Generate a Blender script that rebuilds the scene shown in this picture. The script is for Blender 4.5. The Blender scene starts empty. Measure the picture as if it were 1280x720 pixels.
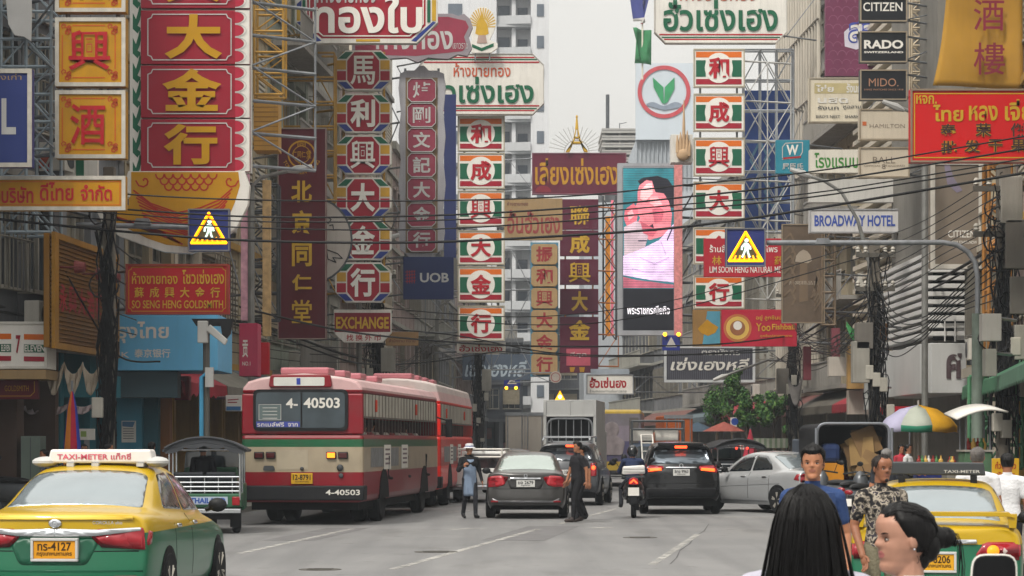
import bpy, bmesh, math, random
from mathutils import Vector, Matrix
from mathutils.bvhtree import BVHTree
R = math.radians
rnd = random.Random(7)
SC = bpy.context.scene
COL = SC.collection
# ------------------------------------------------------------------ camera, sky, sun, exposure
F = 2900.0            # focal length in pixels of the 1280 px wide photograph
HZ = 553.0            # horizon row
CH = 1.67             # camera height
cam_d = bpy.data.cameras.new("camera"); cam = bpy.data.objects.new("camera", cam_d); COL.objects.link(cam)
cam.location = (0, 0, CH); cam.rotation_euler = (R(90), 0, 0)
cam_d.sensor_width = 36; cam_d.lens = F / 1280 * 36; cam_d.shift_y = (HZ - 360) / 1280
cam_d.clip_end = 3000; cam_d.clip_start = 0.2
cam_d.dof.use_dof = True; cam_d.dof.focus_distance = 58; cam_d.dof.aperture_fstop = 18
SC.camera = cam
SUN_EL, SUN_AZ = 52, -148      # azimuth measured from +Y towards +X, where the sun stands
world = bpy.data.worlds.new("World"); SC.world = world; world.use_nodes = True
nt = world.node_tree
sky = nt.nodes.new("ShaderNodeTexSky"); sky.sky_type = 'NISHITA'; sky.sun_disc = False
sky.sun_elevation = R(SUN_EL); sky.sun_rotation = R(SUN_AZ)
sky.air_density = 1.0; sky.dust_density = 6.0; sky.ozone_density = 1.0
hs = nt.nodes.new("ShaderNodeHueSaturation"); hs.inputs['Saturation'].default_value = 0.10
nt.links.new(sky.outputs[0], hs.inputs['Color'])
mxw = nt.nodes.new("ShaderNodeMix"); mxw.data_type = 'RGBA'; mxw.inputs[0].default_value = 0.75
nt.links.new(hs.outputs[0], mxw.inputs[6]); mxw.inputs[7].default_value = (6.5, 6.3, 5.85, 1)
# standard overcast sky: three times brighter overhead than at the horizon
gtc = nt.nodes.new("ShaderNodeTexCoord"); gsx = nt.nodes.new("ShaderNodeSeparateXYZ"); nt.links.new(gtc.outputs['Generated'], gsx.inputs[0])
gmr = nt.nodes.new("ShaderNodeMapRange"); gmr.inputs[1].default_value = 0; gmr.inputs[2].default_value = 1; gmr.inputs[3].default_value = .475; gmr.inputs[4].default_value = 1.16; nt.links.new(gsx.outputs[2], gmr.inputs[0])
gmx = nt.nodes.new("ShaderNodeMix"); gmx.data_type = 'RGBA'; gmx.blend_type = 'MULTIPLY'; gmx.inputs[0].default_value = 1; nt.links.new(mxw.outputs[2], gmx.inputs[6]); nt.links.new(gmr.outputs[0], gmx.inputs[7])
cn = nt.nodes.new("ShaderNodeTexNoise"); cn.inputs['Scale'].default_value = 2.6; cn.inputs['Detail'].default_value = 5; nt.links.new(gtc.outputs['Generated'], cn.inputs['Vector'])
cr_ = nt.nodes.new("ShaderNodeMapRange"); cr_.inputs[1].default_value = .3; cr_.inputs[2].default_value = .7; cr_.inputs[3].default_value = .92; cr_.inputs[4].default_value = 1.06; nt.links.new(cn.outputs[0], cr_.inputs[0])
gm2 = nt.nodes.new("ShaderNodeMix"); gm2.data_type = 'RGBA'; gm2.blend_type = 'MULTIPLY'; gm2.inputs[0].default_value = 1; nt.links.new(gmx.outputs[2], gm2.inputs[6]); nt.links.new(cr_.outputs[0], gm2.inputs[7])
nt.links.new(gm2.outputs[2], nt.nodes['Background'].inputs[0])
nt.nodes['Background'].inputs[1].default_value = 0.15
sun_d = bpy.data.lights.new("sun", 'SUN'); sun_d.energy = 1.5; sun_d.angle = R(10); sun_d.color = (1, .94, .84)
sun = bpy.data.objects.new("sun", sun_d); COL.objects.link(sun)
_sd = Vector((math.sin(R(SUN_AZ)) * math.cos(R(SUN_EL)), math.cos(R(SUN_AZ)) * math.cos(R(SUN_EL)), math.sin(R(SUN_EL))))
sun.rotation_euler = _sd.to_track_quat('Z', 'Y').to_euler()
SC.view_settings.view_transform = 'Standard'; SC.view_settings.look = 'None'
SC.view_settings.exposure = 0.86; SC.view_settings.gamma = 1; SC.view_settings.use_curve_mapping = False
SC.render.engine = 'CYCLES'
SC.cycles.use_denoising = True
SC.cycles.max_bounces = 5; SC.cycles.diffuse_bounces = 3; SC.cycles.glossy_bounces = 3
SC.cycles.transmission_bounces = 4; SC.cycles.volume_bounces = 0; SC.cycles.transparent_max_bounces = 8
SC.cycles.caustics_reflective = False; SC.cycles.caustics_refractive = False

# ------------------------------------------------------------------ materials
def lin(h):
    h = h.lstrip('#'); o = []
    for i in (0, 2, 4):
        c = int(h[i:i + 2], 16) / 255
        o.append(c / 12.92 if c < .04045 else ((c + .055) / 1.055) ** 2.4)
    return (*o, 1)
MATS = {}
def mat(hexc, rough=.6, metal=0., var=.14, sc=1.6, bump=0., emit=0., streak=0., coat=0., spec=.2, key=None):
    k = key or (hexc, rough, metal, var, sc, bump, emit, streak, coat, spec)
    if k in MATS: return MATS[k]
    m = bpy.data.materials.new("paint_" + hexc.strip('#')); m.use_nodes = True; MATS[k] = m
    n = m.node_tree; b = n.nodes['Principled BSDF']; L = n.links
    c = lin(hexc)
    b.inputs['Roughness'].default_value = rough; b.inputs['Metallic'].default_value = metal
    b.inputs['Coat Weight'].default_value = coat; b.inputs['Coat Roughness'].default_value = .08
    b.inputs['Specular IOR Level'].default_value = spec
    tc = n.nodes.new("ShaderNodeTexCoord")
    nz = n.nodes.new("ShaderNodeTexNoise"); nz.inputs['Scale'].default_value = sc; nz.inputs['Detail'].default_value = 6
    L.new(tc.outputs['Object'], nz.inputs['Vector'])
    mr = n.nodes.new("ShaderNodeMapRange"); mr.inputs[1].default_value = .3; mr.inputs[2].default_value = .7
    mr.inputs[3].default_value = 1 - var; mr.inputs[4].default_value = 1 + var
    L.new(nz.outputs[0], mr.inputs[0])
    mx = n.nodes.new("ShaderNodeMix"); mx.data_type = 'RGBA'; mx.blend_type = 'MULTIPLY'; mx.inputs[0].default_value = 1
    mx.inputs[6].default_value = c; L.new(mr.outputs[0], mx.inputs[7])
    out = mx.outputs[2]
    if streak > 0:
        mp = n.nodes.new("ShaderNodeMapping"); mp.inputs['Scale'].default_value = (5, 5, .45); L.new(tc.outputs['Object'], mp.inputs[0])
        n2 = n.nodes.new("ShaderNodeTexNoise"); n2.inputs['Scale'].default_value = 1.4; n2.inputs['Detail'].default_value = 8
        n2.inputs['Roughness'].default_value = .65
        L.new(mp.outputs[0], n2.inputs['Vector'])
        m2 = n.nodes.new("ShaderNodeMapRange"); m2.inputs[1].default_value = .48; m2.inputs[2].default_value = .75
        m2.inputs[3].default_value = 0; m2.inputs[4].default_value = streak * .7; L.new(n2.outputs[0], m2.inputs[0])
        x2 = n.nodes.new("ShaderNodeMix"); x2.data_type = 'RGBA'; L.new(m2.outputs[0], x2.inputs[0])
        L.new(out, x2.inputs[6]); x2.inputs[7].default_value = (.045, .04, .035, 1); out = x2.outputs[2]
    L.new(out, b.inputs['Base Color'])
    if bump > 0:
        bp = n.nodes.new("ShaderNodeBump"); bp.inputs['Strength'].default_value = bump; bp.inputs['Distance'].default_value = .02
        n3 = n.nodes.new("ShaderNodeTexNoise"); n3.inputs['Scale'].default_value = sc * 6; n3.inputs['Detail'].default_value = 6
        L.new(tc.outputs['Object'], n3.inputs['Vector']); L.new(n3.outputs[0], bp.inputs['Height']); L.new(bp.outputs[0], b.inputs['Normal'])
    if emit > 0:
        b.inputs['Emission Color'].default_value = c; b.inputs['Emission Strength'].default_value = emit
    return m
def zmat(key, bands, rough=.35, coat=.4, var=.1, dirt=.25, coord=2):
    """paint in bands by object height: bands = [(from_z, hex), ...] ascending"""
    if key in MATS: return MATS[key]
    m = bpy.data.materials.new(key); m.use_nodes = True; MATS[key] = m
    n = m.node_tree; b = n.nodes['Principled BSDF']; L = n.links
    tc = n.nodes.new("ShaderNodeTexCoord"); sx = n.nodes.new("ShaderNodeSeparateXYZ"); L.new(tc.outputs['Object'], sx.inputs[0])
    mr = n.nodes.new("ShaderNodeMapRange"); mr.inputs[1].default_value = -1; mr.inputs[2].default_value = 4; L.new(sx.outputs[coord], mr.inputs[0])
    cr = n.nodes.new("ShaderNodeValToRGB"); cr.color_ramp.interpolation = 'CONSTANT'
    e = cr.color_ramp.elements
    while len(e) < len(bands): e.new(.5)
    for i, (z, h) in enumerate(bands):
        e[i].position = max(0, min(1, (z + 1) / 5)); e[i].color = lin(h)
    L.new(mr.outputs[0], cr.inputs[0])
    nz = n.nodes.new("ShaderNodeTexNoise"); nz.inputs['Scale'].default_value = 2.2; nz.inputs['Detail'].default_value = 7; L.new(tc.outputs['Object'], nz.inputs['Vector'])
    m2 = n.nodes.new("ShaderNodeMapRange"); m2.inputs[1].default_value = .45; m2.inputs[2].default_value = .8; m2.inputs[3].default_value = 0; m2.inputs[4].default_value = dirt
    L.new(nz.outputs[0], m2.inputs[0])
    x = n.nodes.new("ShaderNodeMix"); x.data_type = 'RGBA'; L.new(m2.outputs[0], x.inputs[0]); L.new(cr.outputs[0], x.inputs[6]); x.inputs[7].default_value = (.08, .07, .06, 1)
    L.new(x.outputs[2], b.inputs['Base Color'])
    b.inputs['Specular IOR Level'].default_value = .25; b.inputs['Roughness'].default_value = rough; b.inputs['Coat Weight'].default_value = coat * .6; b.inputs['Coat Roughness'].default_value = .06
    return m
# common materials
STEEL = mat('#7d8084', .5, .3, .2, 4, streak=.3)
STEELD = mat('#4c4f52', .55, .3, .2, 4)
ALU = mat('#b9b4aa', .4, .4, .15, 5, streak=.35)
BLACK = mat('#1a1b1d', .5, 0, .2, 3)
RUBBER = mat('#17181a', .85, 0, .2, 8)
DARK = mat('#0d0e10', .8, 0, .2, 3)
WHITE = mat('#d9d6cf', .5, 0, .06, 2, streak=.12)
CHROME = mat('#c9ccd0', .18, .9, .05, 3)
GLASSD = mat('#1b2126', .06, .0, .1, 2, coat=.8, spec=.9)
GLASSR = mat('#8d979c', .1, .55, .08, 2.0, coat=.6)
CABLE = mat('#141416', .6, 0, .1, 2)
CONC = mat('#8b8882', .85, 0, .15, 1.2, bump=.2, streak=.35)
GOLD = mat('#a8862c', .4, .35, .15, 4)
LAMPR = mat('#8e1420', .25, 0, .1, 6, coat=.8)
LAMPON = mat('#ff4a22', .3, 0, .05, 6, emit=2.5)
AMBER = mat('#ffb41e', .3, 0, .05, 6, emit=3.0)
def P(px, py, Y): return Vector(((px - 640) / F * Y, Y, CH + (HZ - py) / F * Y))
def S(Y): return F / Y

# ------------------------------------------------------------------ mesh builder
class MB:
    def __init__(s): s.v = []; s.f = []; s.m = []
    def add(s, vs, fs, m=0):
        o = len(s.v); s.v += [tuple(v) for v in vs]
        for f in fs: s.f.append(tuple(i + o for i in f)); s.m.append(m)
        return s
    def bx(s, x0, x1, y0, y1, z0, z1, m=0, M=None):
        if x0 > x1: x0, x1 = x1, x0
        if y0 > y1: y0, y1 = y1, y0
        if z0 > z1: z0, z1 = z1, z0
        vs = [Vector(c) for c in ((x0, y0, z0), (x1, y0, z0), (x1, y1, z0), (x0, y1, z0), (x0, y0, z1), (x1, y0, z1), (x1, y1, z1), (x0, y1, z1))]
        if M: vs = [M @ v for v in vs]
        return s.add(vs, [(0, 3, 2, 1), (4, 5, 6, 7), (0, 1, 5, 4), (1, 2, 6, 5), (2, 3, 7, 6), (3, 0, 4, 7)], m)
    def tube(s, pts, r, n=7, m=0, caps=True):
        pts = [Vector(p) for p in pts]; k = len(pts)
        rs = r if isinstance(r, (list, tuple)) else [r] * k
        vs = []; prev = None
        for i, p in enumerate(pts):
            t = (pts[min(i + 1, k - 1)] - pts[max(i - 1, 0)]).normalized()
            if prev is None:
                a = t.cross(Vector((0, 0, 1)))
                if a.length < .05: a = t.cross(Vector((1, 0, 0)))
            else: a = prev - t * prev.dot(t)
            a.normalize(); prev = a; b = t.cross(a)
            for j in range(n):
                q = 2 * math.pi * j / n; vs.append(p + (a * math.cos(q) + b * math.sin(q)) * rs[i])
        fs = [(i * n + j, i * n + (j + 1) % n, (i + 1) * n + (j + 1) % n, (i + 1) * n + j) for i in range(k - 1) for j in range(n)]
        if caps: fs += [tuple(range(n))[::-1], tuple((k - 1) * n + j for j in range(n))]
        return s.add(vs, fs, m)
    def prism(s, pts, y0, y1, m=0, plane='xz', M=None):
        """outline pts (a,b) extruded; xz -> along y, yz -> along x, xy -> along z"""
        n = len(pts)
        ar = sum(pts[i][0] * pts[(i + 1) % n][1] - pts[(i + 1) % n][0] * pts[i][1] for i in range(n))
        if ar < 0: pts = pts[::-1]
        def c(a, b, d): return {'xz': (a, d, b), 'yz': (d, a, b), 'xy': (a, b, d)}[plane]
        vs = [Vector(c(a, b, y0)) for a, b in pts] + [Vector(c(a, b, y1)) for a, b in pts]
        if M: vs = [M @ v for v in vs]
        fs = [tuple(range(n)), tuple(range(2 * n - 1, n - 1, -1))] + [(i + n, (i + 1) % n + n, (i + 1) % n, i) for i in range(n)]
        if plane != 'xz': fs = [f[::-1] for f in fs]
        return s.add(vs, fs, m)
    def lathe(s, prof, n=20, M=None, m=0):
        """profile (r, h) about z"""
        vs = []; k = len(prof)
        for r, h in prof:
            for j in range(n):
                q = 2 * math.pi * j / n; v = Vector((r * math.cos(q), r * math.sin(q), h)); vs.append(M @ v if M else v)
        fs = [(i * n + j, i * n + (j + 1) % n, (i + 1) * n + (j + 1) % n, (i + 1) * n + j) for i in range(k - 1) for j in range(n)]
        if prof[0][0] > 0: fs.append(tuple(range(n))[::-1])
        if prof[-1][0] > 0: fs.append(tuple((k - 1) * n + j for j in range(n)))
        return s.add(vs, fs, m)
    def ball(s, c, r, n=12, m=0, M=None):
        if not isinstance(r, (tuple, list)): r = (r, r, r)
        vs = []; h = n // 2
        for i in range(h + 1):
            a = math.pi * i / h
            for j in range(n):
                q = 2 * math.pi * j / n
                v = Vector((c[0] + r[0] * math.sin(a) * math.cos(q), c[1] + r[1] * math.sin(a) * math.sin(q), c[2] - r[2] * math.cos(a)))
                vs.append(M @ v if M else v)
        return s.add(vs, [(i * n + j, i * n + (j + 1) % n, (i + 1) * n + (j + 1) % n, (i + 1) * n + j) for i in range(h) for j in range(n)], m)
    def mesh(s, name, mats, smooth=False, ang=40):
        me = bpy.data.meshes.new(name); me.from_pydata(s.v, [], s.f)
        for q in (mats if isinstance(mats, (list, tuple)) else [mats]): me.materials.append(q)
        me.polygons.foreach_set('material_index', s.m)
        if smooth:
            me.polygons.foreach_set('use_smooth', [True] * len(s.f)); me.validate(); me.set_sharp_from_angle(angle=R(ang))
        me.update(); return me
    def build(s, name, mats, parent=None, loc=(0, 0, 0), smooth=False, bevel=0, ang=40, rz=0):
        o = bpy.data.objects.new(name, s.mesh(name, mats, smooth, ang)); COL.objects.link(o)
        o.location = loc; o.rotation_euler = (0, 0, rz)
        if parent: o.parent = parent
        if bevel:
            b = o.modifiers.new("bevel", 'BEVEL'); b.width = bevel; b.segments = 2; b.limit_method = 'ANGLE'; b.angle_limit = R(40)
        return o
def tag(o, label=None, cat=None, group=None, kind=None):
    if label: o['label'] = label
    if cat: o['category'] = cat
    if group: o['group'] = group
    if kind: o['kind'] = kind
    return o
def empty(name, loc, label, cat, group=None, rz=0):
    o = bpy.data.objects.new(name, None); COL.objects.link(o); o.location = loc; o.rotation_euler = (0, 0, rz); o.empty_display_size = .2
    return tag(o, label, cat, group)
KIDS = None
def dup(root, loc, rz=None, label=None, group=None):
    def cp(o, par):
        c = o.copy(); COL.objects.link(c)
        if par: c.parent = par
        for ch in o.children: cp(ch, c)
        return c
    r = cp(root, None); r.location = loc
    if rz is not None: r.rotation_euler = (0, 0, rz)
    if label: r['label'] = label
    if group: r['group'] = group
    return r
def circ(cx, cz, r, n=32, a0=0, a1=360, rz=None):
    rz = rz or r
    return [(cx + r * math.cos(R(a0 + (a1 - a0) * i / (n if a1 - a0 >= 360 else n - 1))), cz + rz * math.sin(R(a0 + (a1 - a0) * i / (n if a1 - a0 >= 360 else n - 1)))) for i in range(n)]
def ringpts(mb, cx, cz, r0, r1, y0, y1, n=32, m=0):
    for i in range(n):
        a, b = 2 * math.pi * i / n, 2 * math.pi * (i + 1) / n
        mb.prism([(cx + r0 * math.cos(a), cz + r0 * math.sin(a)), (cx + r1 * math.cos(a), cz + r1 * math.sin(a)), (cx + r1 * math.cos(b), cz + r1 * math.sin(b)), (cx + r0 * math.cos(b), cz + r0 * math.sin(b))], y0, y1, m)
# ------------------------------------------------------------------ lettering
TC = {}
DENSE = set('興酒馬聯樓蘇傑德銀钰德焯剛順煙瑝堂')
def tnorm(s, bold, shear=0.):
    if bold > .012 and any(c in DENSE for c in s): bold = .012
    k = (s, bold, shear)
    if k not in TC:
        c = bpy.data.curves.new("t", 'FONT'); c.body = s; c.offset = bold; c.resolution_u = 3; c.shear = shear
        o = bpy.data.objects.new("t", c); m = bpy.data.meshes.new_from_object(o)
        v = [(q.co.x, q.co.y) for q in m.vertices]; f = [tuple(p.vertices) for p in m.polygons]
        x0 = min(a for a, b in v); x1 = max(a for a, b in v); y0 = min(b for a, b in v); y1 = max(b for a, b in v)
        TC[k] = ([((a - x0) / (x1 - x0), (b - y0) / (y1 - y0)) for a, b in v], f)
        bpy.data.objects.remove(o); bpy.data.curves.remove(c); bpy.data.meshes.remove(m)
    return TC[k]
def put_text(mb, s, x0, z0, x1, z1, y, bold=.0, m=0, shear=0., M=None):
    v, f = tnorm(s, bold, shear)
    vs = [Vector((x0 + a * (x1 - x0), y, z0 + b * (z1 - z0))) for a, b in v]
    if M: vs = [M @ q for q in vs]
    mb.add(vs, f, m)
# ================================================================== GROUND
def road_mat():
    m = bpy.data.materials.new("asphalt"); m.use_nodes = True; n = m.node_tree; b = n.nodes['Principled BSDF']; L = n.links
    tc = n.nodes.new("ShaderNodeTexCoord")
    def noise(sc, det=6, scl=(1, 1, 1)):
        mp = n.nodes.new("ShaderNodeMapping"); mp.inputs['Scale'].default_value = scl; mp.inputs['Rotation'].default_value = (0, 0, R(7)); L.new(tc.outputs['Object'], mp.inputs[0])
        z = n.nodes.new("ShaderNodeTexNoise"); z.inputs['Scale'].default_value = sc; z.inputs['Detail'].default_value = det; L.new(mp.outputs[0], z.inputs['Vector']); return z.outputs[0]
    def rng(o, a, c, lo, hi):
        r = n.nodes.new("ShaderNodeMapRange"); r.inputs[1].default_value = a; r.inputs[2].default_value = c; r.inputs[3].default_value = lo; r.inputs[4].default_value = hi; L.new(o, r.inputs[0]); return r.outputs[0]
    def mixc(f, a, c):
        x = n.nodes.new("ShaderNodeMix"); x.data_type = 'RGBA'; L.new(f, x.inputs[0])
        for i, v in ((6, a), (7, c)):
            if isinstance(v, tuple): x.inputs[i].default_value = v
            else: L.new(v, x.inputs[i])
        return x.outputs[2]
    c = mixc(rng(noise(.5), .35, .65, 0, 1), (.15, .15, .152, 1), (.19, .188, .188, 1))
    c = mixc(rng(noise(1.0, 4, (1.6, .07, 1)), .45, .68, 0, .75), c, (.095, .095, .098, 1))     # wheel-track streaks along the lanes
    c = mixc(rng(noise(.13, 3, (1, .5, 1)), .52, .6, 0, .35), c, (.19, .186, .18, 1))
    c = mixc(rng(noise(.9, 5, (1, .35, 1)), .58, .68, 0, .6), c, (.085, .083, .082, 1))
    c = mixc(rng(noise(.32, 2, (1, .22, 1)), .56, .575, 0, .3), c, (.12, .12, .125, 1))
    c = mixc(rng(noise(2.1, 3, (1, .8, 1)), .66, .71, 0, .6), c, (.06, .058, .056, 1))
    c = mixc(rng(noise(1.7, 4, (1.2, .05, 1)), .55, .75, 0, .5), c, (.215, .212, .21, 1))
    c = mixc(rng(noise(38, 3), .35, .65, 0, .5), c, (.2, .2, .2, 1))
    L.new(c, b.inputs['Base Color']); b.inputs['Roughness'].default_value = .72
    bp = n.nodes.new("ShaderNodeBump"); bp.inputs['Strength'].default_value = .25; bp.inputs['Distance'].default_value = .01; L.new(noise(45, 4), bp.inputs['Height']); L.new(bp.outputs[0], b.inputs['Normal'])
    return m
mb = MB(); mb.add([(-400, -40, 0), (400, -40, 0), (400, 1600, 0), (-400, 1600, 0)], [(0, 1, 2, 3)]); tag(mb.build('road', road_mat()), kind='structure')
LF = [(-16, 20), (-13, 30), (-10.2, 45), (-8.8, 52), (-7.9, 62), (-6.9, 75), (-5.9, 92), (-5.1, 110), (-4.2, 135), (-3.2, 165), (-2.4, 200), (0, 262)]
RF = [(6, 14), (9.6, 36), (11.4, 48), (12.6, 58), (13.3, 66), (13.5, 75), (13, 92), (12.5, 105), (12, 120), (11, 140), (9.5, 165), (7.5, 200), (5, 262)]
def lerpX(poly, y):
    for (x0, y0), (x1, y1) in zip(poly, poly[1:]):
        if y0 <= y <= y1: return x0 + (x1 - x0) * (y - y0) / (y1 - y0)
    return poly[-1][0]
def pavement(poly, w, sgn, name):
    mb = MB(); kb = MB()
    for (x0, y0), (x1, y1) in zip(poly, poly[1:]):
        a, b = [(x0 + sgn * w, y0), (x1 + sgn * w, y1)]
        mb.prism([(x0 - sgn * 3, y0), (a[0], a[1]), (b[0], b[1]), (x1 - sgn * 3, y1)], -.1, .13, 0, 'xy')
        kb.prism([(a[0], a[1]), (a[0] + sgn * .2, a[1]), (b[0] + sgn * .2, b[1]), (b[0], b[1])], -.1, .134, 0, 'xy')
    tag(mb.build(name, mat('#77736d', .85, 0, .2, .8, bump=.3)), kind='structure'); return kb
kl = pavement(LF, 1.9, 1, 'pavement'); kr = pavement(RF, 3.6, -1, 'pavement')
kerbm = mat('#8d8a84', .8, 0, .2, 1.5)
tag(kl.build('kerb', kerbm), kind='structure'); tag(kr.build('kerb', kerbm), kind='structure')
# iron covers and asphalt repairs
for px, py, r_, lab in ((545, 690, .33, 'round iron manhole cover in the lane left of the centre line'), (800, 672, .3, 'round iron manhole cover in the lane behind the black SUV'), (400, 712, .28, 'small round iron cover near the foreground taxi')):
    Y_ = CH * F / (py - HZ); mb = MB(); mb.lathe([(r_, 0), (r_, .006), (r_ * .9, .007), (r_ * .88, .004), (.01, .005)], 28); [mb.bx(-r_ * .6, r_ * .6, -r_ * .6 + k * r_ * .3, -r_ * .5 + k * r_ * .3, .005, .009) for k in range(5)]; tag(mb.build('manhole_cover', mat('#55534f', .6, .3, .2, 5), None, ((px - 640) / F * Y_, Y_, 0)), lab, 'manhole cover')
for px, py, w_, l_, a_ in ((640, 676, 1.1, 7, 7), (360, 676, .9, 6, 6)):
    Y_ = CH * F / (py - HZ); mb = MB(); mb.add([(-w_ / 2, 0, .003), (w_ / 2, .1, .003), (w_ / 2 - .05, l_, .003), (-w_ / 2 + .04, l_ - .2, .003)], [(0, 1, 2, 3)]); tag(mb.build('road_patch', mat('#6c6b6c', .8, 0, .15, 2, bump=.3), None, ((px - 640) / F * Y_, Y_, 0), rz=R(-a_)), kind='structure')
for pts in ([(838, 705), (846, 697), (850, 688), (862, 680), (868, 671), (880, 664), (886, 655)],):   # cracks
    mb = MB(); g = [Vector((*[((x - 640) / F * CH * F / (y - HZ)), CH * F / (y - HZ)][:2], .0035)) for x, y in pts]
    for a, b in zip(g, g[1:]): d = (b - a).normalized(); n_ = Vector((d.y, -d.x, 0)) * .011; mb.add([a - n_, a + n_, b + n_ * .6, b - n_ * .6], [(0, 1, 2, 3)])
    tag(mb.build('road_crack', mat('#565556', .9)), kind='structure')
# worn lane lines
def wornwhite():
    m = mat('#b5b3ae', .7, 0, .12, 3, key='worn_white'); n = m.node_tree; b = n.nodes['Principled BSDF']
    tc = n.nodes.new("ShaderNodeTexCoord"); z = n.nodes.new("ShaderNodeTexNoise"); z.inputs['Scale'].default_value = 3.2; z.inputs['Detail'].default_value = 8
    r = n.nodes.new("ShaderNodeMapRange"); r.inputs[1].default_value = .42; r.inputs[2].default_value = .62; r.inputs[3].default_value = .75; r.inputs[4].default_value = .12
    n.links.new(tc.outputs['Object'], z.inputs['Vector']); n.links.new(z.outputs[0], r.inputs[0]); n.links.new(r.outputs[0], b.inputs['Alpha']); return m
def G(px, py): Y = CH * F / (py - HZ); return ((px - 640) / F * Y, Y)
def roadline(p, q, w, name='road_marking'):
    a, b = Vector(G(*p)), Vector(G(*q)); d = (b - a).normalized(); n_ = Vector((-d.y, d.x)) * w / 2
    mb = MB(); k = 12; vs = []
    for i in range(k + 1):
        c = a.lerp(b, i / k); vs += [(c.x - n_.x, c.y - n_.y, .004), (c.x + n_.x, c.y + n_.y, .004)]
    mb.add(vs, [(2 * i, 2 * i + 2, 2 * i + 3, 2 * i + 1) for i in range(k)]); tag(mb.build(name, wornwhite()), kind='structure')
roadline((300, 692), (440, 661), .13); roadline((490, 712), (672, 661.5), .13); roadline((180, 718), (285, 695.5), .12); roadline((700, 655), (770, 636), .12)
roadline((560, 640.5), (720, 626), .12); roadline((815, 706), (872, 668), .12); roadline((735, 660), (765, 659.5), .5); roadline((905, 646.5), (985, 647.5), .35); roadline((560, 662), (600, 660.5), .3)

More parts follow.
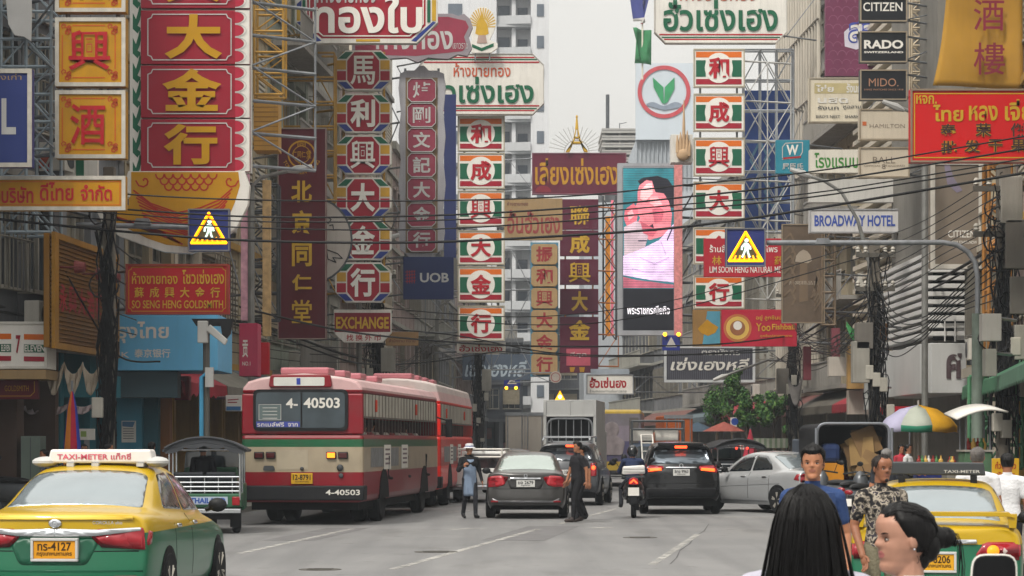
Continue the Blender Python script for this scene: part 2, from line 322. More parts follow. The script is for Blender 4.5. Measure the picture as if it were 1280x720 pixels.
# ================================================================== BUILDINGS
def xform(p, q): return math.atan2(q[1] - p[1], q[0] - p[0]), math.hypot(q[0] - p[0], q[1] - p[1])
NB = [0]
def shophouse(p, q, H, label, wall, trim, style='plain', bays=None, fh=3.3, h0=3.7, shop=None, awn=None, depth=9, winm=None, name='shophouse'):
    a, L = xform(p, q); e = empty(name, (p[0], p[1], .1), label, 'building', None, a)
    NB[0] += 1; rr = random.Random(NB[0] * 31)
    bays = bays or max(2, round(L / 2.3)); bw = L / bays; nf = int((H - h0) / fh)
    mb = MB(); mb.bx(0, L, .3, depth, h0, H)
    for i in range(bays + 1):
        x = i * bw; w = .16 if 0 < i < bays else .3; mb.bx(max(0, x - w), min(L, x + w), 0, .299, h0, H)
    for f in range(nf + 1):
        z = h0 + f * fh
        for i in range(bays):
            x0 = i * bw + (.3 if i == 0 else .16); x1 = (i + 1) * bw - (.3 if i == bays - 1 else .16)
            mb.bx(x0 + .001, x1 - .001, .02, .298, z, min(H, z + (.95 if f < nf else H - z)))
            if f < nf: mb.bx(x0 + .001, x1 - .001, .03, .297, z + fh - .5, z + fh - .001)
    mb.build('wall', wall, e)
    mb = MB()
    for f in range(1, nf + 1): mb.bx(-.02, L + .02, -.10, -.004, h0 + f * fh - .12, h0 + f * fh + .06)
    mb.bx(-.04, L + .04, -.18, -.004, H - .25, H + .1); mb.bx(-.03, L + .03, -.14, -.004, h0 - .25, h0 + .02)
    mb.build('cornice', trim, e)
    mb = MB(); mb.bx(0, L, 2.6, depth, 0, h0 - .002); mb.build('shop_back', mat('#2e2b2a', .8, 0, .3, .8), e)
    for i in range(bays + 1):
        if i in (0, bays) or bays < 4 or i == bays // 2: mb = MB(); mb.bx(max(0, i * bw - .18), min(L, i * bw + .18), .02, 2.6, 0, h0 - .003); mb.build('pier', shop or trim, e)
    # windows
    x0, x1 = .18, bw - .18; z0, z1 = .96, fh - .51
    fr = MB(); w = x1 - x0
    for k in range(4): x = x0 + w * k / 3; fr.bx(x - .03, x + .03, .16, .24, z0, z1)
    for z in (z0 + .03, z0 + (z1 - z0) * .68, z1 - .03): fr.bx(x0, x1, .17, .235, z - .03, z + .03)
    fr.bx(x0 - .05, x1 + .05, -.06, .15, z0 - .06, z0 - .002)
    fm = fr.mesh('window', winm or mat('#9a968c', .6, 0, .15, 2, streak=.3))
    pn = MB(); pn.bx(x0, x1, .25, .29, z0, z1); pmesh = [pn.mesh('pane', mm) for mm in (GLASSD, mat('#3a4248', .12, 0, .2, 1, coat=.5), mat('#6a6a62', .3, 0, .25, 1.2), mat('#8a8578', .7, 0, .2, 3))]
    cg = MB()
    for k in range(9): x = x0 + w * k / 8; cg.tube([(x, -.35, z0 - .1), (x, -.35, z1)], .016, 4, caps=False)
    for z in (z0 - .1, (z0 + z1) / 2, z1): cg.tube([(x0, 0, z), (x0, -.35, z), (x1, -.35, z), (x1, 0, z)], .02, 4)
    cgm = cg.mesh('cage', mat('#77736a', .6, .2, .2, 2))
    lv = MB()
    for k in range(12): lv.bx(x0, x1, .02, .14, z0 + (z1 - z0) * k / 12, z0 + (z1 - z0) * (k + .55) / 12)
    lvm = lv.mesh('louvre', mat('#b9b3a4', .6, 0, .1, 2, streak=.25))
    sh = MB(); sh.bx(x0, x1, .1, .14, z0 + .4, z1)
    shm = sh.mesh('blind', mat('#a59a84', .8, 0, .15, 3))
    for f in range(nf):
        for i in range(bays):
            o = bpy.data.objects.new('window', fm); COL.objects.link(o); o.parent = e; o.location = (i * bw, 0, h0 + f * fh)
            p_ = bpy.data.objects.new('pane', rr.choice(pmesh)); COL.objects.link(p_); p_.parent = o
            c = rr.random(); me = None
            if style == 'cage' and c < .6: me = cgm
            elif style == 'louvre' and c < .75: me = lvm
            elif c < .3: me = shm
            if me: p_ = bpy.data.objects.new(me.name.split('.')[0], me); COL.objects.link(p_); p_.parent = o
    if style == 'balcony':
        for f in range(nf):
            mb = MB(); z = h0 + f * fh; mb.bx(.1, L - .1, -1.0, -.12, z - .1, z + .05)
            for k in range(int(L / .16)): mb.bx(.15 + k * .16, .18 + k * .16, -.98, -.95, z + .05, z + .95)
            mb.bx(.1, L - .1, -1.0, -.93, z + .95, z + 1.02); mb.build('balcony', trim, e)
    if style == 'pipes':
        mb = MB()
        for k in range(int(L / .7)): mb.tube([(.35 + k * .7, -.25, h0), (.35 + k * .7, -.25, H + 2)], .09, 7); mb.tube([(.35 + k * .7, 0, h0 + 2), (.35 + k * .7, -.25, h0 + 2)], .05, 5)
        for z in range(int(h0) + 1, int(H), 3): mb.tube([(0, -.32, z), (L, -.32, z)], .05, 5)
        mb.build('pipe', mat('#b3aca0', .6, 0, .12, 1, streak=.3), e, smooth=True)
    if style == 'fins':
        mb = MB()
        for k in range(int((H - h0) / .42)): mb.bx(0, L, -.55, -.12, h0 + k * .42, h0 + k * .42 + .16)
        mb.build('fin', mat('#bdb5a6', .6, 0, .1, 1, streak=.3), e)
    mb = MB(); mb.bx(-.05, L + .05, .1, depth + .1, H + .002, H + .2); mb.bx(L * .3, L * .7, 2, 5, H + .2, H + 2.2); mb.bx(L * .72, L * .95, 1.4, 3.2, H + .2, H + 1.4); mb.build('roof', mat('#7d7a74', .8, 0, .2, 1, streak=.3), e)
    if awn:
        mb = MB(); nseg = int(L / .25); vs = []
        for i in range(nseg + 1):
            x = i * L / nseg; d = .02 * (i % 2); vs += [(x, 0, h0 - .1), (x, -1.3, h0 - .75 - d), (x, -1.32, h0 - 1.0 - .08 * (i % 2))]
        mb.add(vs, [(3 * i + j, 3 * i + 3 + j, 3 * i + 4 + j, 3 * i + 1 + j) for i in range(nseg) for j in (0, 1)])
        o = mb.build('awning', awn, e); o.modifiers.new('s', 'SOLIDIFY').thickness = .02
    # shop goods and shutters in the opening
    mb = MB()
    for i in range(int(L / .7)):
        x = .3 + i * .7 + rr.uniform(-.1, .1); hgt = rr.uniform(.5, 1.6); mb.bx(x, x + rr.uniform(.35, .6), rr.uniform(.9, 1.4), 2.2, .04, hgt, rr.randrange(4))
        if rr.random() < .6: mb.bx(x, x + .5, 2.3, 2.55, 1.9, 2.9, rr.randrange(4))
    mb.build('display', [mat('#6a5a48', .7, 0, .3, 2), mat('#8a8274', .6, 0, .2, 2), mat('#4a5a66', .6, 0, .2, 2), mat('#7a3a34', .6, 0, .3, 2)], e)
    return e
W1 = mat('#8e8b86', .8, 0, .12, .6, bump=.1, streak=.55); W2 = mat('#a89c84', .8, 0, .12, .6, bump=.1, streak=.5); W3 = mat('#b3ab9c', .8, 0, .1, .6, streak=.5)
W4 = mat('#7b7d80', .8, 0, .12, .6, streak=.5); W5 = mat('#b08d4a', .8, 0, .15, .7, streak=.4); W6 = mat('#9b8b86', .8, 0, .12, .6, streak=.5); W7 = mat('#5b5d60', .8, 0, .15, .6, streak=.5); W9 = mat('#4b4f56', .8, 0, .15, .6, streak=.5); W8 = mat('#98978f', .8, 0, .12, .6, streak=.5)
LFb = lambda y: (lerpX(LF, y), y); RFb = lambda y: (lerpX(RF, y), y)
TEAL = mat('#2f6f7c', .6, 0, .12, .8, streak=.25)
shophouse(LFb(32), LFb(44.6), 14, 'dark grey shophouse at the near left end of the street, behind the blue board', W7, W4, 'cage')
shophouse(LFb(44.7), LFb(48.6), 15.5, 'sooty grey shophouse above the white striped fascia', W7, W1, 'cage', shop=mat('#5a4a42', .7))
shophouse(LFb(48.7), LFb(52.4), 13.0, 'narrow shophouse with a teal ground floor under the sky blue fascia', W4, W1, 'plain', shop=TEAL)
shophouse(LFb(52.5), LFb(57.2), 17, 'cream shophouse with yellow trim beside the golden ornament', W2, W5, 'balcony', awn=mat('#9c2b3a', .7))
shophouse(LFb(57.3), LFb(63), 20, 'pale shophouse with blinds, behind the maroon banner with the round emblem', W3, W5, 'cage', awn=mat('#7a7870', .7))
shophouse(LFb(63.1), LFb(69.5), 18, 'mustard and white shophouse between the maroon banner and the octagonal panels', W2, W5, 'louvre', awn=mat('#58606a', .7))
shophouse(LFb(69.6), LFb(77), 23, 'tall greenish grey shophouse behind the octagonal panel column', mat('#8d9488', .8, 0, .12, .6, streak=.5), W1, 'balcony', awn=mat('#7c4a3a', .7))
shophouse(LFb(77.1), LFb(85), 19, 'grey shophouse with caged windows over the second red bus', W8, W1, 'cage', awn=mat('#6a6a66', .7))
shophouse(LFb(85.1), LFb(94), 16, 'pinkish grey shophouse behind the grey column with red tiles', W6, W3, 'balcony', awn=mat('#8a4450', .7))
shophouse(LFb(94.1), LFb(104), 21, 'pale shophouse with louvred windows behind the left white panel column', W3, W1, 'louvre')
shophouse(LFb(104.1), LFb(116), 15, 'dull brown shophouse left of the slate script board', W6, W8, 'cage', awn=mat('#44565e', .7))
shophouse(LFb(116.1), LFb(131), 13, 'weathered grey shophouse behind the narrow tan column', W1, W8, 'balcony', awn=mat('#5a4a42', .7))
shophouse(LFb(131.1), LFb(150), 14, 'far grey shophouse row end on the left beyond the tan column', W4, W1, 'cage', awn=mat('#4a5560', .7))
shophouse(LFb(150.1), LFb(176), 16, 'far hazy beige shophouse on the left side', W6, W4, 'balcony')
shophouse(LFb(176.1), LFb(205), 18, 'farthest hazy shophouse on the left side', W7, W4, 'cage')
# right side (far -> near so that the front looks onto the street)
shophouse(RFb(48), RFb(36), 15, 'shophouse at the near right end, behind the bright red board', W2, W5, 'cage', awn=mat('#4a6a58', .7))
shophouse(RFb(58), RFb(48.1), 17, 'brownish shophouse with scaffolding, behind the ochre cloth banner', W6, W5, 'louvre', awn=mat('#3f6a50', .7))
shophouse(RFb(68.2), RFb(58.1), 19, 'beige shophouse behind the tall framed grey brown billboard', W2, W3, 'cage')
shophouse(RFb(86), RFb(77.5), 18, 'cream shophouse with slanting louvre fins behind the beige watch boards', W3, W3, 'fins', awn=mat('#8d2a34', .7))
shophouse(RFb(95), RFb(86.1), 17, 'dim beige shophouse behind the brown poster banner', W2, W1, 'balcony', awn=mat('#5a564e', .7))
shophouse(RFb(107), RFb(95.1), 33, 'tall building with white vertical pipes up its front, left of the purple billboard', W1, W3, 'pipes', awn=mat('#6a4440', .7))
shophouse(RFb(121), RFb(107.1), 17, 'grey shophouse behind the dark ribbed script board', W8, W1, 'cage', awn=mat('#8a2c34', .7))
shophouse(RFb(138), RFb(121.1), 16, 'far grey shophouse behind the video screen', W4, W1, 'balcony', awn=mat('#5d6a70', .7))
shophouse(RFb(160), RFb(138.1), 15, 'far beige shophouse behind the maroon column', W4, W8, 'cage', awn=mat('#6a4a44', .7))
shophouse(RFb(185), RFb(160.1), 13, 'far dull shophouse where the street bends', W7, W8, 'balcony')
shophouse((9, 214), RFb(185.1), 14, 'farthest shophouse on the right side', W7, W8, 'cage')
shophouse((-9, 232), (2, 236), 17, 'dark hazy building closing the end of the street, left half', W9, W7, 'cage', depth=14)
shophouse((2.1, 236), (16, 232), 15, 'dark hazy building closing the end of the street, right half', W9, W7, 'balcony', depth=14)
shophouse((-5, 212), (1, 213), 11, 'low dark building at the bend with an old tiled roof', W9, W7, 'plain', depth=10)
# white louvre building with the silver shop name
e = empty('louvre_building', (12.25, 68.5, .1), 'white building with stacked horizontal louvres over a pale fascia with two dark Thai letters', 'building')
LW = mat('#c9c8c6', .55, 0, .08, .7, streak=.2)
mb = MB(); mb.bx(.4, 8, .4, 8.8, 3.1, 24); mb.bx(1.4, 8, 2.2, 8.7, 0, 3.1); mb.build('wall', mat('#77746e', .8, 0, .15, .7, streak=.4), e)
mb = MB()
for k in range(11): z = 4.72 + k * .235; mb.prism([(0, .5), (0.05, .0), (1.75, 0), (1.75, .5), (1.75, 8.6), (.0, 8.6)], z, z + .13, 0, 'xy')
mb.build('louvre', LW, e, bevel=.01)
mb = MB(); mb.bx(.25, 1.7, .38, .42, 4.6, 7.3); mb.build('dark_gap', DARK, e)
mb = MB(); mb.prism([(-.1, .6), (.12, -.05), (1.9, -.05), (1.9, 8.6), (-.1, 8.6)], 3.02, 4.5, 0, 'xy'); f = mb.build('fascia', mat('#b9bab9', .5, 0, .06, .7, streak=.12), e, bevel=.02)
mb = MB(); mb.bx(.13, 1.9, -.06, -.052, 3.05, 4.48); mb.bx(.9, .915, -.07, -.062, 3.05, 4.48)
mb2 = MB(); put_text(mb2, 'ศ', .56, 3.45, 1.02, 4.2, -.08, .04); put_text(mb2, 'ว', 1.14, 3.45, 1.5, 4.02, -.08, .04); mb2.build('lettering', mat('#5b4c50', .4, .3, .15, 3), f)
mb = MB(); mb.bx(.9, 1.7, .1, .16, 4.6, 5.1); [mb.bx(.5 + .3 * k, .53 + .3 * k, -.1, -.05, 4.55, 5.2) for k in range(3)]; mb.bx(.4, 1.3, -.1, -.05, 5.15, 5.2); mb.build('railing', LW, e)
# tower block far behind
T = empty('tower_block', P(545, 553, 230) - Vector((0, 0, CH)), 'pale grey high-rise block with stacked balconies rising behind the left signs', 'building')
TW = mat('#c3c4c6', .7, 0, .05, .2, streak=.25); TB = mat('#a9abad', .7, 0, .06, .3, streak=.2)
mb = MB(); mb.bx(-4, 6.0, 0, 18, 0, 66); mb.bx(6.0, 9.4, 2.2, 18, 0, 66); mb.bx(9.4, 11.2, .2, 18, 0, 66); mb.bx(7.5, 7.9, .9, 2.2, 0, 66); mb.build('wall', TW, T)
bm_, wm_ = MB(), MB()
bm_.bx(6.02, 9.38, .35, 2.19, 0, .25); bm_.prism([(6.02, .5), (9.38, -.1), (9.38, .12), (6.02, .62)], .25, 1.1, 0, 'xy')
wm_.bx(6.15, 7.3, 2.12, 2.19, .3, 2.4); wm_.bx(8.1, 9.1, 2.12, 2.19, .9, 2.2)
sm_ = MB(); sm_.bx(10.0, 10.7, .12, .19, 1, 2.2); sm_.bx(1.2, 2.6, -.07, -.01, .9, 2.2)
bme, wme, sme = bm_.mesh('balcony', TB), wm_.mesh('window', mat('#4d5560', .3, 0, .2, .5)), sm_.mesh('window', mat('#59616b', .3, 0, .2, .5))
for f in range(20):
    for nm, me in (('balcony', bme), ('window', wme), ('window', sme)):
        o = bpy.data.objects.new(nm, me); COL.objects.link(o); o.parent = T; o.location = (0, 0, 2 + f * 3.15)
# bank roof panel building
K = empty('bank_building', P(795, 553, 180) - Vector((0, 0, CH)), 'pale block topped by a panel with a red ring around a green leaf', 'building')
q = S(180); kw = 72 / q; zt = CH + (HZ - 79) / q; zb = CH + (HZ - 170) / q
mb = MB(); mb.bx(0, kw, .6, 12, 0, zb - .3); mb.bx(-4, kw + 6, 1.5, 14, 0, zb - 5); mb.build('wall', mat('#a7adb3', .7, 0, .08, .3, streak=.25), K)
mb = MB(); mb.bx(0, kw, 0, .8, zb - .28, zt); pn = mb.build('panel', mat('#b9c2ca', .6, 0, .05, .4, streak=.1), K)
cx, cz = (830 - 795) / q, CH + (HZ - 115) / q; mb = MB(); ringpts(mb, cx, cz, 28 / q, 33 / q, -.08, -.02, 48); mb.build('ring', mat('#b0454c', .6), pn)
mb = MB(); mb.prism([(cx - 14 / q, cz + 18 / q), (cx - 1 / q, cz + 6 / q), (cx - .2 / q, cz - 15 / q), (cx - 3 / q, cz - 13 / q), (cx - 13 / q, cz + 6 / q)], -.08, -.02); mb.prism([(cx + 13 / q, cz + 18 / q), (cx + 1 / q, cz + 6 / q), (cx + .2 / q, cz - 15 / q), (cx + 4 / q, cz - 13 / q), (cx + 13 / q, cz + 4 / q)], -.08, -.02); mb.build('leaf', mat('#2f8a58', .6), pn)
mb = MB(); mb.prism([(cx - 22 / q, cz - 17 / q)] + [(cx + (-22 + 4.4 * k) / q, cz + (-15 + 2.5 * math.sin(k * .95)) / q) for k in range(11)] + [(cx + 22 / q, cz - 19 / q), (cx, cz - 23 / q)], -.08, -.02); mb.build('water_mark', mat('#7c8694', .6), pn)
mb = MB()
for k in range(14): mb.bx(.05 + k * kw / 14, .05 + k * kw / 14 + .06, .4, .55, zb - 4, zb - .4)
mb.build('slats', mat('#9aa0a6', .7), K)
# parking deck frame and mast beyond
D = empty('parking_deck', P(752, 553, 200) - Vector((0, 0, CH)), 'open concrete parking deck with a tall thin mast left of the round bank emblem', 'building'); q = S(200)
mb = MB()
for k in range(6): z = CH + (HZ - 166 - 9 * k) / q; mb.bx(0, 46 / q, 0, 8, z, z + .25); mb.bx(0, 46 / q, -.05, .02, z + .25, z + .38)
for x in (0.1, 1.5, 3.0): mb.bx(x, x + .18, .3, .6, 0, CH + (HZ - 166) / q)
mb.build('deck', mat('#a09e9a', .8, 0, .1, .4, streak=.3), D); mb = MB(); mb.bx(0, 4, 1, 8, 0, CH + (HZ - 212) / q); mb.build('wall', W7, D)
mb = MB(); mb.tube([(.6, 2, 20), (.6, 2, CH + (HZ - 114) / q)], .16, 8); mb.tube([(1.6, 1, 27), (1.6, 1, CH + (HZ - 152) / q)], .04, 5); mb.tube([(1.6, 1, CH + (HZ - 153) / q), (2.2, 1, CH + (HZ - 151) / q)], .03, 5); mb.build('mast', STEELD, D)
# air conditioners
ac = None
def aircon(pos, rz, label):
    global ac
    if ac is None:
        e = empty('air_conditioner', pos, label, 'air conditioner', 'air conditioner units on the shop fronts', rz)
        mb = MB(); mb.bx(-.42, .42, -.18, .14, 0, .58); mb.build('casing', mat('#b9b6ae', .6, 0, .1, 2, streak=.3), e, bevel=.02)
        mb = MB(); ringpts(mb, -.1, .29, .05, .22, -.195, -.183, 20); mb.build('fan_grille', mat('#4a4c4e', .6), e); mb = MB(); mb.bx(-.4, -.36, -.15, .4, -.12, -.002); mb.bx(.36, .4, -.15, .4, -.12, -.002); mb.build('bracket', STEELD, e); ac = e
    else: dup(ac, pos, rz, label)
fl_n = ('second', 'third', 'fourth', 'fifth')
for (yy, fi, side, d) in ((46.3, 0, 0, 'left front above the white striped fascia'), (47.6, 1, 0, 'left front above the slatted sign'), (59, 0, 0, 'left front behind the maroon banner'), (61, 1, 0, 'left front behind the maroon banner'), (71.5, 0, 0, 'left front behind the octagonal panels'), (74, 1, 0, 'left front behind the octagonal panels'), (79, 0, 0, 'left front above the second bus'), (82, 1, 0, 'left front above the second bus'), (88, 0, 0, 'left front by the grey tile column'), (97, 1, 0, 'left front by the white panel column'), (82, 0, 1, 'right front below the blank pale board'), (84.5, 1, 1, 'right front behind the beige boards'), (90, 0, 1, 'right front behind the brown poster'), (93, 1, 1, 'right front behind the brown poster'), (99, 0, 1, 'right front with the white pipes'), (102, 1, 1, 'right front with the white pipes'), (63, 0, 1, 'right front under the tall framed billboard'), (112, 0, 1, 'right front behind the ribbed board')):
    pl = RF if side else LF; x = lerpX(pl, yy); x2 = lerpX(pl, yy + .5); an = math.atan2(.5, x2 - x); z = 3.9 + fi * 3.3
    off = .5; aircon((x + (off if not side else -off), yy, z), an if not side else an + math.pi, 'air conditioner unit on the %s storey of the %s' % (fl_n[fi], d))
# ================================================================== SIGNS
class Sign:
    def __init__(s, name, box, Y, label=None, m=None, cat='sign', depth=.22, frame=None, fw=.05, group=None, parent=None, shape=None, cut=0, bevel=.008, side=None):
        x0, y0, x1, y1 = box
        s.s = S(Y); s.cx, s.cy = (x0 + x1) / 2, (y0 + y1) / 2; s.w, s.h = (x1 - x0) / s.s, (y1 - y0) / s.s
        s.box = box; s.Y = Y; s.depth = depth; s.lay = 0
        loc = P(s.cx, s.cy, Y)
        mb = MB(); a, b = s.w / 2, s.h / 2
        if shape: pts = [s.p(*q) for q in shape]
        elif cut: c = cut / s.s; pts = [(-a + c, -b), (a - c, -b), (a, -b + c), (a, b - c), (a - c, b), (-a + c, b), (-a, b - c), (-a, -b + c)]
        else: pts = [(-a, -b), (a, -b), (a, b), (-a, b)]
        s.pts = pts
        mb.prism(pts, 0, depth)
        if parent: loc = loc - Vector(parent.location)
        s.o = mb.build(name, m, parent, loc, bevel=bevel)
        tag(s.o, label, cat if not parent else None, group)
        if frame: s.frame(frame, fw)
    def p(s, x, y): return ((x - s.cx) / s.s, (s.cy - y) / s.s)
    def frame(s, m, fw=.05, name='frame', proud=.03):
        mb = MB(); n = len(s.pts)
        c = Vector((0, 0)); 
        ins = []
        for i in range(n):
            p0, p1, p2 = (Vector(s.pts[i - 1]), Vector(s.pts[i]), Vector(s.pts[(i + 1) % n]))
            n1 = Vector((-(p1 - p0).y, (p1 - p0).x)).normalized(); n2 = Vector((-(p2 - p1).y, (p2 - p1).x)).normalized()
            nn = (n1 + n2); nn = nn / max(.3, nn.dot(n1)); ins.append(tuple(p1 + nn * fw))
        for i in range(n):
            j = (i + 1) % n
            mb.prism([s.pts[i], s.pts[j], ins[j], ins[i]], -proud, -.001)
        return mb.build(name, m, s.o)
    def nxt(s): s.lay += .005; return -s.lay
    def poly(s, name, pts, m, th=.004):
        y = s.nxt(); mb = MB(); mb.prism([s.p(*q) for q in pts], y, y + th); return mb.build(name, m, s.o)
    def rect(s, name, b, m): return s.poly(name, [(b[0], b[1]), (b[2], b[1]), (b[2], b[3]), (b[0], b[3])], m)
    def polys(s, name, lst, m):
        y = s.nxt(); o = None
        for pts in lst: mb = MB(); mb.prism([s.p(*q) for q in pts], y, y + .004); o = mb.build(name, m, s.o)
        return o
    def strips(s, name, lst, w, m):
        """thin painted lines: list of px polylines"""
        y = s.nxt(); mb = MB()
        for ln in lst:
            for i in range(len(ln) - 1):
                a, b = Vector(s.p(*ln[i])), Vector(s.p(*ln[i + 1])); d = b - a
                if d.length < 1e-6: continue
                q = Vector((-d.y, d.x)).normalized() * (w / 2 / s.s); e = d.normalized() * (w / 4 / s.s)
                mb.prism([tuple(a + q - e), tuple(a - q - e), tuple(b - q + e), tuple(b + q + e)], y - .0004 * (i % 2), y + .003)
        return mb.build(name, m, s.o)
    def ring(s, name, cx, cy, r0, r1, m):
        y = s.nxt(); mb = MB(); c = s.p(cx, cy); ringpts(mb, c[0], c[1], r0 / s.s, r1 / s.s, y, y + .004); return mb.build(name, m, s.o)
    def text(s, items, m, bold=.02, shear=0., name='lettering', up=.004):
        y = s.nxt() - up; mb = MB()
        for t, (x0, y0, x1, y1) in items:
            a, b = s.p(x0, y1), s.p(x1, y0); put_text(mb, t, a[0], a[1], b[0], b[1], y, bold, 0, shear)
        return mb.build(name, m, s.o)
    def outline(s, name, b, m, w=1.2, notch=0):
        x0, y0, x1, y1 = b; k = notch
        if k:
            ln = [(x0 + k, y0), (x1 - k, y0)] + [(x1 - k * math.cos(R(a)), y0 + k * math.sin(R(a))) for a in (0, 30, 60, 90)][::1]
            ln = [(x0 + k, y0), (x1 - k, y0), (x1 - k * .7, y0 + k * .7), (x1, y0 + k), (x1, y1 - k), (x1 - k * .7, y1 - k * .7), (x1 - k, y1), (x0 + k, y1), (x0 + k * .7, y1 - k * .7), (x0, y1 - k), (x0, y0 + k), (x0 + k * .7, y0 + k * .7), (x0 + k, y0)]
        else: ln = [(x0, y0), (x1, y0), (x1, y1), (x0, y1), (x0, y0)]
        return s.strips(name, [ln], w, m)
    def bracket(s, side, L, n=2, m=None, back=1.2, r=.035):
        mb = MB(); d = -1 if side == 'l' else 1; x = d * s.w / 2; yb = s.depth * .6
        zs = [s.h * (.38 - .76 * i / max(1, n - 1)) for i in range(n)]
        for z in zs:
            mb.tube([(x - d * .1, yb, z), (x + d * L, yb + back, z)], r)
            mb.tube([(x - d * .1, yb, z), (x - d * .1 + d * .05, yb + .3, z)], r)
        for i in range(n - 1):
            st = max(1, int(L / .9))
            for k in range(st):
                f0, f1 = k / st, (k + 1) / st; z0, z1 = (zs[i], zs[i + 1]) if k % 2 else (zs[i + 1], zs[i])
                mb.tube([(x + d * L * f0, yb + back * f0, z0), (x + d * L * f1, yb + back * f1, z1)], r * .6, 5)
        return mb.build('bracket', m or STEEL, s.o, smooth=True)
def column(name, Y, label, m_mast, boxes, group=None):
    """hanging column of panels: an Empty at its centre, a mast of two steel posts behind, panels added by the caller"""
    x0 = min(b[0] for b in boxes); x1 = max(b[2] for b in boxes); y0 = min(b[1] for b in boxes); y1 = max(b[3] for b in boxes)
    c = P((x0 + x1) / 2, (y0 + y1) / 2, Y); e = empty(name, c, label, 'sign', group)
    s = S(Y); w, h = (x1 - x0) / s, (y1 - y0) / s
    mb = MB()
    for k in (-.36, .36): mb.tube([(w * k, .3, -h / 2), (w * k, .3, h / 2)], .045)
    mb.build('mast', m_mast, e, smooth=True)
    return e, w, h, s
def col_bracket(e, w, h, side, L, n=4, back=1.5, m=None, r=.04, diag=True):
    mb = MB(); d = -1 if side == 'l' else 1
    zs = [h * (.46 - .92 * i / (n - 1)) for i in range(n)]
    for z in zs: mb.tube([(d * w * .3, .32, z), (d * (w / 2 + L), .32 + back, z)], r)
    if diag:
        st = max(1, round(L / 1.1))
        for i in range(n - 1):
            for k in range(st):
                f0, f1 = k / st, (k + 1) / st; z0, z1 = (zs[i], zs[i + 1]) if (k + i) % 2 else (zs[i + 1], zs[i])
                mb.tube([(d * (w / 2 + L * f0), .32 + back * f0, z0), (d * (w / 2 + L * f1), .32 + back * f1, z1)], r * .6, 5)
        for k in range(1, st + 1): mb.tube([(d * (w / 2 + L * k / st), .32 + back * k / st, zs[0]), (d * (w / 2 + L * k / st), .32 + back * k / st, zs[-1])], r * .7, 5)
    mb.build('bracket', m or STEEL, e, smooth=True)
RED = mat('#981a2e', .55, 0, .1, .8, streak=.22); REDB = mat('#a81722', .5, 0, .08, .9, streak=.15); REDD = mat('#7c1826', .5, 0, .12, 1.2, streak=.25)
MAROON = mat('#5c1c30', .55, 0, .12, 1, streak=.2); CREAM = mat('#d9d3c4', .6, 0, .08, 1, streak=.3); OFFW = mat('#d2cfc8', .6, 0, .07, 1.2, streak=.28)
YEL = mat('#cf8f10', .5, 0, .1, 1.2, streak=.18); ORA = mat('#d2691c', .55, 0, .1, 1.2, streak=.15); GRN = mat('#175c42', .55, 0, .1, 1.2, streak=.15)
BLU = mat('#27387e', .55, 0, .1, 1.2, streak=.1); NAVY = mat('#1d2a55', .5, 0, .1, 1, streak=.15); TAN = mat('#957c58', .65, 0, .12, 1.3, streak=.3)
GLD = mat('#b0821c', .45, .1, .12, 3); GLDL = mat('#bd972c', .45, .1, .1, 3); WHT = mat('#dedbd4', .55, 0, .05, 2, streak=.08)
TRED = mat('#a3141f', .5, 0, .1, 3); TGRN = mat('#12583c', .5, 0, .1, 3); LGREY = mat('#b4b4b2', .6, 0, .1, 1, streak=.35)

# --- blue board at the left edge
s = Sign('shop_sign', (-60, 86, 40, 209), 42, 'blue board with a big white L in a silver frame above the yellow strip sign', mat('#28366f', .5, 0, .08, 1, streak=.1), frame=ALU, fw=.08)
s.text([('L', (2, 123, 20, 168))], LGREY, .03); s.text([('ขายทองเก่า', (-40, 92, 27, 100))], TAN, .0); s.bracket('l', 1.5)
# --- yellow panel column, left
boxes = [(69, -72, 157, 15), (69, 22, 157, 108), (69, 113, 157, 198)]
e, w, h, sc_ = column('panel_sign', 44.5, 'column of square golden yellow panels with one red character each and dark corner scrolls', STEEL, boxes)
for (b, ch, cb) in zip(boxes, '德興酒', [(92, -52, 136, -2), (86, 38, 138, 88), (88, 130, 132, 181)]):
    s = Sign('panel', b, 44.5, m=mat('#ad7d10', .5, 0, .18, 1.5, streak=.2), depth=.3, frame=ALU, fw=.075, parent=e)
    x0, y0, x1, y1 = b
    s.strips('border', [[(x0 + 9, y0 + 22), (x0 + 9, y1 - 22)], [(x1 - 13, y0 + 22), (x1 - 13, y1 - 22)], [(x0 + 22, y0 + 10), (x1 - 26, y0 + 10)], [(x0 + 22, y1 - 11), (x1 - 26, y1 - 11)]], 1.6, mat('#b0541a', .5, 0, .1, 3))
    sp = []
    for cx, cy in ((x0 + 13, y0 + 14), (x1 - 17, y0 + 14), (x0 + 13, y1 - 15), (x1 - 17, y1 - 15)):
        for a in range(5): sp.append([(cx + (2 + 4 * math.sin(a * 2.3)) + r * math.cos(t + a), cy + 4 * math.cos(a * 1.9) + r * math.sin(t + a)) for t, r in ((0, 3.4), (1.2, 3.2), (2.4, 3), (3.6, 2.6), (4.8, 2), (6, 1.3))])
    s.strips('scroll', sp, 1.3, mat('#a8431a', .5, 0, .1, 3))
    s.text([(ch, cb)], mat('#a01620', .45, 0, .15, 3), .028, up=.02)
col_bracket(e, w, h, 'l', .9, 6, 1.0)
# --- yellow strip sign
s = Sign('strip_sign', (-8, 220, 157, 263), 43, 'long yellow strip sign with red Thai lettering, below the golden panel column', mat('#ad7b0e', .5, 0, .12, 1.5, streak=.15), frame=ALU, fw=.07)
s.outline('border', (-4, 227, 150, 256), mat('#b4601a', .5), 1.3); s.text([('บริษัท', (2, 233, 42, 254)), ('ดีไทย', (50, 228, 92, 251)), ('จำกัด', (101, 231, 140, 251))], TRED, .02)
s.bracket('l', 2.0, 2)
